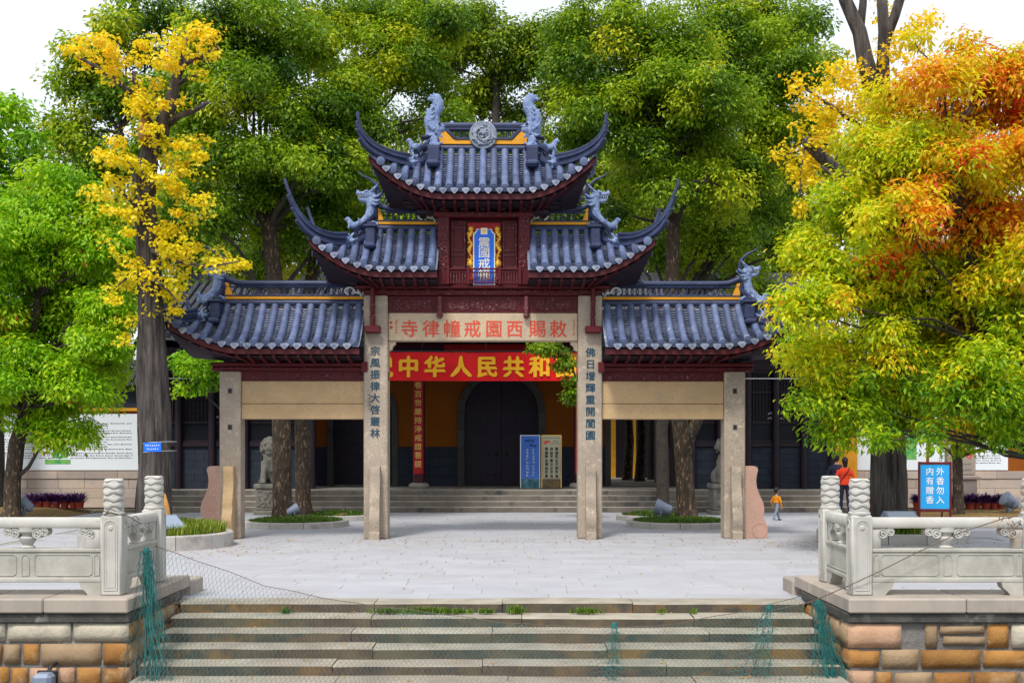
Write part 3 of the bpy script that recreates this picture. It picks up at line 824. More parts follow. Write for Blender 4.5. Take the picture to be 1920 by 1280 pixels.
# garden seen through the right arch
q=MB(); q.box(-4,16,43.7,58,-.02,.5); o=q.build('garden_lawn',M['grassbase']); o['kind']='structure'
gw=thing('garden_pavilion','bright ochre garden building glimpsed through the right arch','building',(5.6,52,.5))
q=MB(); q.box(-3.5,-1.0,0,.4,-.05,4);q.box(-.52,-.1,0,.4,-.05,4); q.box(.45,.95,0,.4,-.05,4); q.box(1.9,6,0,.4,-.05,4); q.build('wall',M['yellow'],gw)
q=MB(); q.box(-.999,-.521,.05,.35,-.05,4); q.box(-.099,.449,.05,.35,-.05,4); q.box(.951,1.899,.05,.35,-.05,4);q.build('door_panel',M['lattice'],gw)
q=MB(); q.prism([(-1,3.98),(.2,5),(1.4,3.98)],-2,7,'x'); q.build('roof',M['halltile'],gw)
# ------------------------------------------------------------------ the memorial gateway
gate=thing('memorial_gateway','three bay stone and lacquered wood gateway with three tiers of upswept blue grey tiled roofs','gateway',(-.594,24.2,0),R(.6))
def gx(px): return (px-906)*.011
def gz(py): return HC+(840-py)*.011
# pillars
for x,w_,h,d_ in ((-2.19,.49,4.97,.49),(2.19,.49,4.97,.49),(-5.16,.43,3.42,.43),(5.16,.43,3.42,.43)):
    q=MB(); q.cbox(x-w_/2,x+w_/2,-d_/2,d_/2,0,h,.02)
    pil=q.build('stone_pillar',M['pillar'],gate)
    if abs(x)>4:
        for z in (3.02,2.28):
            q=MB(); q.box(x-.035,x+.035,-d_/2-.004,-d_/2+.02,z-.045,z+.045); q.build('socket_hole',M['dark'],pil)
            q=MB(); q.box(x-.05,x+.05,-d_/2-.002,-d_/2+.02,z-.06,z+.06); q.build('socket_rim',M['mortar'],pil)
    # front and rear buttress stones with their scrolled outline
    for s in (-1,1):
        prof=[(0,0),(.30,0),(.30,.14),(.255,.16),(.255,.19),(.27,.24),(.31,.36),(.31,.47),(.26,.57),(.235,.66),(.26,.73),(.20,.90),(.155,1.05),(.14,1.2),(.17,1.34),(.175,1.42),(.15,1.48),(0,1.48)]
        poly=[(s*(d_/2+.002+a),b_) for a,b_ in prof]
        q=MB(); q.prism(poly,x-.10+(0 if abs(x)<4 else -.02*math.copysign(1,x)*0),x+.10,'x')
        q.build('buttress_stone',M['slab' if abs(x)>4 and x<0 else 'pillar'],gate,auto=50)
# pink drum shaped side stones outside the outer pillars
for s in (-1,1):
    prof=[(0,0),(.46,0),(.47,.14),(.455,.28),(.40,.40),(.36,.45)]
    prof+=[(.395,.52),(.40,.62),(.375,.74),(.30,.90),(.245,1.05),(.23,1.2),(.25,1.33),(.27,1.40),(.255,1.46),(.20,1.485),(0,1.485)]
    poly=[(s*(5.16+.217+a),b_) for a,b_ in prof]
    q=MB(); q.prism(poly,-.16,.16); o=q.build('side_stone',M['pink'],gate,auto=50)
    # incised line that follows the drum
    q=MB()
    pts=[(s*(5.377+.30+.15*math.cos(a)),-.162,.16+.15*math.sin(a)) for a in [math.pi*2*i/24 for i in range(25)]]
    q.tube(pts,.008,5,cap=False); q.build('drum_rim',M['pink'],o)
# stone lintel slabs in the side bays
for s in (-1,1):
    xi,xo=s*1.943,s*4.943
    a,b_=min(xi,xo),max(xi,xo)
    q=MB(); q.cbox(a,b_,-.15,.15,2.445,2.755,.012); q.build('lintel_slab',M['slab'],gate)
    q=MB(); q.cbox(a,b_,-.135,.135,2.762,3.225,.012); q.build('lintel_slab',M['slab'],gate)
def relief(mb, x0,x1,z0,z1,y,n,seed,sz=(.025,.06),th=.010):
    """carved scrolls and leaves standing proud of a panel"""
    r_=random.Random(seed)
    for _ in range(n):
        R_=r_.uniform(*sz)*min(1,(z1-z0)/.2); cx=r_.uniform(x0+R_,x1-R_); cz=r_.uniform(z0+R_*.8,z1-R_*.8)
        a0=r_.uniform(0,6.28); sp=r_.uniform(2.2,4.6); k=6
        pts=[(cx+R_*(1-.35*i/k)*math.cos(a0+sp*i/k),y-.004,cz+R_*(1-.35*i/k)*math.sin(a0+sp*i/k)) for i in range(k+1)]
        mb.tube(pts,[th*(.6+.8*math.sin(math.pi*i/k)) for i in range(k+1)],5)
# red carved friezes and mouldings over the side bays
for s in (-1,1):
    a,b_=sorted((s*1.943,s*4.95))
    q=MB(); q.cbox(a,b_,-.12,.12,3.228,3.418,.008); fz=q.build('carved_frieze',M['redwood'],gate)
    q=MB()
    for (c_,d_) in ((3.232,3.252),(3.396,3.414)): q.box(a+.005,b_-.005,-.145,-.12,c_,d_)
    q.build('frieze_rail',M['redwood'],fz)
    q=MB(); relief(q,a+.05,b_-.05,3.262,3.39,-.122,150,50+s,(.03,.055)); q.build('carving',M['carve'],fz,smooth=True,kind='stuff')
    a,b_=sorted((s*2.37,s*5.55))
    q=MB(); q.cbox(a,b_,-.20,.20,3.424,3.52,.03); q.cbox(a-.02*0,b_,-.26,.26,3.523,3.60,.02); bm_=q.build('roof_beam',M['redwood'],gate)
    q=MB(); relief(q,a+.1,b_-.1,3.43,3.515,-.20,90,90+s,(.02,.04),.007); q.build('carving',M['carve'],bm_,smooth=True,kind='stuff')
    # dark bracket tier
    a,b_=sorted((s*1.95,s*5.3))
    q=MB(); q.box(a,b_,-.16,.16,3.604,3.93); q.build('bracket_board',M['darkwood'],gate)
    for i in range(7):
        x=s*(2.66+.40*i)
        q=MB()
        q.cbox(x-.05,x+.05,-.30,-.161,3.61,3.68,.008); q.cbox(x-.12,x+.12,-.32,-.22,3.685,3.74,.008); q.cbox(x-.05,x+.05,-.55,-.161,3.745,3.80,.008); q.cbox(x-.12,x+.12,-.56,-.46,3.805,3.86,.008); q.cbox(x-.05,x+.05,-.72,-.161,3.865,3.91,.008)
        q.build('bracket_set',M['darkwood'],gate)
# central bay: inscribed lintel, carved frieze, hanging posts, big beam
q=MB(); q.cbox(-1.942,1.942,-.15,.15,4.05,4.62,.015); lin=q.build('inscribed_lintel',M['lintel'],gate)
q=MB()
cs='寺律幢戒園西賜敕'; pxs=(769,809,848,886,926,965,1007,1046)
letters(q,[(c,gx(p),gz(616.5)-.01,.36,.37,-.154) for c,p in zip(cs,pxs)],off=.014,brush=.014,seed=3)
q.build('lettering',M['inkred'],lin)
q=MB(); rs=random.Random(8)
for i in range(6): scribble(q,gx(1075),gz(602+i*5.2),.05,.05,-.154,rs,7,.14)
for i in range(5): scribble(q,gx(744),gz(604+i*5.5),.055,.055,-.154,rs,7,.14)
for z in (607,615):
    scribble(q,gx(734.5),gz(z),.07,.075,-.154,rs,16,.14)
q.build('small_inscription',M['inkred'],lin)
for s in (-1,1):   # stone corner brackets
    q=MB(); q.prism([(s*1.942,4.047),(s*1.80,4.047),(s*1.80,3.99),(s*1.86,3.94),(s*1.87,3.88),(s*1.942,3.84)],-.10,.10); q.build('corner_bracket',M['lintel'],gate)
q=MB(); q.cbox(-1.942,1.942,-.12,.12,4.623,4.958,.008); fz=q.build('carved_frieze',M['redwood'],gate)
q=MB()
for (c_,d_) in ((4.627,4.66),(4.925,4.955)): q.box(-1.935,1.935,-.15,-.12,c_,d_)
for x in (-1.9,-.95,-.82,.82,.95,1.9): q.box(x-.025,x+.025,-.149,-.121,4.661,4.924)
q.build('frieze_rail',M['redwood'],fz)
q=MB(); relief(q,-1.86,-.99,4.67,4.915,-.122,110,1,(.03,.065)); relief(q,.99,1.86,4.67,4.915,-.122,110,2,(.03,.065)); relief(q,-.78,.78,4.67,4.915,-.122,190,3,(.03,.07)); q.build('carving',M['carve'],fz,smooth=True,kind='stuff')
for s in (-1,1):
    x=s*.885
    q=MB(); q.lathe([(.03,4.50),(.055,4.52),(.07,4.56),(.055,4.60),(.07,4.64),(.05,4.66),(.062,4.74),(.048,4.78),(.05,4.95)],10,(x,-.22,0)); q.build('hanging_post',M['carve'],gate,auto=40)
q=MB(); q.cbox(-2.45,2.45,-.22,.22,4.975,5.10,.03); q.cbox(-2.62,2.62,-.30,.30,5.103,5.17,.02); bb=q.build('main_beam',M['redwood'],gate)
q=MB(); relief(q,-2.4,2.4,4.985,5.09,-.222,220,6,(.02,.045),.008); q.build('carving',M['carve'],bb,smooth=True,kind='stuff')
# hanging posts and blocks in front of the inner pillars
for s in (-1,1):
    x=s*2.24
    q=MB(); q.tube([(x,-.33,5.10),(x,-.33,4.34)],[.05,.05],10); hp=q.build('hanging_post',M['redwood'],gate,auto=40)
    q=MB(); relief(q,x-.06,x+.06,4.4,4.95,-.375,30,12+s,(.02,.035)); q.build('carving',M['carve'],hp,smooth=True,kind='stuff')
    q=MB(); q.cbox(x-.16,x+.16,-.42,-.246,4.19,4.335,.02); q.build('bracket_block',M['redwood'],gate)
    # projecting beam end at the level of the side roof beam
    q=MB(); q.cbox(s*2.42-.07,s*2.42+.07,-.29,-.262,3.40,3.61,.012); q.build('beam_end',M['redwood'],gate)
# couplets on the inner pillars
for s,txt,py0,py1,pc in ((-1,'宗風振律大啓叢林',660,812,706),(1,'佛日增輝重開閬園',662,816,1105.5)):
    q=MB(); n=len(txt)
    letters(q,[(c,gx(pc),gz(py0+(py1-py0)*i/(n-1)),.205,.20,-.249) for i,c in enumerate(txt)],off=.026,brush=.012,seed=20+s)
    q.build('couplet_lettering',M['inkblue'],gate)
q=MB(); rs=random.Random(4)
for i in range(5): scribble(q,gx(695.5),gz(742+i*6.2),.045,.05,-.249,rs,6,.16)
q.build('small_inscription',M['inkblue'],gate)

# ---------------------------------------------------------- roofs
ringm=None
def ring_mesh():
    global ringm
    if ringm: return ringm
    q=MB(); n=14
    q.tube([(.078*math.cos(2*math.pi*i/n),0,.078*math.sin(2*math.pi*i/n)) for i in range(n+1)],.013,5,cap=False)
    ringm=q.mesh('lattice_ring'); ringm.materials.append(M['ridge']); return ringm
def bez2(a,b_,c,t): return a*(1-t)**2+b_*2*t*(1-t)+c*t*t

def dragon_head(s, m=None):
    """open mouthed dragon head looking along s*x, about .42 m long, origin at the neck"""
    q=MB()
    q.ell((0,0,.02),(.13,.11,.16)); q.ell((s*.06,0,.13),(.15,.105,.10)); q.ell((s*.18,0,.155),(.13,.08,.05)); q.ell((s*.29,0,.175),(.05,.075,.05))
    q.ell((s*.30,0,.22),(.03,.04,.03))
    q.tube([(s*.05,0,.04),(s*.17,0,.03),(s*.27,0,.055)],[.075,.055,.035],8); q.ell((s*.27,0,.07),(.03,.05,.025))
    for y in (-.075,.075):
        q.ell((s*.11,y,.205),(.05,.035,.035)); q.tube([(s*.03,y*.8,.2),(-s*.08,y,.30),(-s*.12,y*1.1,.36)],[.035,.025,.012],6)
        q.tube([(-s*.02,y*1.2,.08),(-s*.14,y*1.7,.10),(-s*.20,y*1.9,.16)],[.045,.03,.01],6)
        q.tube([(-s*.02,y*1.2,0),(-s*.13,y*1.7,.0),(-s*.19,y*1.9,.04)],[.045,.03,.01],6)
        q.tube([(s*.02,y*1.1,-.05),(-s*.08,y*1.6,-.08),(-s*.15,y*1.8,-.06)],[.04,.03,.01],6)
    for i in range(4): q.ell((s*(.16+.045*i),0,.2-.004*i),(.016,.03,.03))
    return q
def add_dragon(parent,name,s,loc,sc=1.0,voxel=.018,teeth=True):
    q=dragon_head(s)
    o=fbuild(q,name,M['dragon'],parent,.014,1); o.location=loc; o.scale=(sc,sc,sc)
    if teeth:
        t=MB()
        for y in (-.05,.05):
            for i in range(4): t.tube([(s*(.16+.04*i),y,.125),(s*(.16+.04*i),y,.085)],[.012,.003],5)
            t.ell((s*.135,y*1.75,.205),(.022,.012,.018),8,5)
        to=t.build('teeth',M['white'],o)
    return o
def small_lion(parent,s,loc):
    q=MB()
    q.ell((0,0,.07),(.09,.06,.07)); q.ell((s*.07,0,.13),(.06,.055,.06)); q.ell((s*.11,0,.19),(.055,.05,.05)); q.ell((s*.155,0,.18),(.03,.035,.025))
    for y in (-.035,.035): q.tube([(s*.07,y,.12),(s*.1,y,0)],[.028,.022],6)
    q.tube([(-s*.07,0,.08),(-s*.13,0,.15),(-s*.09,0,.22)],[.025,.03,.012],6)
    return fbuild(q,'roof_lion',M['dragon'],parent,.014,2,loc=None)

def roof(name, ends, zr, ze, E, sp, roll_x, ridge, cut_x=None, lab=None):
    """ends: for every hipped end a dict with sign s, ridge end xr, straight eave end xs, corner xc, forward push c, corner lift h,
    mid sag zm of the hip, tip (x,y,z) of the flying horn.  roll_x: centres of the tile rolls."""
    q=MB()
    E_=E
    def hip_end_for(x):
        for e in ends:
            if x*e['s']>e['xr']: return e
        return None
    def side_for(x):
        best=None
        for e in ends:
            if x*e['s']>0: best=e
        return best
    def zhip(e,t): return bez2(zr,e['zm'],ze+e['h'],t)
    def top_pt(x):
        e=hip_end_for(x)
        if not e: return Vector((x,-.04,zr))
        t=min(1,(abs(x)-e['xr'])/(e['xc']-e['xr']))
        return Vector((x,-(E_+e['c'])*t,zhip(e,t)))
    def bot_pt(x):
        e=side_for(x)
        if not e: return Vector((x,-E_,ze))
        u=max(0,min(1,(abs(x)-e['xs'])/(e['xc']-e['xs'])))
        return Vector((x,-(E_+e['c']*u*u),ze+e['h']*u**1.9))
    def path(x,n,a=0.0,b_=1.0):
        T=top_pt(x);B=bot_pt(x); L=(T-B).length
        return [T.lerp(B,a+(b_-a)*i/n)-Vector((0,0,.085*L*math.sin(math.pi*(a+(b_-a)*i/n)))) for i in range(n+1)]
    # deck under the tiles (front, and the mirrored rear slope)
    xsn=[]
    lo=min([ -e['xc'] for e in ends if e['s']<0] or [cut_x]); hi=max([e['xc'] for e in ends if e['s']>0] or [cut_x])
    nx=48
    for sy in (1,-1):
        vs=[];fs=[]
        for i in range(nx+1):
            x=lo+(hi-lo)*i/nx
            for p in path(x,6): vs.append((p.x,p.y*sy,p.z-.045))
        for i in range(nx):
            for j in range(6): fs.append((i*7+j,(i+1)*7+j,(i+1)*7+j+1,i*7+j+1))
        q.add(vs,fs)
    for e in ends:     # hipped end slope
        s=e['s']; vs=[];fs=[]; n=16; Y=E_+e['c']
        for i in range(n+1):
            y=-Y+2*Y*i/n; t=abs(y)/Y
            T=Vector((s*(e['xr']+(e['xc']-e['xr'])*t),y,zhip(e,t)))
            B=Vector((s*(e['xside']+(e['xc']-e['xside'])*t**2),y,ze+e['h']*t**1.9))
            for j in range(6):
                w_=j/5; p=T.lerp(B,w_); p.z-=.085*(T-B).length*math.sin(math.pi*w_)+.045; vs.append(p)
        for i in range(n):
            for j in range(5): fs.append((i*6+j,(i+1)*6+j,(i+1)*6+j+1,i*6+j+1))
        q.add(vs,fs)
    root=q.build(name,M['pan'],gate,smooth=True,label=lab)
    # rolls and pans, each row a piece
    def roll(pts,par):
        q=MB(); rd=.074
        up=Vector((0,0,.035)); q.tube([p+up for p in pts],rd,9)
        d_=(pts[-1]-pts[-2]).normalized(); e0=pts[-1]+up
        q.tube([e0-d_*.012,e0+d_*.018,e0+d_*.022],[rd*1.13,rd*1.13,rd*.9],12)
        q.tube([e0+d_*.022,e0+d_*.03],[rd*.62,rd*.55],8)
        L=0
        for i in range(len(pts)-1):      # joints between the tube tiles
            seg=(pts[i+1]-pts[i]).length; L+=seg
            if L>.26 and i<len(pts)-2:
                dd_=(pts[i+1]-pts[i]).normalized(); q.tube([pts[i+1]+up-dd_*.012,pts[i+1]+up+dd_*.012],rd*1.05,9); L=0
        q.build('tile_roll',M['tile'],par,auto=45)
    def pans(pts,par,half,sidev):
        q=MB()
        tot=sum((pts[i+1]-pts[i]).length for i in range(len(pts)-1)); n=max(2,int(tot/.070))
        cum=[0]
        for i in range(len(pts)-1): cum.append(cum[-1]+(pts[i+1]-pts[i]).length)
        def at_(l):
            for i in range(len(pts)-1):
                if l<=cum[i+1]+1e-9:
                    k=(l-cum[i])/max(1e-6,cum[i+1]-cum[i]); return pts[i].lerp(pts[i+1],k),(pts[i+1]-pts[i]).normalized()
            return pts[-1],(pts[-1]-pts[-2]).normalized()
        sv_=Vector(sidev)
        offs=[(-1,.012),(-.5,-.022),(0,-.034),(.5,-.022),(1,.012)]
        for i in range(n):
            p0,t0=at_(tot*i/n); p1,t1=at_(min(tot,tot*(i+1)/n+.012))
            nn=sv_.cross(t1).normalized(); 
            if nn.z<0: nn=-nn
            vs=[]; lift=.034+.008*rr.random(); tw=rr.uniform(-.006,.006)
            for (a,h) in offs: vs.append(p0+sv_*a*half+nn*(h-.004))
            for (a,h) in offs: vs.append(p1+sv_*a*half+nn*(h+lift+tw*a))
            for (a,h) in offs: vs.append(p1+sv_*a*half+nn*(h+lift-.019+tw*a))
            fs=[]
            for j in range(4): fs.append((j,j+1,6+j,5+j)); fs.append((5+j,6+j,11+j,10+j))
            q.add(vs,fs)
        # drip tile
        p,t=at_(tot); nn=sv_.cross(t).normalized()
        if nn.z<0: nn=-nn
        out_=Vector((t.x,t.y,0)).normalized() if Vector((t.x,t.y,0)).length>.01 else Vector((0,-1,0))
        dn=Vector((0,0,-1))*.96+out_*.28
        shp=[(-1.0,.02),(-.95,.30),(-.55,.66),(0,1.0),(.55,.66),(.95,.30),(1.0,.02),(.5,-.12),(0,-.16),(-.5,-.12)]
        vs=[p+out_*.012+sv_*a*half*.98+dn*(.118*b_-.01) for a,b_ in shp]; k=len(vs)
        vs+=[v_+out_*.018 for v_ in vs]
        q.add(vs,[tuple(range(k)),tuple(range(2*k-1,k-1,-1))]+[(i,i+k,(i+1)%k+k,(i+1)%k) for i in range(k)])
        c_=p+out_*.034+dn*.035
        q.tube([c_,c_+out_*.008],[half*.42,half*.34],8)
        q.build('pan_tile_row',M['pan'],par,auto=45)
    half=sp*.36
    for x in roll_x:
        L=(top_pt(x)-bot_pt(x)).length
        if L<.13: continue
        roll(path(x,max(3,min(10,int(L/.11)))),root)
    xs_=sorted(roll_x)
    mids=[(xs_[i]+xs_[i+1])/2 for i in range(len(xs_)-1)]
    for x in mids:
        if (top_pt(x)-bot_pt(x)).length<.13: continue
        pans(path(x,8),root,half,(1,0,0))
    # rolls on the hipped end slopes
    for e in ends:
        s=e['s']; Y=E_+e['c']
        n=int(Y/sp)
        ys=[sp*(i+.5) for i in range(n)]; ys=sorted([-y for y in ys]+ys)
        def spath(y,n_=7):
            t=abs(y)/Y
            T=Vector((s*(e['xr']+.02+(e['xc']-e['xr'])*t),y,zhip(e,t))); B=Vector((s*(e['xside']+(e['xc']-e['xside'])*t**2),y,ze+e['h']*t**1.9))
            return [T.lerp(B,i/n_)-Vector((0,0,.085*(T-B).length*math.sin(math.pi*i/n_))) for i in range(n_+1)]
        for y in ys:
            pp=spath(y)
            if (pp[0]-pp[-1]).length>.15: roll(pp,root)
        for i in range(len(ys)-1):
            pp=spath((ys[i]+ys[i+1])/2)
            if (pp[0]-pp[-1]).length>.15: pans(pp,root,half,(0,1,0))
    # red eaves board and soffit
    pts=[];
    for i in range(61):
        x=lo+(hi-lo)*i/60; p=bot_pt(x); e=side_for(x); u=0
        if e: u=max(0,min(1,(abs(x)-e['xs'])/(e['xc']-e['xs'])))
        pts.append(Vector((p.x*(1-.012*u),p.y+.05,p.z)))
    q=MB(); vs=[];fs=[]
    for p in pts: vs+= [p+Vector((0,0,-.075)),p+Vector((0,.0,-.19)),p+Vector((0,.04,-.19)),p+Vector((0,.04,-.075))]
    for i in range(60):
        for j in range(4): fs.append((i*4+j,(i+1)*4+j,(i+1)*4+(j+1)%4,i*4+(j+1)%4))
    fs+=[(0,1,2,3),(243,242,241,240)]
    q.add(vs,fs); q.build('eaves_board',M['fascia'],root,auto=40)
    q=MB(); vs=[];fs=[]   # soffit, front and rear
    zs=e0_z=ze-.42
    for sy in (1,-1):
        vs=[];fs=[]
        for p in pts:
            wx=max(lo*.62 if lo<0 and any(e['s']<0 for e in ends) else lo,min(hi*.62 if any(e['s']>0 for e in ends) else hi,p.x))
            a=Vector((p.x,(p.y+.05)*sy,p.z-.22)); c_=Vector((p.x*.55+wx*.45,(-.16)*sy,ze-.28+(p.z-ze)*.35))
            vs+=[a,a.lerp(c_,.5)+Vector((0,0,.02)),c_]
        for i in range(60):
            for j in range(2): fs.append((i*3+j,(i+1)*3+j,(i+1)*3+j+1,i*3+j+1))
        q.add(vs,fs)
    q.build('soffit',M['darkwood'],root,smooth=True)
    for e in ends:
        s=e['s']; Y=E_+e['c']; q=MB(); vs=[];vs2=[];fs=[]; n=16
        for i in range(n+1):
            y=-Y+2*Y*i/n; t=abs(y)/Y; x=s*(e['xside']+(e['xc']-e['xside'])*t**2-.05); z=ze+e['h']*t**1.9
            vs+=[(x,y*.97,z-.075),(x,y*.97,z-.19)]; vs2+=[(x-s*.01,y*.97,z-.2),(s*(e['xr']*.9),y*.2,ze-.30)]
        for i in range(n):
            fs.append((i*2,i*2+2,i*2+3,i*2+1))
        q.add(vs,fs); q.build('eaves_board',M['fascia'],root)
        q=MB(); q.add(vs2,fs); q.build('soffit',M['darkwood'],root)
    for x in mids:
        B=bot_pt(x); e=side_for(x); u=0
        if e: u=max(0,min(1,(abs(x)-e['xs'])/(e['xc']-e['xs'])))
        xi=x*(1-.38*u); a_=Vector((x*(1-.02*u),B.y+.11,B.z-.215)); c_=Vector((xi,-.2,ze-.32+(B.z-ze)*.45))
        q=MB(); q.rsweep([a_,a_.lerp(c_,.5)+Vector((0,0,.005)),c_],.06,.06,side=(1,0,0)); q.build('rafter',M['fascia'],root)
    # ridge
    rx0,rx1,kind=ridge['x0'],ridge['x1'],ridge['kind']
    zt=zr+.10
    q=MB(); q.tube([(rx0,0,zt),(rx1,0,zt)],.068,12); q.build('ridge_tube',M['ridge'],root,auto=40)
    za=zt+.075
    if kind=='wing':
        q=MB(); q.cbox(rx0,rx1,-.05,.05,za-.005,za+.055,.006); q.build('ridge_band',M['yellow'],root)
        q=MB(); q.cbox(rx0,rx1,-.06,.06,za+.056,za+.085,.006); q.cbox(rx0,rx1,-.055,.055,za+.245,za+.265,.006); q.build('ridge_rail',M['ridge'],root)
        sE=-1 if abs(rx0)>abs(rx1) else 1
        xo=rx0 if sE<0 else rx1
        # top bar sweeping up at its outer end
        pts_=[]
        for i in range(13):
            x=rx0+(rx1-rx0)*i/12; d_=abs(x-xo); k=max(0,1-d_/.35)
            pts_.append((x,0,za+.325+.10*k*k))
        q=MB(); q.tube(pts_,.062,10,flat=1.1); q.build('ridge_bar',M['ridge'],root,auto=40)
        n=int(abs(rx1-rx0-.35)/.108); st=(rx1-rx0-.3)/n
        for i in range(n):
            x=rx0+(.22 if sE<0 else .08)+st*(i+.5)
            link('lattice_ring',ring_mesh(),root,(x,0,za+.165))
        # ochre end piece and white scroll at the inner end
        q=MB(); q.prism([(xo,za+.058),(xo-sE*.16,za+.058),(xo-sE*.06,za+.33),(xo,za+.33)],-.052,.052); q.build('ridge_end',M['yellow'],root)
        xi=rx1 if sE<0 else rx0
        q=MB()
        q.tube([(xi+sE*(.30-.10*math.cos(a)),-.075,za+.16+.075*math.sin(a)) for a in [i*math.pi/5-.5 for i in range(9)]],.018,6)
        q.tube([(xi+sE*.22,-.075,za+.13),(xi+sE*.10,-.075,za+.12),(xi+sE*.04,-.075,za+.03)],.018,6); q.tube([(xi+sE*.1,-.075,za+.12),(xi+sE*.17,-.075,za+.27)],.016,6)
        q.build('ridge_scroll',M['white'],root,smooth=True)
    else:
        h=ridge['h']
        q=MB()      # ochre trapezoid panel with an opening: four bars
        q.cbox(rx0+.02,rx1-.02,-.055,.055,za-.003,za+.085,.005)
        for s in (-1,1):
            X=rx1 if s>0 else rx0
            q.prism([(X-s*.0,za+.086),(X-s*.37,za+.086),(X-s*.12,za+h),(X-s*.0,za+h)],-.054,.054)
        q.build('ridge_panel',M['yellow'],root)
        q=MB()
        c_=.085
        def tr(o,z0,z1,dx): # sloping frame bars
            for s in (-1,1):
                X=rx1 if s>0 else rx0
                q.prism([(X-s*(.37+.03),z0),(X-s*(.37+.10),z0),(X-s*(.12+.10),z1),(X-s*(.12+.03),z1)],-.075,.075)
        tr(0,za+.09,za+h-.02,0)
        q.cbox(rx0+.40,rx1-.40,-.075,.075,za+.088,za+.135,.006); q.cbox(rx0+.18,rx1-.18,-.075,.075,za+h-.07,za+h-.02,.006)
        q.build('ridge_frame',M['ridge'],root)
        q=MB(); q.tube([(rx0+.08,0,za+h+.035),(rx1-.08,0,za+h+.035)],.062,10); q.cbox(rx0+.08,rx1-.08,-.09,.09,za+h-.018,za+h-.001,.004); q.build('ridge_bar',M['ridge'],root,auto=40)
        for i in range(11):
            x=rx0+.42+(rx1-rx0-.84)*i/10
            if abs(x-(rx0+rx1)/2)>.25: link('lattice_ring',ring_mesh(),root,(x,0,za+.20))
    # hip ridges with flying horns
    for e in ends:
        s=e['s']; Y=E_+e['c']
        for sy in (-1,1):
            def hp(t,dz=0): return Vector((s*(e['xr']+(e['xc']-e['xr'])*t),sy*Y*t,zhip(e,t)+dz))
            tm=e.get('tm',.40)
            q=MB(); q.tube([hp(t*tm*1.15/6,.06) for t in range(7)],.085,8); q.build('hip_ridge',M['ridge'],root,auto=40)
            q=MB(); ptop=[hp(0,.44),hp(tm*.35,.37),hp(tm*.8,.31)]
            q.rsweep(ptop,.13,.06); q.rsweep([p-Vector((0,0,.055)) for p in ptop],.09,.035)
            for k in range(4):
                t=tm*.8*(k+.4)/4; q.box(hp(t).x-.018,hp(t).x+.018,hp(t).y-.018,hp(t).y+.018,hp(t).z+.12,hp(t).z+.36-.05*k/3)
            q.build('hip_lattice',M['ridge'],root)
            for k in range(2):
                o=link('lattice_ring',ring_mesh(),root,hp(tm*(.25+.35*k),.235)); o.rotation_euler=(0,0,math.atan2(sy*Y,s*(e['xc']-e['xr'])))
            # horn: stacked layers, each stepping back under the next
            P0=hp(tm,.09); cn=hp(1,.02); tip=Vector(e['tip']); tip.y=-sy*tip.y if sy>0 else tip.y
            tip.y=sy*abs(e['tip'][1])
            cq=cn+Vector((0,0,.07)); P1=2*cq-.5*(P0+tip)
            hd=Vector((s*(e['xc']-e['xr']),sy*Y,0)).normalized(); sd_=Vector((-hd.y,hd.x,0))
            ends_s=(.62,.74,.86,1.0)
            q=MB()
            for j,se in enumerate(ends_s):
                n=14; pts_=[]; ws=[]; hs=[]
                for i in range(n+1):
                    t=se*i/n; p=P0.lerp(P1,t).lerp(P1.lerp(tip,t),t)
                    tg=((P1-P0)*(1-t)+(tip-P1)*t).normalized(); nm=sd_.cross(tg)
                    if i==0: sg_=-1 if nm.z<0 else 1
                    nm=nm*sg_
                    k=(j*.068-.03)*(1-.25*t)
                    if i>=n-1 and j<3: k+=.012*(i-n+2)
                    pts_.append(p+nm*k); ws.append((.17-.022*j)*(1-.45*t)); hs.append(.062*(1-.15*t))
                (q.tube(pts_,[h_*.62 for h_ in hs],8) if j in(1,3) else q.rsweep(pts_,ws,hs,side=sd_))
                if j<3:
                    pe=pts_[-1]; tg=(pts_[-1]-pts_[-2]).normalized()
                    q.tube([pe-sd_*.05,pe+sd_*.05],.034*(1-.2*j*.3),8)
            q.build('flying_horn',M['ridge'],root,auto=40)
            # swallowing beast and little lion where the horn starts
            dq=MB()
            b0=hp(tm,.10); dirn=(P0.lerp(P1,.2)-P0).normalized()
            dq.ell(b0-dirn*.04,(.10,.10,.11)); dq.ell(b0+dirn*.06+Vector((0,0,.08)),(.09,.07,.045)); dq.ell(b0+dirn*.07+Vector((0,0,-.08)),(.09,.07,.04))
            for k in range(6):
                a=2*math.pi*k/6; v_=(sd_*math.cos(a)+Vector((0,0,1))*math.sin(a))
                dq.tube([b0+v_*.08,b0+v_*.13-dirn*.05+Vector((0,0,.02)),b0+v_*.17-dirn*.13+Vector((0,0,.05))],[.035,.028,.008],6)
                if k%2: dq.tube([b0+dirn*.08+v_*.06,b0+dirn*.15+v_*.11],[.025,.008],6)
            fbuild(dq,'beast_head',M['dragon'],root,.02,2)
            l=small_lion(root,s,None); l.location=hp(tm*.82,.34)
    return root,zr
def frange(a,b_,n): return [a+(b_-a)*i/(n-1) for i in range(n)]

# top roof
TOPZ,TOPE=7.93,6.97
e_t=lambda s: dict(s=s,xr=.95,xs=.80,xc=2.26,c=.22,h=.70,zm=7.13,xside=1.95,tip=(s*2.52,-1.42,8.40),tm=.40)
roof('upper_roof',[e_t(-1),e_t(1)],TOPZ,TOPE,1.0,.222,[.222*i for i in range(-9,10)],dict(x0=-.98,x1=.98,kind='top',h=.36),lab='topmost roof with a round dragon medallion on its ridge')
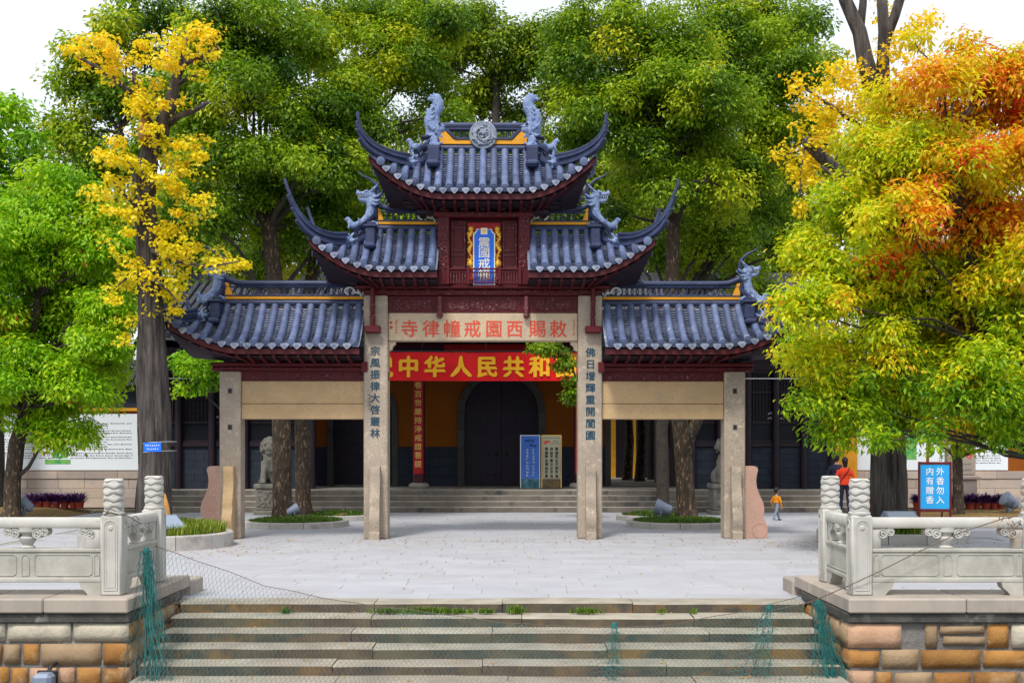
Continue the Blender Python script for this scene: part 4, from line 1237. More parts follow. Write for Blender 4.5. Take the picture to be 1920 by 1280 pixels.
# middle roofs
for s in (-1,1):
    e=dict(s=s,xr=2.22,xs=2.0,xc=3.45,c=.22,h=.62,zm=5.60,xside=3.2,tip=(s*3.93,-1.45,7.06),tm=.40)
    xs_=[s*(1.02+.223*i) for i in range(11)]
    rx=sorted((s*.93,s*2.2))
    roof('middle_roof',[e],6.28,5.42,1.0,.223,xs_,dict(x0=rx[0],x1=rx[1],kind='wing'),cut_x=s*.90,lab='middle tier roof on the %s'%('left' if s<0 else 'right'))
# lower roofs
for s in (-1,1):
    e=dict(s=s,xr=5.32,xs=4.75,xc=6.25,c=.22,h=.50,zm=4.15,xside=6.0,tip=(s*6.55,-1.38,5.25),tm=.42)
    xs_=[s*(2.55+.246*i) for i in range(15)]
    rx=sorted((s*2.44,s*5.30))
    roof('lower_roof',[e],4.74,3.90,1.0,.246,xs_,dict(x0=rx[0],x1=rx[1],kind='wing'),cut_x=s*2.44,lab='lowest tier roof on the %s'%('left' if s<0 else 'right'))

# dragons on the ridge ends of the four wing roofs
for s in (-1,1):
    for (x,zb,sc) in ((2.28,6.30,1.0),(5.42,4.78,.92)):
        q=MB(); q.cbox(s*x-.10,s*x+.10,-.46,-.02,zb-.30,zb+.02,.02); q.cbox(s*x-.13,s*x+.13,-.49,.05,zb+.022,zb+.07,.015); q.cbox(s*x-.12,s*x+.12,-.60,-.2,zb-.42,zb-.302,.04)
        q.cbox(s*x-.09,s*x+.09,-.30,.09,zb+.073,zb+.16,.015); q.build('dragon_plinth',M['ridge'],gate)
        q=MB(); z0=zb+.15
        q.tube([(s*(x+.42),-.16,z0-.08),(s*(x+.22),-.1,z0+.02),(s*(x+.07),-.06,z0+.14),(s*(x+.02),-.04,z0+.32),(s*(x+.03),-.04,z0+.46)],[.055,.07,.10,.10,.10],9)
        for k in range(5): q.ell((s*(x+.0+.07*k-.1),-.15,z0-.02+.03*(k%2)),(.055,.05,.05))
        nk=fbuild(q,'dragon_neck',M['dragon'],gate,.016,1)
        add_dragon(gate,'dragon_head',s,(s*(x-.0),-.04,z0+.46),sc)
        q=MB(); q.tube([(s*(x-.05),-.04,z0+.45),(s*(x-.14),-.04,z0+.62),(s*(x-.10),-.04,z0+.80),(s*(x+.04),-.04,z0+.93),(s*(x+.2),-.04,z0+1.0),(s*(x+.3),-.04,z0+1.1)],[.06,.05,.04,.03,.02,.008],7)
        q.tube([(s*(x-.08),-.04,z0+.1),(s*(x-.07),-.04,z0+.3),(s*(x-.06),-.04,z0+.5)],.05,7)
        q.build('dragon_whisker',M['ridge'],gate,smooth=True)
# fish dragons on the top ridge
for s in (-1,1):
    q=MB(); X=s*1.0; z=8.0
    q.ell((X-s*.02,0,z+.42),(.17,.12,.17)); q.ell((X-s*.13,0,z+.42),(.15,.10,.10))
    q.tube([(X-s*.12,0,z+.47),(X-s*.25,0,z+.46),(X-s*.34,0,z+.50)],[.085,.06,.045],8)
    q.tube([(X-s*.08,0,z+.32),(X-s*.18,0,z+.22),(X-s*.28,0,z+.19)],[.08,.055,.03],8)
    q.ell((X-s*.37,0,z+.54),(.05,.05,.035)); q.tube([(X-s*.30,0,z+.52),(X-s*.36,0,z+.60)],[.03,.01],6)
    q.tube([(X+s*.05,0,z+.25),(X+s*.02,0,z+.40),(X+s*.06,0,z+.58),(X+s*.03,0,z+.74),(X-s*.06,0,z+.86),(X-s*.07,0,z+.97),(X-s*.02,0,z+1.07),(X+s*.05,0,z+1.11)],[.15,.17,.165,.145,.125,.12,.11,.06],10,flat=.75)
    for k,(a,b_) in enumerate(((.12,1.07),(.10,1.13),(.02,1.17),(-.06,1.15))):
        q.tube([(X+s*.0,0,z+1.05),(X+s*a,0,z+b_)],[.05,.02],6)
    q.ell((X+s*.11,0,z+1.04),(.045,.04,.045))
    for k in range(7):
        zz=z+.45+.085*k; xx=X+s*(.20-.02*abs(k-2)-(.07 if k>4 else 0)); q.tube([(xx-s*.06,0,zz),(xx+s*.02,0,zz+.05)],[.05,.012],6)
    for y in (-.09,.09):
        q.ell((X-s*.09,y,z+.50),(.05,.03,.04)); q.tube([(X+s*.02,y*1.2,z+.38),(X+s*.12,y*1.7,z+.46),(X+s*.16,y*1.7,z+.55)],[.05,.03,.01],6)
        q.tube([(X-s*.0,y*1.1,z+.28),(X+s*.10,y*1.5,z+.26),(X+s*.17,y*1.6,z+.30)],[.05,.03,.01],6)
        for k in range(3): q.tube([(X+s*.05,y*1.2,z+.60+.1*k),(X+s*.0,y*1.5,z+.66+.1*k)],[.04,.01],6)
    o=fbuild(q,'ridge_fish_dragon',M['dragon'],gate,.013,1)
    q=MB()
    for y in (-.115,.115): q.ell((X-s*.10,y,z+.505),(.028,.015,.028),8,5)
    q.build('eye',M['dark'],o)
    # carved plinth below, stepping down the slope
    q=MB(); q.cbox(X-.12,X+.12,-.5,.1,z-.34,z-.05,.02); q.cbox(X-.14,X+.14,-.66,-.2,z-.48,z-.345,.05); q.cbox(X-.15,X+.15,-.4,.14,z-.047,z+.0,.012); q.cbox(X-.10,X+.10,-.12,.10,z+.003,z+.22,.015); q.cbox(X-.0,X+s*.26,-.12,.12,z+.223,z+.262,.01)
    q.build('dragon_plinth',M['ridge'],gate)
    q=MB(); q.ell((X,-.19,z+.14),(.09,.07,.12)); q.ell((X,-.21,z+.0),(.11,.08,.09)); q.ell((X,-.24,z+.05),(.06,.06,.06))
    for k in (-1,1):
        q.tube([(X+k*.05,-.2,z+.05),(X+k*.17,-.22,z+.09),(X+k*.16,-.22,z+.17)],[.03,.022,.01],6); q.tube([(X+k*.05,-.24,z-.05),(X+k*.12,-.30,z-.13),(X+k*.19,-.32,z-.16)],[.035,.025,.01],6)
    fbuild(q,'plinth_figure',M['dragon'],gate,.018,2)
# medallion
q=MB(); MZ=8.28
q.tube([(0,-.10,MZ),(0,-.05,MZ),(0,.05,MZ),(0,.10,MZ)],[.25,.285,.285,.25],32)
md=q.build('medallion',M['medal'],gate,auto=40)
q=MB(); n=32; q.tube([(.268*math.cos(2*math.pi*i/n),-.085,MZ+.268*math.sin(2*math.pi*i/n)) for i in range(n+1)],.022,6,cap=False)
rs=random.Random(31)
q.tube([( (.06+.15*(i/22))*math.cos(.55*i),-.115,MZ+(.06+.15*(i/22))*math.sin(.55*i)) for i in range(23)],[.028+.014*math.sin(i*.8) for i in range(23)],7)
for _ in range(30):
    a=rs.uniform(0,6.28); r_=rs.uniform(.05,.23); b_=rs.uniform(0,6.28); p=Vector((r_*math.cos(a),-.115,MZ+r_*math.sin(a)))
    q.tube([p,p+Vector((.04*math.cos(b_),-.02,.04*math.sin(b_))),p+Vector((.07*math.cos(b_+.6),-.005,.07*math.sin(b_+.6)))],[.024,.02,.007],5)
q.ell((.02,-.13,MZ+.03),(.05,.04,.05)); q.ell((-.16,-.12,MZ-.04),(.045,.03,.045))
q.build('medallion_carving',M['medal'],md,smooth=True,kind='stuff')

# ---------------------------------------------------------- the little chamber with the name plaque
CH0,CH1=-.93,.97     # outer edges of its corner posts
for x in (-.80,.84):
    q=MB(); q.cbox(x-.12,x+.12,-.34,-.10,5.175,6.72,.02); pst=q.build('chamber_post',M['redwood'],gate)
    q=MB(); relief(q,x-.11,x+.11,5.4,6.6,-.342,60,int(x*10)+3,(.02,.05),.012); q.build('carving',M['carve'],pst,smooth=True,kind='stuff')
q=MB(); q.box(-.93,.97,-.06,.3,5.175,6.95); q.build('chamber_wall',M['redwood'],gate)
q=MB(); q.cbox(-1.0,1.04,-.36,-.06,6.55,6.66,.02); hb=q.build('chamber_beam',M['redwood'],gate)
q=MB(); relief(q,-.66,.70,6.56,6.65,-.362,70,77,(.02,.04),.008); q.build('carving',M['carve'],hb,smooth=True,kind='stuff')
for i in range(5):
    x=-.82+.41*i
    q=MB(); q.cbox(x-.05,x+.05,-.5,-.06,6.67,6.72,.008); q.cbox(x-.13,x+.13,-.52,-.42,6.725,6.78,.008); q.cbox(x-.05,x+.05,-.75,-.06,6.785,6.83,.008); q.cbox(x-.13,x+.13,-.76,-.66,6.835,6.88,.008); q.build('bracket_set',M['darkwood'],gate)
q=MB(); q.box(-1.6,1.6,-.45,.45,6.80,6.83); q.build('bracket_board',M['darkwood'],gate)
for s in (-1,1):
    for (a,z,l) in ((1.05,6.62,.5),(1.15,6.74,.8),(1.3,6.86,1.0)):
        q=MB(); q.cbox(min(s*.97,s*(.97+l*.75)),max(s*.97,s*(.97+l*.75)),-.30,.30,z,z+.09,.015); q.build('bracket_arm',M['darkwood'],gate)
# bracket tier under the middle roofs
for s in (-1,1):
    a,b_=sorted((s*.97,s*2.55)); q=MB(); q.box(a,b_,-.2,.2,5.175,5.46); q.build('bracket_board',M['darkwood'],gate)
    for i in range(4):
        x=s*(1.2+.38*i); q=MB(); q.cbox(x-.05,x+.05,-.5,-.201,5.2,5.26,.008); q.cbox(x-.12,x+.12,-.52,-.42,5.265,5.32,.008); q.cbox(x-.05,x+.05,-.75,-.201,5.325,5.37,.008); q.build('bracket_set',M['darkwood'],gate)
    for (l,z) in ((2.75,5.18),(3.0,5.28),(3.25,5.4)):
        a,b_=sorted((s*2.552,s*l)); q=MB(); q.cbox(a,b_,-.28,.28,z,z+.08,.012); q.build('bracket_arm',M['darkwood'],gate)
# carved side panels
for (x0,x1) in ((-.66,-.36),(.40,.70)):
    q=MB(); q.cbox(x0,x1,-.13,-.061,5.55,6.53,.01); pn=q.build('carved_panel',M['redwood'],gate)
    q=MB()
    for z in (5.56,5.80,5.90,6.36): q.box(x0+.01,x1-.01,-.155,-.131,z-.015,z+.015)
    q.box(x0+.005,x0+.03,-.15,-.132,5.58,6.5); q.box(x1-.03,x1-.005,-.15,-.132,5.58,6.5)
    q.build('panel_frame',M['carve'],pn,kind='stuff')
    q=MB(); relief(q,x0+.03,x1-.03,6.38,6.51,-.132,30,int(x0*9),(.02,.04),.008)
    for zz in frange(5.93,6.33,9):
        relief(q,x0+.02,x0+.085,zz-.03,zz+.03,-.132,3,int(zz*90),(.02,.03),.007); relief(q,x1-.085,x1-.02,zz-.03,zz+.03,-.132,3,int(zz*91),(.02,.03),.007)
    q.build('carving',M['carve'],pn,smooth=True,kind='stuff')
# plaque with its golden dragons
PXC=gx(908)
q=MB(); q.cbox(PXC-.34,PXC+.34,-.16,-.062,5.30,6.47,.01); pl=q.build('plaque_back',M['board'],gate)
w2=.225; zt_=6.32; zb_=5.18
outl=[(-w2,zb_),(w2,zb_),(w2,zt_-.10),(w2-.03,zt_-.075),(w2-.06,zt_-.04),(w2-.07,zt_),(w2-.10,zt_+.005),(.08,zt_-.01),(-.08,zt_-.01),(-w2+.10,zt_+.005),(-w2+.07,zt_),(-w2+.06,zt_-.04),(-w2+.03,zt_-.075),(-w2,zt_-.10)]
q=MB(); q.prism([(PXC+a,b_) for a,b_ in outl],-.255,-.165); plq=q.build('plaque_rim',M['cream'],gate)
q=MB(); q.prism([(PXC+a*.89,(b_-5.75)*.975+5.75) for a,b_ in outl],-.262,-.256); q.build('plaque_board',M['plaque'],plq)
q=MB()
letters(q,[(c,PXC,gz(py),.25,.225,-.265) for c,py in zip('震國戒幢',(458.5,477.5,497.5,517))],off=.01,brush=.012,seed=41)
q.build('lettering',M['cream'],plq)
q=MB(); q.cbox(PXC-.068,PXC+.068,-.272,-.2625,gz(444)-.0,gz(432),.003); sl=q.build('plaque_seal',M['cream'],plq)
q=MB(); cz=gz(438)
for (a,b_,c_,d_) in ((-.008,.008,-.048,.048),(-.048,.048,-.008,.008),(-.045,-.015,.02,.034),(.015,.045,.02,.034),(-.045,-.015,-.034,-.02),(.015,.045,-.034,-.02)): q.box(PXC+a,PXC+b_,-.275,-.2725,cz+c_,cz+d_)
q.build('seal_mark',M['gold'],sl)
q=MB(); letters(q,[(c,PXC-.06+.06*i,gz(527.5),.07,.07,-.265) for i,c in enumerate('155')],off=.03); q.build('lettering',M['gold'],plq)
for s in (-1,1):
    q=MB()
    pts=[(PXC+s*(.285+.035*math.sin(i*1.05)),-.19,5.55+.045*i) for i in range(18)]
    q.tube(pts,[.03+.012*math.sin(i*.9) for i in range(18)],7)
    rs=random.Random(60+s)
    for i in range(26):
        p=Vector(pts[rs.randrange(18)]); a=rs.uniform(0,6.28); q.tube([p,p+Vector((.05*math.cos(a),-.02,.05*math.sin(a))),p+Vector((.075*math.cos(a+.5),-.01,.075*math.sin(a+.5)))],[.02,.016,.006],5)
    q.ell((PXC+s*.27,-.2,6.33),(.06,.045,.06)); q.ell((PXC+s*.28,-.21,5.62),(.055,.04,.08))
    q.build('plaque_dragon',M['gold'],gate,smooth=True)
# railing in front of the chamber
def rail(x0,x1):
    q=MB(); q.cbox(x0,x1,-.40,-.36,5.47,5.505,.006); q.cbox(x0,x1,-.40,-.36,5.405,5.43,.006); q.cbox(x0,x1,-.40,-.36,5.195,5.22,.006); r_=q.build('railing',M['redwood'],gate)
    n=int((x1-x0)/.055)
    q=MB()
    for i in range(n): q.tube([(x0+(i+.5)*(x1-x0)/n,-.38,5.22),(x0+(i+.5)*(x1-x0)/n,-.38,5.405)],.011,6)
    q.build('baluster',M['carve'],r_,kind='stuff')
for a,b_ in ((-.68,-.33),(-.27,.31),(.37,.72)): rail(a,b_)
for x in (-.71,-.30,.34,.75): q=MB(); q.cbox(x-.03,x+.03,-.42,-.34,5.175,5.55,.008); q.build('railing_post',M['redwood'],gate)
# ------------------------------------------------------------------ marble balustrades
def cloud_drum(mb, c, r=.104, z0=1.16, z1=1.52, n=56, m=64, ph=0):
    """post head wrapped in five bands of carved cloud"""
    vs=[];fs=[]
    for j in range(m+1):
        z=z0+(z1-z0)*j/m
        for i in range(n):
            a=2*math.pi*i/n; rr_=r
            for k in range(5):
                zk=z0+.035+.072*k+ .013*math.sin(4*a+ph+k*math.pi)
                d_=z-zk
                if 0<=d_<.072: rr_=r-.016*math.exp(-(d_/.010)**2)+.008*math.sin(math.pi*min(1,d_/.072))
            e=min((z1-z)/.03,1); rr_*= (1-.22*(1-max(0,e))**2)
            q4=1+.05*math.cos(4*a)*-1
            vs.append((c[0]+rr_*q4*math.cos(a),c[1]+rr_*q4*math.sin(a),z))
    for j in range(m):
        for i in range(n):
            i2=(i+1)%n; fs.append((j*n+i,j*n+i2,(j+1)*n+i2,(j+1)*n+i))
    fs.append(tuple(range(m*n,(m+1)*n)))
    mb.add(vs,fs)
def arch_line(mb, x0,x1,z0,z1,y,r_=.006,n=10):
    """raised outline with a round head, on the face at depth y"""
    hw=(x1-x0)/2; cx=(x0+x1)/2
    pts=[(x0,y,z0)]+[(cx-hw*math.cos(math.pi*i/n),y,z1-hw+hw*math.sin(math.pi*i/n)) for i in range(n+1)]+[(x1,y,z0)]
    pts.append(pts[0]); mb.tube(pts,r_,5,cap=False)
def rect_line(mb,x0,x1,z0,z1,y,r_=.006,c=.035):
    pts=[]
    for (cx,cz,a0) in ((x0+c,z0+c,math.pi),(x1-c,z0+c,1.5*math.pi),(x1-c,z1-c,0),(x0+c,z1-c,.5*math.pi)):
        for i in range(5): a=a0+math.pi/2*i/4; pts.append((cx+c*math.cos(a),y,cz+c*math.sin(a)))
    pts.append(pts[0]); mb.tube(pts,r_,5,cap=False)
def make_post(root,x,y,ph):
    q=MB(); z0=CZ-.002
    q.cbox(x-.115,x+.115,y-.115,y+.115,z0,1.125,.018); q.lathe([(.112,1.12),(.118,1.128),(.118,1.15),(.10,1.165)],24,(x,y,0))
    p=q.build('balustrade_post',M['marble'],root,auto=40)
    q=MB()
    for s,(dx,dy) in enumerate(((0,-1),(1,0),(0,1),(-1,0))):
        q.M=Matrix.Translation((x,y,0))@Matrix.Rotation(s*math.pi/2,4,'Z')
        arch_line(q,-.072,.072,z0+.06,1.07,-.117,.006); arch_line(q,-.05,.05,z0+.09,1.045,-.116,.004)
        q.ell((0,-.112,.99),(.035,.012,.035),8,5)
    q.M=None; q.build('post_moulding',M['marble'],p,smooth=True)
    q=MB(); cloud_drum(q,(x,y),ph=ph); q.build('cloud_finial',M['marble'],p,smooth=True)
def make_panel(root,T,L,first=True):
    """one stone panel of length L along local x, starting at 0; T places it"""
    def nb(): q=MB(); q.M=T; return q
    q=nb(); n=10
    prof=[(-.07,.985),(.07,.985),(.08,1.0),(.08,1.06),(.06,1.09),(.03,1.10),(-.03,1.10),(-.06,1.09),(-.08,1.06),(-.08,1.0)]
    q.prism(prof,0,L,'x'); q.build('handrail',M['marble'],root,auto=35)
    q=nb(); q.cbox(0,L,-.065,.065,.42,.753,.008); q.cbox(0,L,-.08,.08,.725,.765,.008); q.cbox(0,L,-.075,.075,.40,.445,.008)
    pn=q.build('panel',M['marbleg'],root)
    q=nb()
    for y in (-.067,.067):
        k=max(1,round(L/.82)); wv=L/k
        for i in range(k):
            rect_line(q,i*wv+.10,(i+1)*wv-.10,.475,.70,y); arch_line(q,i*wv-.04 if i else .02,i*wv+.04 if i else .075,.475,.70,y)
            arch_line(q,(i+1)*wv-.075,(i+1)*wv-.02,.475,.70,y) if i==k-1 else None
    q.build('panel_moulding',M['marbleg'],pn,smooth=True)
    for x,full in ((0,False),(L/2,True),(L,False)):
        q=nb()
        if full: q.lathe([(.075,.765),(.08,.78),(.05,.80),(.085,.85),(.09,.88),(.06,.90),(.07,.92),(.10,.945),(.10,.985)],14,(x,0,0))
        else: q.cbox(min(x,x+(.1 if x==0 else -.1)),max(x,x+(.1 if x==0 else -.1)),-.06,.06,.765,.985,.006)
        for sg in ((-1,1) if full else ((1,) if x==0 else (-1,))):
            for (dx,dz,rd) in ((.12,.925,.052),(.20,.945,.045)):
                for y in (-.0,):
                    cx=x+sg*dx
                    q.tube([(cx,-.06,dz),(cx,.06,dz)],rd,14); q.tube([(cx+.02*math.cos(a)+.0,-.068,dz+.02*math.sin(a)) for a in [math.pi*i/4 for i in range(7)]],.009,5)
                    q.tube([(cx+(rd-.006)*math.cos(a),-.062,dz+(rd-.006)*math.sin(a)) for a in [math.pi*i/6 for i in range(13)]],.008,5,cap=False)
            q.cbox(min(x,x+sg*.17),max(x,x+sg*.17),-.055,.055,.93,.984,.006)
        q.build('cloud_support',M['marble'],root,auto=45)
    for x,sg in ((0,1),(L,-1)):
        q=nb(); q.prism([(x,CZ-.002),(x+sg*.14,CZ-.002),(x+sg*.17,.30),(x+sg*.22,.34),(x+sg*.24,.40),(x,.40)],-.07,.07); q.build('panel_foot',M['marbleg'],root)
def balustrade(s):
    xn,xf=(-4.33,-4.285) if s<0 else (3.78,3.81)
    lab=('white marble balustrade at the left of the water steps, rust stained at its corner post' if s<0 else 'white marble balustrade right of the water steps with a wire across its panel')
    root=thing('marble_balustrade',lab,'balustrade',(xn,12.77,0),0,'marble balustrades beside the water steps')
    W=Matrix.Translation((-xn,-12.77,0))
    kids0=set(bpy.data.objects)
    make_post(root,0,0,.4 if s<0 else 1.2)
    make_post(root,xf-xn,1.28,2.0)
    L=1.64
    T=Matrix.Translation((s*.118,.0,0))@(Matrix.Identity(4) if s>0 else Matrix.Translation((-L,0,0)))
    make_panel(root,T,L)
    make_post(root,s*(.118+L+.118),0,2.6)
    make_panel(root,Matrix.Translation((s*(.236+.118+L),.0,0))@(Matrix.Identity(4) if s>0 else Matrix.Translation((-L,0,0))),L)
    a=math.atan2(1.28,xf-xn)
    T=Matrix.Translation((.118*math.cos(a),.118*math.sin(a),0))@Matrix.Rotation(a,4,'Z')
    make_panel(root,T,math.hypot(1.28,xf-xn)-.236)
    return root
balustrade(-1); balustrade(1)

# ------------------------------------------------------------------ kerbed planters
def grass_mesh(name,pts,h,seed,wd=.012,tint=(.2,.9)):
    r_=np.random.default_rng(seed); pts=np.array(pts); n=len(pts)
    ang=r_.uniform(0,6.28,n); hh=h*r_.uniform(.5,1.15,n); lean=r_.uniform(.1,.7,n)*hh
    dx,dy=np.cos(ang),np.sin(ang)
    wx,wy=-dy*wd,dx*wd
    v=np.zeros((n,5,3))
    v[:,0]=pts+np.stack([wx,wy,0*wx],1); v[:,1]=pts-np.stack([wx,wy,0*wx],1)
    m_=pts+np.stack([dx*lean*.35,dy*lean*.35,hh*.6],1)
    v[:,2]=m_-np.stack([wx,wy,0*wx],1)*.8; v[:,3]=m_+np.stack([wx,wy,0*wx],1)*.8
    v[:,4]=pts+np.stack([dx*lean,dy*lean,hh],1)
    f=[]
    b_=np.arange(n)*5
    quads=np.stack([b_,b_+1,b_+2,b_+3],1); tris=np.stack([b_+3,b_+2,b_+4],1)
    me=bpy.data.meshes.new(name)
    me.vertices.add(n*5); me.vertices.foreach_set('co',v.reshape(-1))
    lp=np.concatenate([quads,tris],1).reshape(-1)
    me.loops.add(7*n); me.loops.foreach_set('vertex_index',lp.astype(np.int32))
    me.polygons.add(2*n)
    st=np.stack([np.arange(n)*7,np.arange(n)*7+4],1).reshape(-1); me.polygons.foreach_set('loop_start',st.astype(np.int32))
    me.update(calc_edges=True)
    at=me.attributes.new('tint','FLOAT','FACE'); t=r_.uniform(*tint,n); at.data.foreach_set('value',np.repeat(t,2).astype(np.float32))
    return me
def planter(label, cx, cy, r, h, grass_h, ng, group, seed, a_from=0, tw=.14, tint=(.2,.9), squash=1.0,wd=.012):
    root=thing('round_planter',label,'planter',(cx,cy,0),0,group)
    n=max(10,int(2*math.pi*r/.72)); r_=random.Random(seed)
    for i in range(n):
        a0=2*math.pi*i/n+.006/r; a1=2*math.pi*(i+1)/n-.006/r; k=4
        vs=[];fs=[]
        for j in range(k+1):
            a=a0+(a1-a0)*j/k; c_,s_=math.cos(a),math.sin(a)*squash
            hh=h+r_.uniform(-.0,.0)
            for (rd,z) in ((r,0),(r,hh-.02),(r-.02,hh),(r-tw,hh),(r-tw,0)): vs.append((rd*c_,rd*s_,z))
        for j in range(k):
            for q_ in range(5): fs.append((j*5+q_,(j+1)*5+q_,(j+1)*5+(q_+1)%5,j*5+(q_+1)%5))
        fs+=[(4,3,2,1,0),tuple(range(k*5,k*5+5))]
        q=MB(); q.add(vs,fs); o=q.build('kerb_stone',M['kerb'],root)
    q=MB(); q.tube([(0,0,.01),(0,0,h-.03)],r-tw+.004,40); 
    vs=[];fs=[]
    for j in range(9):
        for i in range(40):
            a=2*math.pi*i/40; rd=(r-tw+.004)*j/8; vs.append((rd*math.cos(a),rd*math.sin(a)*squash,h-.035+.07*(1-(j/8)**2)+.012*noise.noise(Vector((rd*3*math.cos(a),rd*3*math.sin(a),seed)))))
    for j in range(8):
        for i in range(40): fs.append((j*40+i,j*40+(i+1)%40,(j+1)*40+(i+1)%40,(j+1)*40+i))
    q=MB(); q.add(vs,fs); q.build('soil',M['soil'],root,smooth=True)
    pts=[]
    while len(pts)<ng:
        a=r_.uniform(0,6.28); rd=(r-tw-.01)*math.sqrt(r_.random()); x,y_=rd*math.cos(a),rd*math.sin(a)*squash
        if noise.noise(Vector((x*2.3,y_*2.3,seed)))<-.28: continue
        pts.append((x,y_,h-.04+.07*(1-(rd/(r-tw))**2)))
    me=grass_mesh('grass',pts,grass_h,seed,wd=wd,tint=tint); me.materials.append(M['leaf_grass'])
    link('grass',me,root,kind='stuff')
    return root
planter('tall kerbed planter of light long grass around the yellow ginkgo on the left',-6.75,22.3,1.42,.27,.22,9000,'planters around the ginkgo trees',1,tint=(.55,1.0))
planter('tall kerbed planter of grass behind the right balustrade',7.75,23.9,1.5,.2,.14,7000,'planters around the ginkgo trees',2,tint=(.4,.95))
planter('low kerbed planter with dark grass under the thick trunk behind the left bay',-5.15,28.0,1.25,.14,.085,4500,'low planters behind the gateway',3,tint=(.05,.65))
planter('small low planter just behind the left bay, closer to the hall steps',-4.55,30.6,1.05,.14,.085,2500,'low planters behind the gateway',4,tint=(.0,.5))
planter('low kerbed planter with dark grass under the forked trunk behind the right bay',4.0,27.9,1.27,.14,.085,4800,'low planters behind the gateway',5,tint=(.05,.65))
planter('small low planter just behind the right bay, closer to the hall steps',3.75,30.4,1.05,.14,.085,2500,'low planters behind the gateway',6,tint=(.0,.5))

# ------------------------------------------------------------------ stone lions
def stone_lion(s,label,loc):
    root=thing('stone_lion',label,'stone lion',loc,0,'stone lions before the hall steps')
    q=MB(); q.cbox(-.42,.42,-.5,.5,0,.12,.02); q.cbox(-.36,.36,-.44,.44,.123,.72,.02); q.cbox(-.41,.41,-.49,.49,.723,.86,.03); pd=q.build('pedestal',M['lion'],root)
    q=MB()
    relief(q,-.33,.33,.18,.68,-.445,40,9,(.05,.10),.02)
    q.ell((-.2*s,-.45,.32),(.12,.05,.12)); q.build('pedestal_carving',M['lion'],pd,smooth=True,kind='stuff')
    q=MB(); z=.86
    q.ell((0,.12,z+.30),(.27,.34,.30)); q.ell((0,-.08,z+.56),(.24,.24,.36)); q.ell((0,-.16,z+.66),(.21,.20,.24))
    for y in (-1,1):
        q.ell((y*.22,.14,z+.20),(.13,.26,.21)); q.tube([(y*.26,.10,z+.08),(y*.27,-.22,z+.05)],[.09,.075],8)
        q.tube([(y*.15,-.2,z+.62),(y*.165,-.27,z+.36),(y*.165,-.28,z+.07)],[.11,.085,.075],10); q.ell((y*.165,-.33,z+.05),(.09,.13,.055))
        for k in range(4): q.ell((y*.165+(k-1.5)*.04,-.43,z+.035),(.022,.04,.03))
    q.ell((0,-.20,z+1.03),(.22,.21,.22)); q.ell((0,-.36,z+.97),(.15,.10,.085)); q.ell((0,-.35,z+.86),(.12,.08,.05)); q.ell((0,-.43,z+1.02),(.055,.04,.04))
    for y in (-1,1):
        q.ell((y*.09,-.38,z+1.09),(.055,.04,.045)); q.ell((y*.20,-.13,z+1.14),(.05,.06,.07)); q.ell((y*.10,-.36,z+1.15),(.075,.05,.03))
    rs=random.Random(int(loc[0]*7)); n=0
    for i in range(80):
        a=rs.uniform(0,6.28); el=rs.uniform(-.9,1.45); d_=Vector((math.cos(a)*math.cos(el),math.sin(a)*math.cos(el),math.sin(el)))
        if d_.y<-.35 and el<1.0: continue
        q.ell(Vector((0,-.13,z+1.0))+Vector((d_.x*.26,d_.y*.24,d_.z*.28)),.055,7,5)
    q.tube([(0,-.26,z+.78),(.0,-.33,z+.74)],[.06,.05],8)
    q.tube([(0,.40,z+.25),(0,.5,z+.5),(0,.42,z+.75)],[.08,.11,.05],8)
    q.tube([(-.2,-.18,z+.72),(0,-.36,z+.66),(.2,-.18,z+.72)],[.025,.025,.025],6)
    if s<0: q.ell((.17,-.38,z+.10),(.13,.13,.13))
    else: q.ell((-.15,-.40,z+.08),(.10,.12,.09))
    o=fbuild(q,'lion',M['lion'],root,.022,2)
    q=MB()
    for y in (-1,1): q.ell((y*.09,-.415,z+1.09),(.022,.014,.02),8,5)
    q.build('eye',M['dark'],o)
    return root
stone_lion(-1,'seated grey stone lion on a carved pedestal, left of the hall steps',(-6.78,33.1,0))
stone_lion(1,'seated grey stone lion on a pedestal, half hidden by the right outer pillar',(5.98,33.1,0))

# ------------------------------------------------------------------ hanging banner, couplets, stands
t=thing('red_banner','long red cloth banner with golden characters hung under the hall eaves','banner',(-.87,34.25,3.83))
q=MB(); n=40; vs=[];fs=[]
x0,x1=-4.6,3.0
for i in range(n+1):
    x=x0+(x1-x0)*i/n
    for j in range(5):
        vs.append((x+.9,.02*math.sin(x*2.1+j)+.006*math.sin(x*7),(.835)*j/4-.02*math.sin(math.pi*i/n)))
for i in range(n):
    for j in range(4): fs.append((i*5+j,(i+1)*5+j,(i+1)*5+j+1,i*5+j+1))
q.add(vs,fs); bc=q.build('cloth',M['banner'],t,smooth=True)
q=MB(); s_=34.25/F
letters(q,[(c,(715+49.2*i-960)*s_+.9,.40,.64,.64,-.035) for i,c in enumerate('祝中华人民共和国成立')]+[('庆',(666-960)*s_+.9,.40,.64,.64,-.035)],off=.035)
q.build('lettering',M['goldflat'],bc)
q=MB(); q.tube([(x0+.9,0,.845),(x1+.9,0,.845)],.02,6); q.build('rod',M['dark'],t)
for i in range(5):
    x=-3.6+1.85*i; q=MB(); q.tube([(x,0,.845),(x,.28,1.32)],.008,4); q.build('cord',M['dark'],t)
t=thing('name_board','dark red board with two small golden characters above the red banner','name board',(-.75,36.2,4.72))
q=MB(); q.cbox(-1.35,1.35,0,.05,0,.34,.01); nb_=q.build('board',M['board'],t)
q=MB(); letters(q,[(c,-.95+.2*i,.02+.04,.2,.17,-.005) for i,c in enumerate('智言')],off=.02); q.build('lettering',M['goldflat'],nb_)
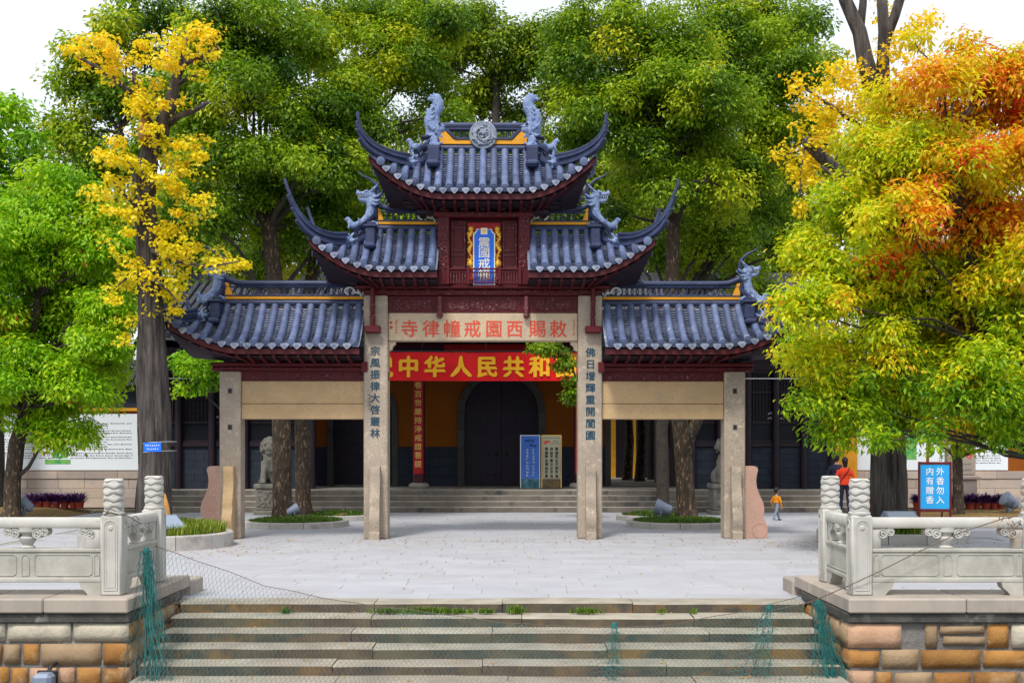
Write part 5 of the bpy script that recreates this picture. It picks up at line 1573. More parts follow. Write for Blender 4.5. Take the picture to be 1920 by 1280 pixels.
for x,txt,lab in ((-2.92,'卷百世嚴持淨戒證菩提','narrow red couplet board with golden characters left of the arched door'),(2.12,'千劫常修福慧重光法門','narrow red couplet board with golden characters half hidden behind the right inner pillar')):
    t=thing('couplet_board',lab,'couplet board',(x,36.58,1.05),0,'couplet boards on the porch columns')
    q=MB(); n=10; pts=[(-.155+.31*i/n,-.02-.05*math.sin(math.pi*i/n)) for i in range(n+1)]+[(.155-.31*i/n,.0-.05*math.sin(math.pi*i/n)) for i in range(n+1)]
    q.prism(pts,0,2.98,'z'); bd=q.build('board',M['board'],t,auto=40)
    q=MB(); letters(q,[(c,0,2.76-.272*i,.235,.225,-.078) for i,c in enumerate(txt)],off=.012,brush=.012,seed=int(x*9)); q.build('lettering',M['goldpale'],bd)
def rollup(x,label,blue):
    t=thing('display_stand',label,'display stand',(x,36.2,PZ),0,'display stands by the arched door')
    w_,h=.62,1.66
    q=MB(); q.cbox(-w_/2,w_/2,-.02,.02,.0,h,.005); fr=q.build('stand_frame',M['chrome' if blue else 'goldpale'],t)
    q=MB(); q.cbox(-w_/2-.02,w_/2+.02,-.14,.14,-.0,.025,.005); q.build('foot',M['dark'],t)
    q=MB(); q.box(-w_/2+.025,w_/2-.025,-.026,-.0215,.31,h-.025); pn=q.build('poster',M['rollblue' if blue else 'rollcream'],t)
    q=MB(); q.box(-w_/2+.025,w_/2-.025,-.0265,-.0215,.03,.308); q.build('poster_picture',M['rollsea' if blue else 'rolldark'],t)
    rs=random.Random(77)
    q=MB(); qr=MB()
    if blue:
        for i in range(4): scribble(q,-.14+.075*i,1.49-.008*i,.075,.09,-.03,rs,8,.2)
        for i in range(3): scribble(q,-.0+.08*i,1.335-.008*i,.075,.08,-.03,rs,8,.2)
        q.box(.08,.19,-.031,-.0285,1.52,1.527); q.box(-.2,-.1,-.031,-.0285,1.385,1.39); q.build('lettering',M['dark'],pn)
        for c_ in (-.09,.10):
            for i in range(9): scribble(qr,c_,1.2-.098*i,.085,.085,-.03,rs,5 if i<3 else 8,.1)
        qr.build('small_lettering',M['cream'],pn)
    else:
        for c_,tx in ((.16,'富强民主文明和谐'),(.0,'自由平等公正法治'),(-.155,'爱国敬业诚信友善')):
            letters(q,[(ch,c_,1.235-.118*i-(.01 if i%2 else 0),.105,.105,-.03) for i,ch in enumerate(tx)],off=.035)
        for i in range(3): scribble(q,.05+.06*i,1.46,.05,.04,-.03,rs,6,.2)
        for i in range(2): scribble(q,.15+.06*i,1.39,.05,.045,-.03,rs,6,.2)
        q.build('lettering',M['dark'],pn)
        qr.ell((-.13,-.028,1.45),(.10,.004,.035)); qr.ell((-.19,-.028,1.40),(.045,.004,.03)); scribble(qr,.0,1.39,.05,.045,-.03,rs,7,.2); scribble(qr,.06,1.39,.05,.045,-.03,rs,7,.2)
        qr.build('emblem',M['inkred'],pn)
        q=MB(); rect_line(q,-w_/2+.04,w_/2-.04,.34,h-.09,-.028,.006,.05); q.build('poster_border',M['rolldark'],pn)
rollup((994-960)*36.2/F,'blue display stand with white columns of characters left of the cream one',True)
rollup((1034-960)*36.2/F,'cream display stand with black columns of characters beside the blue one',False)

# ------------------------------------------------------------------ signs
t=thing('standing_sign','bright blue sign with white characters in a red wooden frame on the soil bed','sign',(( 1750-960)*29/F,28.9,.16),R(-4))
q=MB()
for s in (-1,1): q.cbox(s*.375-.025,s*.375+.025,-.03,.03,-.12,1.36,.006)
q.cbox(-.349,.349,-.028,.028,1.29,1.355,.006); q.cbox(-.349,.349,-.028,.028,.13,.20,.006)
q.build('frame',M['frame'],t)
q=MB(); q.tube([(.3,.03,1.2),(.3,.5,-.1)],.02,6); q.tube([(-.3,.03,1.2),(-.3,.5,-.1)],.02,6); q.build('rear_leg',M['frame'],t)
q=MB(); q.box(-.348,.348,-.015,.01,.201,1.289); sb=q.build('sign_board',M['sign'],t)
q=MB()
letters(q,[(c,.125,1.12-.232*i,.20,.205,-.018) for i,c in enumerate('外香勿入')]+[(c,-.125,1.12-.232*i,.20,.205,-.018) for i,c in enumerate('内有赠香')],off=.012)
q.build('lettering',M['signwhite'],sb)
# blue plate tied round the ginkgo trunk
t=thing('tree_plate','small blue plate with white lettering wired to the ginkgo trunk','tree label',P(286,838,21.62),R(-3))
q=MB(); q.cbox(-.165,.165,-.012,.012,-.085,.085,.004); pl_=q.build('plate',M['plaque'],t)
q=MB(); rs=random.Random(5)
for i in range(7): scribble(q,-.12+.04*i,.03 if i%2 else .035,.026,.036,-.0145,rs,6,.2)
for i in range(6): scribble(q,-.10+.04*i,-.035,.026,.036,-.0145,rs,6,.2)
q.build('lettering',M['signwhite'],pl_)
q=MB()
for z in (-.082,.088): q.tube([(.30*math.cos(a)+.02,.33+.335*math.sin(a),z+.02*math.cos(a)) for a in [2*math.pi*i/24 for i in range(25)]],.006,4,cap=False)
q.build('wire',M['chrome'],t)
# stele
t=thing('stone_stele','tall pinkish stone stele with red and dark characters before the right boundary wall','stele',((1800-960)*33.5/F,33.5,0))
q=MB(); q.cbox(-.42,.42,-.2,.2,0,.95,.02); q.build('stele_base',M['wallstone'],t)
q=MB(); q.cbox(-.50,.50,-.26,.26,.953,1.08,.03); q.build('stele_ledge',M['wallstone'],t)
q=MB(); q.cbox(-.40,.40,-.14,.14,1.083,2.9,.03); st=q.build('stele_slab',M['wallstone'],t)
q=MB(); letters(q,[(c,.20,2.75-.36*i,.24,.26,-.144) for i,c in enumerate('戒幢律寺')],off=.03,brush=.03); q.build('lettering',M['inkred'],st)
q=MB(); rs=random.Random(9)
for r_ in range(2):
    for i in range(6): scribble(q,-.1+.07*i,1.40-.17*r_,.055,.06,-.144,rs,6,.16)
q.build('small_lettering',M['ink'],st)
# red folded board behind the right ginkgo
t=thing('red_folding_board','dark red leaning board just left of the right ginkgo trunk','board',((1634-960)*26.5/F,26.5,0),R(10))
q=MB(); q.prism([(-.26,0),(-.22,0),(.04,.9),(0,.9)],-.3,.3); q.prism([(.26,0),(.22,0),(-.02,.88),(.02,.9)],-.3,.3); q.build('board',M['conered'],t)

# ------------------------------------------------------------------ lamps
def spot(label,loc,rz,tilt,sc=1.0,group='grey garden spotlights'):
    t=thing('garden_spotlight',label,'spotlight',loc,rz,group)
    q=MB(); prof=[(.0,-.30),(.10,-.295),(.155,-.24),(.17,-.10),(.215,.06),(.235,.16),(.24,.20),(.225,.21)]
    q.M=Matrix.Translation((0,0,.34*sc))@Matrix.Rotation(tilt,4,'Y')@Matrix.Scale(sc,4)
    q.lathe(prof,20); h=q.build('lamp_head',M['lamp'],t,auto=40)
    q=MB(); q.M=Matrix.Translation((0,0,.34*sc))@Matrix.Rotation(tilt,4,'Y')@Matrix.Scale(sc,4); q.tube([(0,0,.195),(0,0,.203)],.215,20); q.build('lamp_glass',M['lampglass'],h)
    q=MB()
    for s in (-1,1): q.rsweep([(0,s*.25*sc,.36*sc),(0,s*.26*sc,.2*sc),(0,s*.16*sc,.05*sc),(0,0,.03*sc)],.05*sc,.012*sc)
    q.build('bracket',M['lamp'],t)
    q=MB(); q.cbox(-.1*sc,.1*sc,-.1*sc,.1*sc,0,.03,.006); q.tube([(.0,0,.02),(.1*sc,0,.14*sc)],.05*sc,8); q.build('foot',M['lamp'],t)
    return t
spot('grey spotlight tilted upward beside the left green tree',((47-960)*30/F,30,.16),R(200),R(55),.75)
spot('grey spotlight tilted left beside the purple pots on the right',((1893-960)*31/F,31,.16),R(190),R(60),.85)
spot('barrel shaped grey spotlight at the foot of the forked trunk',((1240-960)*28.2/F,28.0,.15),R(165),R(75),.8)
spot('small grey spotlight tucked between the two trunks behind the left bay',((553-960)*28.6/F,28.4,.15),R(20),R(65),.6)
def flood(label,loc,rz,tilt,sc=1.0):
    t=thing('flat_floodlight',label,'floodlight',loc,rz,'flat floodlights on the planters')
    q=MB(); q.M=Matrix.Translation((0,0,.2*sc))@Matrix.Rotation(tilt,4,'X')@Matrix.Scale(sc,4)
    q.prism([(-.30,-.05),(.30,-.05),(.27,.05),(-.27,.05)],-.20,.20); h=q.build('lamp_head',M['lamp'],t)
    q=MB(); q.M=Matrix.Translation((0,0,.2*sc))@Matrix.Rotation(tilt,4,'X')@Matrix.Scale(sc,4); q.box(-.24,.24,-.16,.16,.0505,.056); q.build('lamp_glass',M['lampglass'],h)
    q=MB()
    for s in (-1,1): q.tube([(s*.2*sc,.04,.18*sc),(s*.2*sc,.04,-.02)],.018,6)
    q.build('leg',M['dark'],t)
flood('flat grey floodlight facing up over the rail of the right balustrade',((1687-960)*22.9/F,22.75,.24),R(4),R(28),1.15)
flood('flat grey floodlight tilted beside the left ginkgo planter grass',((318-960)*21.6/F,21.5,.27),R(52),R(35),1.0)
t=thing('wall_floodlight','boxy grey floodlight fixed low on the left quay wall','floodlight',P(87,1282,12.2))
q=MB(); q.cbox(-.10,.10,-.16,.02,-.16,.13,.035); h=q.build('lamp_head',M['lamp'],t)
q=MB(); q.cbox(-.11,.11,.021,.045,-.17,.14,.01); q.build('back_plate',M['dark'],t)
q=MB(); q.tube([(0,.04,.1),(.01,.09,.17),(0,.26,.17)],.022,6); q.build('bracket',M['dark'],t)

# ------------------------------------------------------------------ potted purple plants
def strap_leaves(n,seed,ln,wd,spread):
    r_=random.Random(seed); q=MB()
    for i in range(n):
        a=r_.uniform(0,6.28); el=r_.uniform(.05,1.35); l=ln*r_.uniform(.6,1.1); d_=Vector((math.cos(a),math.sin(a),0)); sd_=Vector((-d_.y,d_.x,0))
        b0=Vector((d_.x*.05,d_.y*.05,0)); m_=b0+d_*l*.5*math.cos(el)+Vector((0,0,l*.55*math.sin(el))); e=b0+d_*l*(math.cos(el)+.2)+Vector((0,0,l*(.85*math.sin(el)-.12)))
        w_=wd*r_.uniform(.7,1.2)
        q.add([b0-sd_*w_*.6,b0+sd_*w_*.6,m_+sd_*w_,m_-sd_*w_,e],[(0,1,2,3),(3,2,4)])
    return q
def pot(label,loc,seed,group):
    t=thing('potted_plant',label,'potted plant',loc,seed*1.3,group)
    q=MB(); q.lathe([(.095,0),(.125,.17),(.14,.175),(.14,.205),(.12,.205),(.115,.17)],14); q.build('pot',M['pot'],t,auto=40)
    me=strap_leaves(150,seed,.42,.02,1).mesh('foliage'); o=link('foliage',me,t,(0,0,.18)); me.materials.append(M['leaf_purple'])
    at=me.attributes.new('tint','FLOAT','FACE'); r_=np.random.default_rng(seed); v=np.repeat(r_.uniform(0,1,len(me.polygons)//2),2); at.data.foreach_set('value',v.astype(np.float32))
    return t
ORD=('first','second','third','fourth','fifth','sixth','seventh','eighth','ninth','tenth','eleventh')
for i in range(7): pot('purple leaved potted plant, %s from the left in the row left of the ginkgo'%ORD[i],((58+15.5*i-960)*33.6/F,33.6+rr.uniform(-.12,.12),.13),100+i,'purple potted plants on the left')
for i in range(11): pot('purple leaved potted plant, %s from the left in the row before the right wall'%ORD[i],((1722+15.6*i-960)*32.6/F,32.6+rr.uniform(-.12,.12),.15),120+i,'purple potted plants on the right')

# ------------------------------------------------------------------ people
def person(name,label,loc,rz,h,top,legs,hair,stride=0.0,child=False,arms=((.05,-.02),(.05,-.02)),hairlen=0,strap=False):
    """h metres tall, facing local -y before rotation"""
    t=thing('person',label,'person',loc,rz)
    k=h/1.70; q=MB()
    hd=1.0 if not child else 1.34
    def S(*p): return tuple(c*k for c in p)
    neck=1.42 if not child else 1.30
    # one continuous body: legs, trunk, arms, neck and head melted together
    for s in (-1,1):
        st=stride*s
        hip=S(s*.09,0,.86); knee=S(s*.10,-st*.22-.02,.47); ank=S(s*.10,-st*.42+ (.06 if st<0 else 0),.09+(.05 if st<0 else 0))
        q.tube([hip,knee,ank],[.088*k*(1.1 if child else 1),.062*k*(1.15 if child else 1),.042*k*(1.25 if child else 1)],10)
        q.ell((ank[0],ank[1]-.06*k,ank[2]-.045*k),(.045*k,.12*k,.045*k))
        ax,ay=arms[0 if s<0 else 1]
        sh=S(s*.175,0,neck-.09); el=S(s*(.215+ax),ay*.5+.03,neck-.36); wr=S(s*(.20+ax),ay-.05-stride*.1*s,neck-.60)
        q.tube([sh,el,wr],[.056*k*(1.15 if child else 1),.045*k*(1.2 if child else 1),.033*k*(1.2 if child else 1)],9)
        q.ell((wr[0],wr[1]-.02*k,wr[2]-.05*k),(.025*k,.04*k,.055*k))
        for f in range(4): q.tube([(wr[0]+(f-1.5)*.004*k,wr[1]+(-.045+.02*f)*k,wr[2]-.07*k),(wr[0],wr[1]+(-.055+.02*f)*k,wr[2]-.13*k)],[.011*k,.008*k],5)
        q.tube([(wr[0],wr[1]-.05*k,wr[2]-.03*k),(wr[0]-s*.01*k,wr[1]-.085*k,wr[2]-.08*k)],[.012*k,.009*k],5)
    q.ell(S(0,0,.92),(.165*k,.12*k,.13*k)); q.ell(S(0,0,1.10),(.15*k,.11*k,.18*k)); q.ell(S(0,0,neck-.17),(.185*k,.115*k,.17*k)); q.ell(S(0,.0,neck-.08),(.16*k,.085*k,.075*k))
    q.tube([S(0,.01,neck-.05),S(0,0,neck+.07)],[.06*k,.052*k],9)
    hc=neck+.165*hd
    q.ell(S(0,0,hc),(.078*k*hd,.095*k*hd,.115*k*hd)); q.ell(S(0,-.02,hc-.05),(.065*k*hd,.075*k*hd,.07*k*hd))
    q.tube([S(0,-.09*hd,hc+.01),S(0,-.115*hd,hc-.025)],[.012*k,.018*k],6)
    for s in (-1,1): q.ell(S(s*.08*hd,.0,hc-.01),(.014*k,.025*k,.032*k))
    me=fuse(q,.016*max(.6,k),3); 
    mats=[M['skin'],top,legs,M['shoe']]
    for m_ in mats: me.materials.append(m_)
    zt,zw,zf=neck*k-.02*k,.90*k,.075*k
    for p in me.polygons:
        c=p.center
        hand=(abs(c.x)>.17*k and c.z<(neck-.60)*k)
        if c.z>zt: i=0
        elif hand and c.z>.60*k: i=0
        elif c.z>zw or (abs(c.x)>.185*k and c.z>(neck-.62)*k): i=1
        elif c.z>zf: i=2
        else: i=3
        p.material_index=i
    o=link('body',me,t)
    # face
    q=MB()
    for s in (-1,1): q.ell(S(s*.032*hd,-.088*hd,hc+.012),(.011*k,.006*k,.007*k),8,5)
    q.ell(S(0,-.088*hd,hc-.06),(.02*k,.006*k,.006*k),8,5); q.build('face_detail',M['hair'],t)
    # hair
    q=MB(); q.ell(S(0,.02,hc+.035),(.092*k*hd,.102*k*hd,.105*k*hd)); q.ell(S(0,.045,hc-.02),(.085*k*hd,.075*k*hd,.095*k*hd))
    if hairlen: q.ell(S(0,.06,hc-.09),(.075*k,.05*k,.09*k)); q.ell(S(0,.085,hc+.0),(.05*k,.05*k,.05*k))
    ho=fbuild(q,'hair',M['hair'],t,.015*max(.6,k),2)
    # hem of the top
    q=MB(); n=20
    prof=[(1.02,.90),(1.05,.925),(1.04,.99),(.97,1.08)]
    vs=[];fs=[]
    for (f,z) in prof:
        for i in range(n): a=2*math.pi*i/n; vs.append(S(.178*f*math.cos(a),.135*f*math.sin(a),z))
    for j in range(len(prof)-1):
        for i in range(n): fs.append((j*n+i,j*n+(i+1)%n,(j+1)*n+(i+1)%n,(j+1)*n+i))
    q.add(vs,fs); q.build('jacket_hem',top,t,smooth=True)
    if strap:
        q=MB(); q.rsweep([S(-.13,.06,neck-.02),S(-.06,.125,neck-.13),S(.06,.135,neck-.29),S(.155,.10,neck-.45)],.022,.008,side=(.6,.2,.75)); q.rsweep([S(-.13,-.05,neck-.02),S(0,-.13,neck-.25),S(.16,-.07,neck-.45)],.022,.008,side=(.6,.2,.75)); q.build('bag_strap',M['dark'],t)
    return t
# local -y is the front; seen from behind the figure keeps rotation 180 degrees
person('a','person from behind in orange red jacket with dark cross strap and navy trousers','.' and ((1584-960)*32.3/F,32.3,0),R(176),1.60,M['cloth_red'],M['cloth_navy'],M['hair'],stride=.12,hairlen=1,strap=True)
person('b','person in dark navy clothes standing before the one in the orange red jacket',((1569-960)*33.3/F,33.3,0),R(150),1.70,M['cloth_navy'],M['cloth_navy'],M['hair'],stride=.0)
person('c','small child in an orange top and grey blue trousers walking away across the plaza',((1456-960)*30.0/F,30.0,0),R(122),.86,M['cloth_orange'],M['cloth_grey'],M['hair'],stride=.62,child=True,arms=((.10,-.06),(.10,.05)))

# ------------------------------------------------------------------ nets across the steps
def netD(py): return 13266.0/(py-180.0)
def interp(x,pts):
    for (a,b_),(c_,d_) in zip(pts,pts[1:]):
        if a<=x<=c_: return b_+(d_-b_)*(x-a)/(c_-a)
    return pts[0][1] if x<pts[0][0] else pts[-1][1]
tops=[(-4.22,13.85,.70),(-3.9,13.88,.58),(-3.55,13.9,.46),(-2.9,13.88,.22),(-2.0,13.93,.03),(-1.0,13.7,-.06),(0,13.4,-.15),(.9,13.3,-.17),(1.6,13.3,-.17),(2.0,13.42,-.13),(2.6,13.6,-.05),(3.0,13.72,.02),(3.4,13.8,.12)]
def net_top(x):
    return Vector((x,interp(x,[(a,b_) for a,b_,c_ in tops]),interp(x,[(a,c_) for a,b_,c_ in tops])))
def net_pt(x,v):
    T=net_top(x); B=Vector((max(-3.9,x*.965),11.75,-.66))
    p=T.lerp(B,v)
    nose=-.115*((14.03-p.y)/.38)+.035
    p.z=max(p.z-.10*math.sin(math.pi*v)*(1-v), nose) 
    p.x+=.05*noise.noise(Vector((x*1.5,v*3,1))); p.z+=.015*noise.noise(Vector((x*3,v*6,4)))
    return p
root=thing('fishing_net','faded green net draped across the water steps between the two balustrades','net',(-.25,12.9,0))
W0=Matrix.Translation((.25,-12.9,0))
nu,nv=150,30
def knot(i,j):
    x=-4.22+7.62*(i+.5*(j%2))/nu
    sq=.35*noise.noise(Vector((x*.9,j*.02,9)))
    v=j/nv
    return net_pt(min(3.4,x+.06*noise.noise(Vector((x*2.2,v*2,3)))),min(1,max(0,v+.015*noise.noise(Vector((x*4,v*5,2))))))
grid=[[knot(i,j) for i in range(nu+1)] for j in range(nv+1)]
q=MB(); q.M=W0; q2=MB(); q2.M=W0
for j in range(nv):
    for i in range(nu):
        a=grid[j][i]
        if j%2==0: nb2=(grid[j+1][i],grid[j+1][i-1] if i else None)
        else: nb2=(grid[j+1][i],grid[j+1][i+1])
        for b_ in nb2:
            if b_ is None: continue
            (q2 if noise.noise(Vector((a.x*.8,a.z*2,0)))>-.05 and a.x<2.6 else q).tube([a,b_],.0016,3,cap=False)
q.build('net_mesh',M['net'],root,kind='stuff'); q2.build('net_mesh',M['netpale'],root,kind='stuff')
q=MB(); q.M=W0; q.tube([net_top(x)+Vector((0,0,.006*math.sin(x*9))) for x in frange(-4.22,3.4,60)],.004,5); q.build('head_rope',M['rope'],root)
def bunch(x0,top,bot,n,seed,label,spread):
    """gathered folds of net hanging in a rope-like bunch"""
    r_=random.Random(seed); t=thing('net_bunch',label,'net',top,0,'gathered bunches of green net')
    q=MB(); d_=Vector(bot)-Vector(top)
    for i in range(n):
        ox=r_.gauss(0,.33); oy=r_.gauss(0,.3); ph=r_.uniform(0,6); pts=[]
        for k in range(15):
            u=k/14; w_=spread[0]+(spread[1]-spread[0])*u
            pts.append(d_*u+Vector((ox*w_+(.012+.02*u)*math.sin((7+3*ox)*u*1.6+ph)+.02*noise.noise(Vector((i*3.3,u*4,seed))),oy*w_*.6+.008*math.cos(11*u+ph)-.0,0)))
        q.tube(pts,r_.uniform(.002,.005),3,cap=False)
        if i%3==0:
            for k in range(0,14):
                a=pts[k]; q.tube([a,a+Vector((r_.gauss(0,.5)*.07,r_.gauss(0,.02),-.05))],.003,3,cap=False)
    q.build('twine',M['net'],t,kind='stuff')
    q=MB(); k=int(n/3)
    for i in range(k):
        for j in range(26):
            def nd(a,b_):
                u=b_/26; w_=(spread[0]+(spread[1]-spread[0])*u)*1.5
                return d_*u+Vector(((a/k-.5)*w_*1.3+.03*noise.noise(Vector((a*.5,u*5,seed))),.05*math.sin(a*2.3+u*3)-.03,0))
            a_=i+.5*(j%2); q.tube([nd(a_,j),nd(a_+.5,j+1)],.002,3,cap=False); q.tube([nd(a_,j),nd(a_-.5,j+1)],.002,3,cap=False)
    q.build('net_mesh',M['netteal'],t,kind='stuff')
    q=MB(); q.tube([(0,.0,.03),(0,0,-.03)],[spread[0]*.5,spread[0]*.55],8); q.build('knot',M['net'],t)
bunch(0,(-4.02,12.9,.73),(-3.74,12.2,-.75),36,1,'thick green bunch of net tied to the left balustrade',(.06,.34))
bunch(0,(3.42,13.1,.13),(3.40,12.3,-.72),36,2,'thick green bunch of net hanging at the right end of the steps',(.06,.24))
bunch(0,(2.9,13.25,.06),(2.55,12.4,-.55),7,3,'loose green strands of net hanging over the right part of the steps',(.05,.20))
bunch(0,(1.15,13.2,-.14),(1.05,12.3,-.58),5,4,'thin gathered strand of net near the middle of the steps',(.06,.12))
t=thing('tie_rope','thin old wire stretched from the right end of the net up to the balustrade handrail','wire',P(1590,1098,12.62))
b0=P(1590,1098,12.62)
q=MB(); q.M=Matrix.Translation(-b0)
q.tube([P(1440,1146,13.3),P(1520,1128,13.0),P(1590,1098,12.62),P(1640,1075,12.6),P(1720,1035,12.58),P(1800,998,12.58),P(1880,972,12.6),P(1912,966,12.65)],.006,5); q.build('wire',M['rope'],t)
q=MB(); q.M=Matrix.Translation(-b0); rs=random.Random(2)
for i in range(9):
    a=P(1890+rs.uniform(-18,25),972+rs.uniform(-6,10),12.62); q.tube([a,a+Vector((rs.uniform(-.1,.1),-.03,rs.uniform(-.07,.03)))],.006,5)
q.build('wire_end',M['rope'],t)
t=thing('tied_twig','thin dark twist of wire tied round the left corner post','wire',(-4.33,12.77,1.14))
q=MB(); q.tube([(.125*math.cos(a),.125*math.sin(a),.02*math.sin(3*a)) for a in [2*math.pi*i/16 for i in range(17)]],.006,4,cap=False)
rs=random.Random(6)
for (a,b_,c_) in (((.12,-.05,.0),(.22,-.03,-.06),(.26,.1,-.12)),((-.02,-.12,.02),(-.12,-.16,.05),(-.2,-.14,.02)),((.2,-.02,-.05),(.25,-.05,-.02),(.28,-.02,-.07)),((.22,0,-.06),(.2,-.04,-.12),(.25,-.02,-.16)),((-.05,-.12,.02),(.02,-.15,.06),(.06,-.13,.03))): q.tube([a,b_,c_],.005,4)
q.build('twist',M['rope'],t)

# ------------------------------------------------------------------ weeds on the steps, fallen leaves
def tuft(px,py,d,n,r_,h,seed,label):
    rs=random.Random(seed); loc=P(px,py,d); t=thing('grass_tuft',label,'grass tuft',loc,0,'weeds growing on the top step')
    pts=[(rs.gauss(0,r_),rs.gauss(0,.02),rs.uniform(-.01,.0)) for _ in range(n)]
    me=grass_mesh('blades',pts,h,seed,wd=.006,tint=(.1,.8)); me.materials.append(M['leaf_grass']); link('blades',me,t,kind='stuff')
for i,(px,r_,n,h) in enumerate(((536,.03,60,.08),(728,.09,240,.07),(800,.13,380,.08),(850,.12,300,.06),(912,.05,140,.06),(968,.05,160,.10),(1098,.09,240,.07),(1240,.02,40,.06),(1300,.02,40,.06))):
    tuft(px,1148,13.9,n,r_,h,200+i,'green weed tuft, %s from the left in the joint of the top step'%ORD[i])
rs=random.Random(12)
q=MB(); tv=[]
def litter(x,y,z,l):
    a=rs.uniform(0,6.28); d_=Vector((math.cos(a),math.sin(a),rs.uniform(-.1,.3)))*l; s_=Vector((-math.sin(a),math.cos(a),rs.uniform(-.2,.3)))*l*.4; p=Vector((x,y,z+.006))
    q.add([p,p+d_*.5+s_,p+d_,p+d_*.5-s_+Vector((0,0,.01))],[(0,1,2,3)]); tv.append(rs.random())
for _ in range(420): litter(rs.uniform(-9,9),14.2+19*rs.random()**.8,0.001,rs.uniform(.03,.06))
for _ in range(260): litter(rs.gauss(6.6,1.1),rs.gauss(22.2,.7),0.001,rs.uniform(.03,.06))
for _ in range(160): litter(rs.gauss(-5.6,1.1),rs.gauss(21.3,.6),0.001,rs.uniform(.03,.06))
for _ in range(300): litter(rs.uniform(-6.5,6.5),rs.gauss(23.2,.5),0.001,rs.uniform(.03,.055))
for _ in range(90):
    k=rs.randrange(1,6); litter(rs.uniform(-3.8,3.3),14.03-.38*k+rs.uniform(.05,.33),-.115*k+.004,rs.uniform(.025,.05))
o=q.build('fallen_leaves',M['litter']); o['kind']='stuff'
at=o.data.attributes.new('tint','FLOAT','FACE'); at.data.foreach_set('value',np.array(tv,dtype=np.float32))
# ------------------------------------------------------------------ trees
def leaf_mesh(name, pos, axis, nrm, L, W, tint):
    n=len(pos); side=np.cross(axis,nrm); side/=np.linalg.norm(side,axis=1,keepdims=True)+1e-9
    L=L[:,None]; W=W[:,None]
    v=np.zeros((n,4,3)); mid=pos+axis*L*.45
    v[:,0]=pos; v[:,1]=mid+side*W*.5+nrm*W*.16; v[:,2]=pos+axis*L-nrm*L*.12; v[:,3]=mid-side*W*.5+nrm*W*.16
    me=bpy.data.meshes.new(name)
    me.vertices.add(4*n); me.vertices.foreach_set('co',v.reshape(-1).astype(np.float32))
    b_=np.arange(n)*4; lp=np.stack([b_,b_+1,b_+2,b_,b_+2,b_+3],1).reshape(-1)
    me.loops.add(6*n); me.loops.foreach_set('vertex_index',lp.astype(np.int32))
    me.polygons.add(2*n); me.polygons.foreach_set('loop_start',(np.arange(2*n)*3).astype(np.int32))
    me.update(calc_edges=True)
    at=me.attributes.new('tint','FLOAT','FACE'); at.data.foreach_set('value',np.repeat(np.clip(tint,0,1),2).astype(np.float32))
    return me
def unit(a): return a/(np.linalg.norm(a,axis=1,keepdims=True)+1e-9)
def clumps_to_leaves(clumps, seed, L, wratio, droop=.35, jit=.12, flat=.7, fill=2.4):
    """clumps: (centre, radius, leaves, tint)"""
    r_=np.random.default_rng(seed); P_=[];A=[];N_=[];T=[];LL=[]
    for c,rad,n,t0 in clumps:
        d=unit(r_.normal(size=(n,3))); u=r_.random(n)**(1/fill)
        up=np.array([0,0,1.0])
        off=d*u[:,None]*rad; off[:,2]*=flat
        # ragged outline: radius wobbles with direction
        wob=1+.28*np.sin(d[:,0]*5+c[0]*3+seed)*np.sin(d[:,1]*4+c[2]*2)+.2*np.sin(d[:,2]*7+c[1])
        off*=wob[:,None]
        P_.append(np.array(c)+off)
        nr=unit(d*.55+up*.75+r_.normal(size=(n,3))*.45); ax=r_.normal(size=(n,3))*.7+d*.8; ax[:,2]-=droop+.25
        ax-=nr*(ax*nr).sum(1,keepdims=True); A.append(unit(ax)); N_.append(nr)
        T.append(t0+r_.normal(size=n)*jit); LL.append(L*r_.uniform(.65,1.2,n))
    P_=np.concatenate(P_);A=np.concatenate(A);N_=np.concatenate(N_);T=np.concatenate(T);LL=np.concatenate(LL)
    return P_,A,N_,LL,LL*wratio,T
def limb_path(a,b_,seed,n=6,wob=.12):
    a=Vector(a);b_=Vector(b_); L=(b_-a).length; pts=[]
    for i in range(n+1):
        u=i/n; p=a.lerp(b_,u); k=math.sin(math.pi*u)*L*wob
        nv=noise.noise_vector(Vector((seed*1.7,u*2.2,seed*.31))); p+=nv*k; p.z+=math.sin(math.pi*u)*L*.04
        pts.append(p)
    return pts
def bark_tube(mb,path,radii,seed,n=14,amp=.07,furrow=0):
    """trunk with a ridged, uneven skin"""
    path=[Vector(p) for p in path]; res=[];rad=[]
    for i in range(len(path)-1):
        k=4
        for j in range(k):
            u=j/k; res.append(path[i].lerp(path[i+1],u)); rad.append(radii[i]+(radii[i+1]-radii[i])*u)
    res.append(path[-1]); rad.append(radii[-1])
    o=len(mb.v); mb.tube(res,rad,n)
    for i in range(o,len(mb.v)):
        if (i-o)>=len(res)*n: break
        k=(i-o)//n; c=res[k]; p=Vector(mb.v[i]); d=p-c
        f=1+amp*noise.noise(Vector((d.x*7/max(.1,rad[k])*.25+seed,d.y*7/max(.1,rad[k])*.25,p.z*.9)))+amp*.7*noise.noise(Vector((d.x*22+seed,d.y*22,p.z*1.6)))
        if furrow:
            an=math.atan2(d.y,d.x); f+=furrow*(abs(noise.noise(Vector((math.cos(an)*6+seed,math.sin(an)*6,p.z*.55+.25*math.sin(an*5)))))-.25)
        mb.v[i]=tuple(c+d*f)
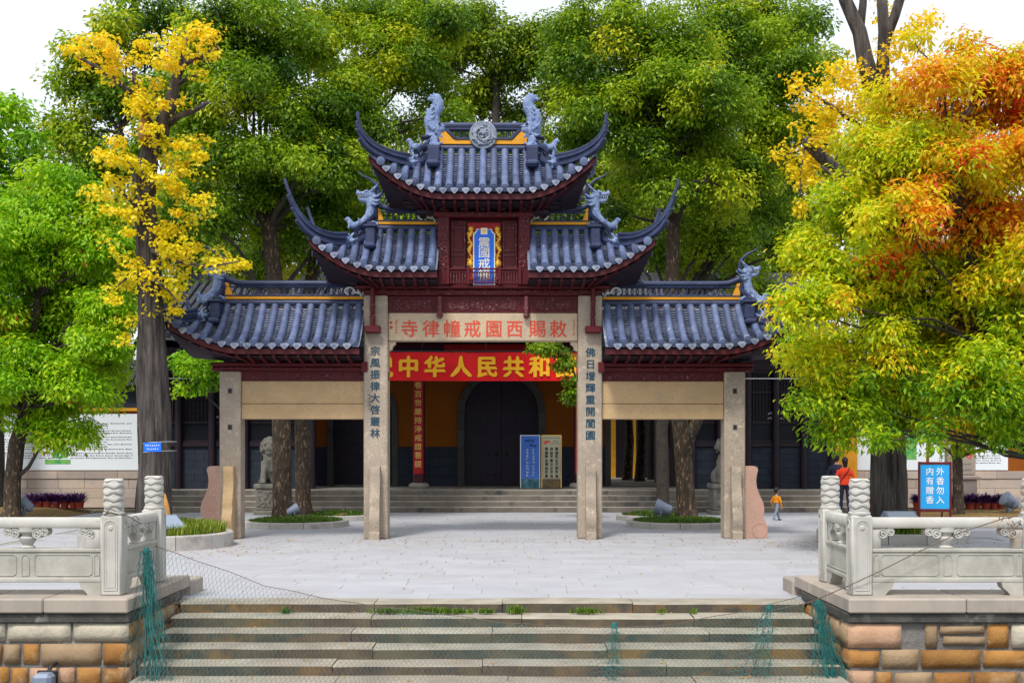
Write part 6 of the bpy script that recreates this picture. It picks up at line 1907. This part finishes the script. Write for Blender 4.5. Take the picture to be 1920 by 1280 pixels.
def tree(name,label,base,trunk,radii,lobes,leafmat,bark,seed,L=.125,wr=.46,rc=.60,per=560,tint=lambda p,r:.5+.16*r.gauss(0,1),group=None,cat='tree',dens=1.0,droop=.35,jit=.12,flat=.7,limbs=True,shell=(.45,1.0),extra=None,limbmat=None,nseg=14,flare=1.25,fixed=None,cn='crown',ls=1.0,extra2=None):
    """trunk: points from the ground up; lobes: (centre, radius) of the leafy masses"""
    r_=random.Random(seed); base=Vector(base)
    t=thing(name,label,cat,base,0,group); T=Matrix.Translation(-base)
    q=MB(); q.M=None
    pts=[Vector(p) for p in trunk]; rr_=list(radii)
    p0=pts[0]; pts=[p0-Vector((0,0,.15)),p0+Vector((0,0,.02)),p0.lerp(pts[1],.12)]+pts[1:]; rr_=[rr_[0]*flare*1.1,rr_[0]*flare,rr_[0]*1.03]+rr_[1:]
    bark_tube(q,pts,rr_,seed,nseg,furrow=.32 if nseg>24 else 0)
    if extra2: extra2(q)
    q.v=[tuple(Vector(v)-base) for v in q.v]
    q.build('trunk',bark,t,smooth=True)
    clumps=[]; lq=MB(); tw=MB()
    for li,(c,R_) in enumerate(lobes):
        c=Vector(c)
        if limbs:
            cand=[(i,p) for i,p in enumerate(pts[3:],3) if p.z<c.z-.2*R_] or [(3,pts[3])]
            i,src=min(cand,key=lambda k:(k[1]-c).length+.4*max(0,c.z-k[1].z))
            rad=max(.03,min(rr_[i]*.5,.05+.035*R_)*ls)
            path=limb_path(src,c,seed+li,7); o=MB(); o.tube([p-base for p in path],[rad*(1-.72*k/7) for k in range(8)],7); lq.add(o.v,o.f)
        n=max(3,int(dens*(R_/rc)**2*2.6))
        for k in range(n):
            d=Vector((r_.gauss(0,1),r_.gauss(0,1),r_.gauss(0,1))).normalized()
            if d.z<-.55: d.z*=-.5
            p=c+d*R_*r_.uniform(*shell); p.z=c.z+(p.z-c.z)*.88
            cr_=rc*r_.uniform(.6,1.2)
            clumps.append((tuple(p-base),cr_,int(per*(cr_/rc)**2),tint(p,r_)))
            if R_>rc*.9 and r_.random()<.75:
                path=limb_path(c,p,seed*3+k,4,.15); tw.tube([x-base for x in path],[.028,.024,.02,.014,.007],5)
    if fixed:
        for (p,cr_,n,tt) in fixed: clumps.append((tuple(Vector(p)-base),cr_,n,tt))
    if extra: extra(lq,tw,base)
    if lq.v: lq.build('limb',limbmat or bark,t,smooth=True,kind='stuff')
    if tw.v: tw.build('twig',limbmat or bark,t,smooth=True,kind='stuff')
    arr=clumps_to_leaves(clumps,seed,L,wr,droop,jit,flat)
    me=leaf_mesh(cn,*arr[:3],arr[3],arr[4],arr[5]); me.materials.append(leafmat); link(cn,me,t,kind='stuff')
    return t
def lob(d,*items): # (px,py,rpx[,dd])
    out_=[]
    for it in items:
        px,py,rp=it[:3]; dd_=d+(it[3] if len(it)>3 else rnd.uniform(-1.2,1.2)); out_.append((P(px,py,dd_),rp*dd_/F))
    return out_
def camtint(p,r): return .47+.19*r.gauss(0,1)+.16*(noise.noise(Vector((p.x*.3,p.y*.3,p.z*.3))))
BK=M['bark_cam']; LM=M['bark_dark']
# four camphor trees in the two low planters behind the gateway
D=28.5
tree('camphor_tree','camphor tree with the thicker trunk in the left low planter, nearest the left bay',P(530,972,D),[P(530,972,D),P(528,800,D),P(522,600,D),P(505,430,D),P(492,330,D+.5)],[.235,.225,.21,.18,.13],
 lob(D,(430,120,105),(330,190,80),(540,70,105),(470,190,110),(600,180,100),(420,310,90),(560,310,90),(640,320,70),(590,440,65,1.5),(480,440,75,1.0),(400,420,60),(520,380,70),(520,500,50,2),(640,420,45,2),(620,490,40,2),(440,500,50,2),(360,360,70),(500,280,70),(590,250,70),(380,250,70),(470,60,80),(390,60,60)),M['leaf_cam'],BK,1,tint=camtint,limbmat=LM,group='camphor trees around the gateway',dens=1.25)
D=30.4
tree('camphor_tree','slimmer camphor tree close behind the thicker trunk seen through the left bay',P(569,958,D),[P(569,958,D),P(566,800,D),P(572,600,D),P(600,420,D),P(650,280,D)],[.20,.195,.18,.15,.1],
 lob(D,(680,50,105),(780,40,85),(720,160,105),(800,130,75),(770,240,50),(650,270,80),(690,340,60),(820,60,60),(620,380,60,-.5),(840,215,40),(690,430,45,1),(740,330,50,1),(830,50,50),(720,90,80),(600,60,60),(680,220,60)),M['leaf_cam'],BK,2,tint=camtint,limbmat=LM,group='camphor trees around the gateway',dens=1.2)
D=28.4
tree('camphor_tree','forked camphor tree in the right low planter, its crown right of the topmost roof',P(1283,965,D),[P(1287,965,D),P(1282,860,D),P(1273,780,D),P(1258,600,D),P(1262,430,D),P(1250,300,D)],[.235,.205,.195,.18,.16,.11],
 lob(D,(1110,130,105),(1220,110,110),(1140,245,95),(1250,230,105),(1330,200,100),(1230,350,70,1),(1320,340,80),(1190,170,80),(1310,460,65,1.5),(1220,470,55,1.5),(1090,60,70),(1170,400,35,1.5),(1380,470,55,1),(1160,470,40,2),(1270,520,40,2),(1360,530,45,2),(1160,60,80),(1290,130,80),(1290,280,70),(1090,200,60),(1200,300,60),(1350,270,70)),M['leaf_cam'],BK,3,tint=camtint,limbmat=LM,group='camphor trees around the gateway',dens=1.25,
 extra2=lambda q: bark_tube(q,[P(1283,900,28.42),P(1282,862,28.38),P(1291,822,28.25),P(1308,787,28.1),P(1345,700,28.0),P(1370,560,28.0)],[.13,.16,.155,.14,.12,.09],5,14))
D=30.2
tree('camphor_tree','dark camphor trunk close behind the forked one, its crown filling the upper right',P(1249,957,D),[P(1243,957,D),P(1241,800,D),P(1290,560,D),P(1390,400,D),P(1400,260,D)],[.16,.155,.15,.13,.1],
 lob(D,(1400,80,105),(1460,160,85),(1420,260,85),(1390,340,75),(1450,420,60),(1310,60,85),(1490,60,60),(1470,330,55),(1410,500,50,1),(1350,120,80),(1400,180,80),(1440,40,70),(1350,400,60),(1480,230,60),(1420,560,40,2),(1480,470,50)),M['leaf_cam'],LM,4,tint=lambda p,r:.46+.16*r.gauss(0,1),limbmat=LM,group='camphor trees around the gateway',dens=1.2)  # the rear trunk's shade is put into its darker bark colour
# trees further back, beyond the hall
def back(px,D,h0,lobes,seed,label,dens=1.25,per=380,m='leaf_back',rc=.9,tint=camtint):
    tree('broadleaf_tree',label,(P(px,840,D).x,D,0),[Vector((P(px,840,D).x,D,0)),P(px,700,D),P(px,500,D),P(px,h0,D)],[.35,.32,.26,.14],lob(D,*lobes),M[m],LM,seed,L=.22,rc=rc,per=per,tint=tint,group='broadleaf trees behind the hall',dens=dens,cat='tree')
back(225,40,250,((170,170,85),(150,270,75),(240,90,80),(300,60,75),(250,210,95),(200,340,80),(330,290,85),(130,360,60),(290,420,85),(380,480,75),(200,470,80),(330,560,70),(150,110,40),(240,560,70),(110,240,35)),11,'tall green tree behind the left ginkgo, leftmost of the high crowns',m='leaf_cam',per=420)
back(640,46,300,((560,120,85),(640,420,70),(560,470,70),(720,440,70),(470,500,60),(620,280,70),(800,400,60),(760,330,60),(700,380,60),(680,300,60),(400,440,60)),12,'dark green tree behind the hall left of the topmost roof')
back(930,48,160,((870,60,60),(1060,100,60),(820,110,60),(910,265,55),(850,275,45),(980,270,50),(1000,60,40),(930,150,60),(1000,215,45),(900,190,50),(880,110,62),(950,85,58),(1010,110,60),(1040,190,55),(870,210,50),(960,225,36),(905,30,22),(1060,60,50),(1085,330,60),(800,350,60),(1060,420,55),(1010,440,50),(860,440,60),(950,430,60),(800,440,60),(1120,440,50),(1020,270,40),(1100,270,50),(830,300,50),(1120,180,60)),13,'tree behind the hall seen between the two fish dragons of the top ridge',dens=1.5)
back(1230,47,320,((1150,420,70),(1220,500,70),(1300,500,70),(1370,520,70),(1330,420,60),(1190,330,60),(1280,300,70),(1080,420,60),(1130,350,60),(1400,440,60),(1440,520,60)),14,'dark green tree behind the hall right of the middle roof')
back(1480,44,300,((1440,130,70),(1500,240,60),(1470,330,70),(1440,430,70),(1500,500,80),(1530,130,45),(1560,420,70),(1480,40,50),(1540,330,60)),15,'dark tree beyond the right ginkgo')
back(-15,35,240,((25,215,42),(55,260,42),(10,290,50),(60,340,55),(10,390,60),(75,420,55),(-50,300,70),(-40,420,80)),16,'tall green tree at the far left edge behind the wall',m='leaf_fresh',rc=.7,per=260,tint=lambda p,r:.28+.14*r.gauss(0,1))
back(480,54,380,((360,440,80),(440,400,80),(520,430,90),(600,420,90),(680,440,90),(420,340,80),(560,340,80),(640,340,80),(330,370,70),(480,510,80),(380,520,80),(600,500,80)),17,'far dark tree low behind the hall, left half',dens=1.2)
back(1100,54,380,((860,420,90),(960,420,90),(1060,430,90),(1160,430,90),(1250,430,90),(1340,430,90),(1430,430,90),(1500,420,90),(1180,330,80),(1340,340,80),(1430,330,80),(1250,510,80),(1400,520,80),(1520,520,80)),18,'far dark tree low behind the hall, right half',dens=1.2)
# loose sprays of camphor leaves that hang in front of the hall
D=26.5
tree('camphor_sapling','young camphor with a bright leafy head beside the left outer pillar',P(437,985,D),[P(437,1000,D),P(437,880,D),P(434,780,D),P(410,720,D),P(385,695,D)],[.05,.045,.04,.03,.02],lob(D,(372,690,34,0),(392,712,30,0),(362,735,28,0),(400,680,24,0),(350,680,20,0)),M['leaf_fresh'],LM,21,L=.12,rc=.33,per=190,tint=lambda p,r:.42+.12*r.gauss(0,1),group=None,dens=1.1,flare=1.0,nseg=8)
tree('camphor_sapling','slender sapling whose leaves hang before the right end of the red banner',P(1108,985,29.5),[P(1108,1000,29.5),P(1106,880,29.5),P(1098,760,29.5),P(1070,680,29.5)],[.05,.045,.035,.02],lob(29.5,(1030,655,24,0),(1060,668,20,0),(1005,655,14,0),(1050,690,12,0),(1080,740,14,0),(1073,715,9,0)),M['leaf_cam'],LM,22,L=.11,rc=.26,per=150,tint=lambda p,r:.38+.12*r.gauss(0,1),group=None,dens=1.3,flare=1.0,nseg=8)
for px,d in ((1176,46),(1199,44.5)):
    x=P(px,840,d).x
    tree('garden_tree','thin dark trunk in the garden seen through the right arch, %s'%('left of the pair' if px<1190 else 'right of the pair'),(x,d,.5),[(x,d,.5),(x+.1,d,2.2),(x,d,4.4)],[.2,.17,.12],[((x+.3,d,5.6),1.0),((x-.4,d+.3,5.0),.8)],M['leaf_back'],M['bark_cam'],30+px,L=.2,rc=.5,per=150,group='trunks in the garden behind the hall')
# left foreground tree, bright green
D=29.5
tree('maple_tree','bright green tree with a forked trunk at the left edge',P(22,965,D),[P(22,965,D),P(24,900,D),P(32,830,D),P(48,770,D),P(60,680,D),P(70,560,D)],[.21,.20,.19,.14,.12,.08],
 lob(D,(60,410,80),(130,400,80),(185,480,65),(60,520,100),(150,580,85),(60,640,100),(150,680,75),(30,750,75),(110,760,55),(-40,600,100),(195,640,45),(90,330,35),(-40,450,90),(175,740,35),(200,470,55),(215,590,45),(180,640,55,-1),(140,720,60,-1),(60,700,80,-1),(190,690,45),(120,720,80),(60,800,45),(140,500,80),(100,600,80),(20,480,80),(100,825,26),(150,815,20),(-30,730,90),(205,560,40)),M['leaf_fresh'],M['bark_cam'],41,L=.145,wr=.42,rc=.52,per=330,tint=lambda p,r:.52+.13*r.gauss(0,1),jit=.13,dens=1.8,limbmat=LM,droop=.8)
# autumn tree on the right, its trunk outside the frame
D=20.3
def auttint(p,r):
    px=960+p.x*F/p.y; py=840-(p.z-HC)*F/p.y
    t=.35+.10*r.gauss(0,1)
    t-=.22*max(0,min(1,(py-640)/180))                       # still green low down
    t+=.34*math.exp(-(((px-1800)/110)**2+((py-415)/50)**2))+.22*math.exp(-(((px-1880)/90)**2+((py-220)/90)**2))+.16*math.exp(-(((px-1720)/60)**2+((py-150)/60)**2))
    t+=.20*math.exp(-(((px-1720)/60)**2+((py-395)/35)**2))
    if r.random()<.07: t+=.3
    t+=.15*max(0,min(1,(px-1640)/180))*max(0,min(1,(560-py)/140))
    return t
base=Vector((9.75,20.3,0))
tree('autumn_tree','large tree turning yellow, orange and red that fills the right side',base,[base,base+Vector((-.05,0,1.5)),base+Vector((-.5,.1,2.6)),base+Vector((-1.3,.1,3.6)),P(1800,420,D),P(1780,250,D)],[.26,.22,.19,.15,.11,.06],
 lob(D,(1760,140,62),(1840,160,70),(1690,190,55),(1640,290,75),(1740,290,95),(1860,300,100),(1600,390,70),(1700,420,95),(1810,440,105),(1530,490,65),(1630,530,95),(1750,570,105),(1870,570,105),(1505,590,60),(1570,670,80),(1670,690,85),(1780,700,85),(1890,690,85),(1520,750,48),(1600,785,42),(1690,790,42),(1770,790,36),(1870,780,36),(1980,500,120),(1980,300,110),(1920,170,60),(1480,650,36),(1560,580,60),(1800,90,24),(1715,80,22),(1800,240,75,.8),(1900,230,65,.8),(1690,330,70,1),(1790,360,80,1.2),(1890,430,80,1.2),(1640,440,65,1),(1720,500,80,1.2),(1830,520,80,1.2),(1900,130,45),(1680,600,70,1.2),(1800,640,80,1.2),(1600,560,60,1),(1890,640,80,1.2),(1700,260,60,1),(1800,320,70,-1),(1700,750,60,.8),(1820,750,60,.8),(1905,800,22),(1560,820,42),(1640,830,36),(1740,825,34),(1830,800,45),(1900,770,50),(1600,745,60),(1700,785,45),(1520,690,50),(1880,735,62,-1.2),(1800,765,50,-1.2),(1950,745,70,-1),(1940,660,80,-.8),(1890,800,36,-1),(1850,690,60,-1.2)),M['leaf_aut'],M['bark_cam'],42,L=.122,wr=.42,rc=.40,per=200,tint=auttint,jit=.09,dens=2.1,droop=.9,limbmat=LM,ls=.5,flat=.8)
# slim trunk between the sign and the stele
D=30.2
tree('slim_tree','slim mossy trunk standing beside the blue sign on the right soil bed',P(1797,962,D),[P(1797,966,D),P(1795,860,D),P(1792,760,D),P(1800,560,D)],[.135,.125,.115,.08],lob(D,(1800,740,70),(1730,780,50),(1870,760,60),(1820,620,90),(1900,820,30),(1830,815,30)),M['leaf_fresh'],M['bark_cam'],43,L=.17,rc=.5,per=150,tint=lambda p,r:.3+.15*r.gauss(0,1),dens=.8)

# ginkgos
GT=lambda p,r: max(0,min(1,.45+.15*r.gauss(0,1)+.25*max(0,min(1,(p.z-6)/4))))
D=22.3
def gk_extra(lq,tw,b):
    def L_(pts,rads):
        o=MB(); o.tube([x-b for x in pts],rads,9); lq.add(o.v,o.f)
    L_([P(300,250,D),P(318,200,D),P(330,150,D),P(340,125,D),P(352,60,D+.1)],[.17,.13,.10,.06,.03])
    L_([P(328,150,D),P(350,118,D-.1),P(385,105,D-.2),P(411,88,D-.2)],[.06,.05,.045,.04])
    L_([P(330,160,D),P(350,148,D-.1),P(374,140,D-.1)],[.05,.035,.02])
    L_([P(308,238,D),P(335,218,D-.15),P(365,207,D-.25),P(390,192,D-.3)],[.085,.06,.05,.035])
    L_([P(285,250,D),P(268,205,D),P(255,170,D),P(252,135,D)],[.1,.07,.06,.05])
    L_([P(250,178,D),P(215,150,D+.1),P(180,125,D+.1),P(140,104,D+.1)],[.055,.05,.04,.02])
    L_([P(272,420,D-.2),P(262,370,D-.4),P(248,320,D-.5),P(238,298,D-.5)],[.06,.05,.035,.015])
    L_([P(262,368,D-.4),P(285,345,D-.45),P(300,335,D-.5)],[.035,.025,.012])
    L_([P(258,390,D-.3),P(230,362,D-.4),P(212,340,D-.4)],[.04,.025,.012])
    L_([P(285,470,D-.2),P(330,490,D-.4),P(390,500,D-.5),P(450,490,D-.6)],[.05,.035,.025,.01])
    L_([P(285,520,D-.2),P(310,540,D-.4),P(330,560,D-.5)],[.04,.025,.01])
    L_([P(280,500,D-.2),P(240,520,D-.3),P(215,540,D-.3)],[.04,.025,.01])
q=MB()
fx=[]
rs=random.Random(17)
for (px,py,rx,ry,n) in ((175,95,38,22,9),(210,115,30,22,6),(155,85,18,10,3),(240,150,20,22,3),(300,95,42,30,8),(345,80,45,28,10),(385,75,22,26,5),(330,130,40,30,6),(300,180,40,30,4),(245,190,28,18,4),(275,195,25,20,3),(290,280,55,35,9),(330,260,45,35,8),(355,300,22,30,4),(230,290,45,28,7),(210,320,30,25,4),(260,340,60,35,9),(320,340,50,35,9),(360,370,22,15,3),(230,375,35,25,5),(345,410,28,25,5),(300,400,30,25,4),(225,420,25,25,4),(335,450,30,25,5),(320,490,40,25,7),(360,480,35,18,5),(410,490,28,12,4),(445,488,18,8,3),(300,530,30,22,5),(325,560,20,25,4),(300,580,14,16,2),(215,470,28,30,4),(240,500,20,20,3),(215,540,20,25,3),(255,600,12,20,1),(240,640,8,12,1),(190,290,14,10,2),(190,350,20,18,2)):
    for _ in range(n):
        a=rs.uniform(0,6.28); u=math.sqrt(rs.random()); d_=D+rs.uniform(-.75,.35)
        p=P(px+1.4*rx*u*math.cos(a),py+1.15*ry*u*math.sin(a),d_); fx.append((p,rs.uniform(.10,.34),rs.randint(25,60),GT(p,rs)))
base=Vector(((290-960)*D/F,D,.2))
tree('ginkgo_tree','old ginkgo with thick furrowed trunk, broken top and yellow leaves left of the gateway',base,[base,P(290,840,D),P(286,700,D),P(283,560,D),P(276,440,D),P(270,380,D),P(278,300,D),P(288,245,D)],[.325,.29,.26,.235,.21,.19,.17,.12],[],M['leaf_gk'],M['bark_gk'],51,L=.085,wr=.95,extra=gk_extra,fixed=fx,nseg=72,group=None,jit=.18,flat=.55,flare=1.12)
D=24.0
fx=[]
for (px,py,rx,ry,n) in ((1560,150,45,20,8),(1610,140,40,30,8),(1650,180,60,40,10),(1540,200,45,30,8),(1590,220,60,35,10),(1530,250,40,25,7),(1560,280,50,30,7),(1510,300,25,25,5),(1500,340,15,30,4),(1525,340,20,30,3),(1690,90,40,40,7),(1720,50,30,30,5),(1740,130,40,40,6),(1660,40,15,40,3),(1500,160,15,10,2),(1620,290,60,40,8),(1470,290,18,8,2),(1505,400,6,40,2),(1680,250,60,50,9)):
    for _ in range(n):
        a=rs.uniform(0,6.28); u=math.sqrt(rs.random()); d_=D+rs.uniform(-.8,.8)
        p=P(px+rx*u*math.cos(a),py+ry*u*math.sin(a),d_); fx.append((p,rs.uniform(.14,.40),rs.randint(30,75),GT(p,rs)+.08))
def gk2(lq,tw,b):
    def L_(pts,rads):
        o=MB(); o.tube([x-b for x in pts],rads,9); lq.add(o.v,o.f)
    L_([P(1640,180,D),P(1622,110,D),P(1612,60,D),P(1585,0,D),P(1560,-70,D)],[.2,.17,.15,.13,.1])
    L_([P(1612,60,D),P(1618,10,D),P(1622,-50,D)],[.09,.08,.06])
    L_([P(1655,200,D),P(1656,120,D),P(1658,60,D),P(1650,-60,D)],[.17,.13,.12,.1]); L_([P(1660,75,D),P(1678,30,D),P(1690,-10,D),P(1710,-60,D)],[.11,.1,.1,.08])
    L_([P(1640,360,D),P(1580,330,D-.3),P(1530,285,D-.4),P(1508,262,D-.5)],[.16,.14,.12,.10]); L_([P(1620,370,D-.2),P(1570,335,D-.6),P(1540,312,D-.7)],[.06,.05,.03])
    L_([P(1630,250,D),P(1560,200,D),P(1500,160,D)],[.06,.04,.015]); L_([P(1640,300,D),P(1540,270,D),P(1470,292,D)],[.05,.03,.01]); L_([P(1510,270,D-.5),P(1500,330,D-.5),P(1503,420,D-.5)],[.02,.012,.006])
base=Vector(((1668-960)*D/F,D,.15))
tree('ginkgo_tree','ginkgo with a dark fissured trunk behind the autumn tree on the right',base,[base,P(1667,860,D),P(1662,700,D),P(1655,500,D),P(1648,350,D),P(1645,200,D)],[.36,.33,.31,.29,.26,.22],[],M['leaf_gk'],M['bark_gk'],52,L=.09,wr=.95,extra=gk2,fixed=fx,nseg=72,jit=.16,flat=.75,flare=1.12)

gk=[o for o in bpy.data.objects if o.name.startswith('ginkgo_tree')]
q=MB(); b0=gk[0].location
q.tube([P(309,925,22.08)-b0,P(312,950,22.06)-b0,P(316,985,22.06)-b0,P(318,1003,22.05)-b0],[.015,.06,.075,.03],10,flat=.6); q.build('bark_scar',M['cutwood'],gk[0],smooth=True)
q=MB(); q.tube([P(268,262,22.1)-b0,P(272,240,22.1)-b0,P(266,222,22.1)-b0],[.10,.12,.03],10); q.build('broken_top',M['cutwood'],gk[0],smooth=True)
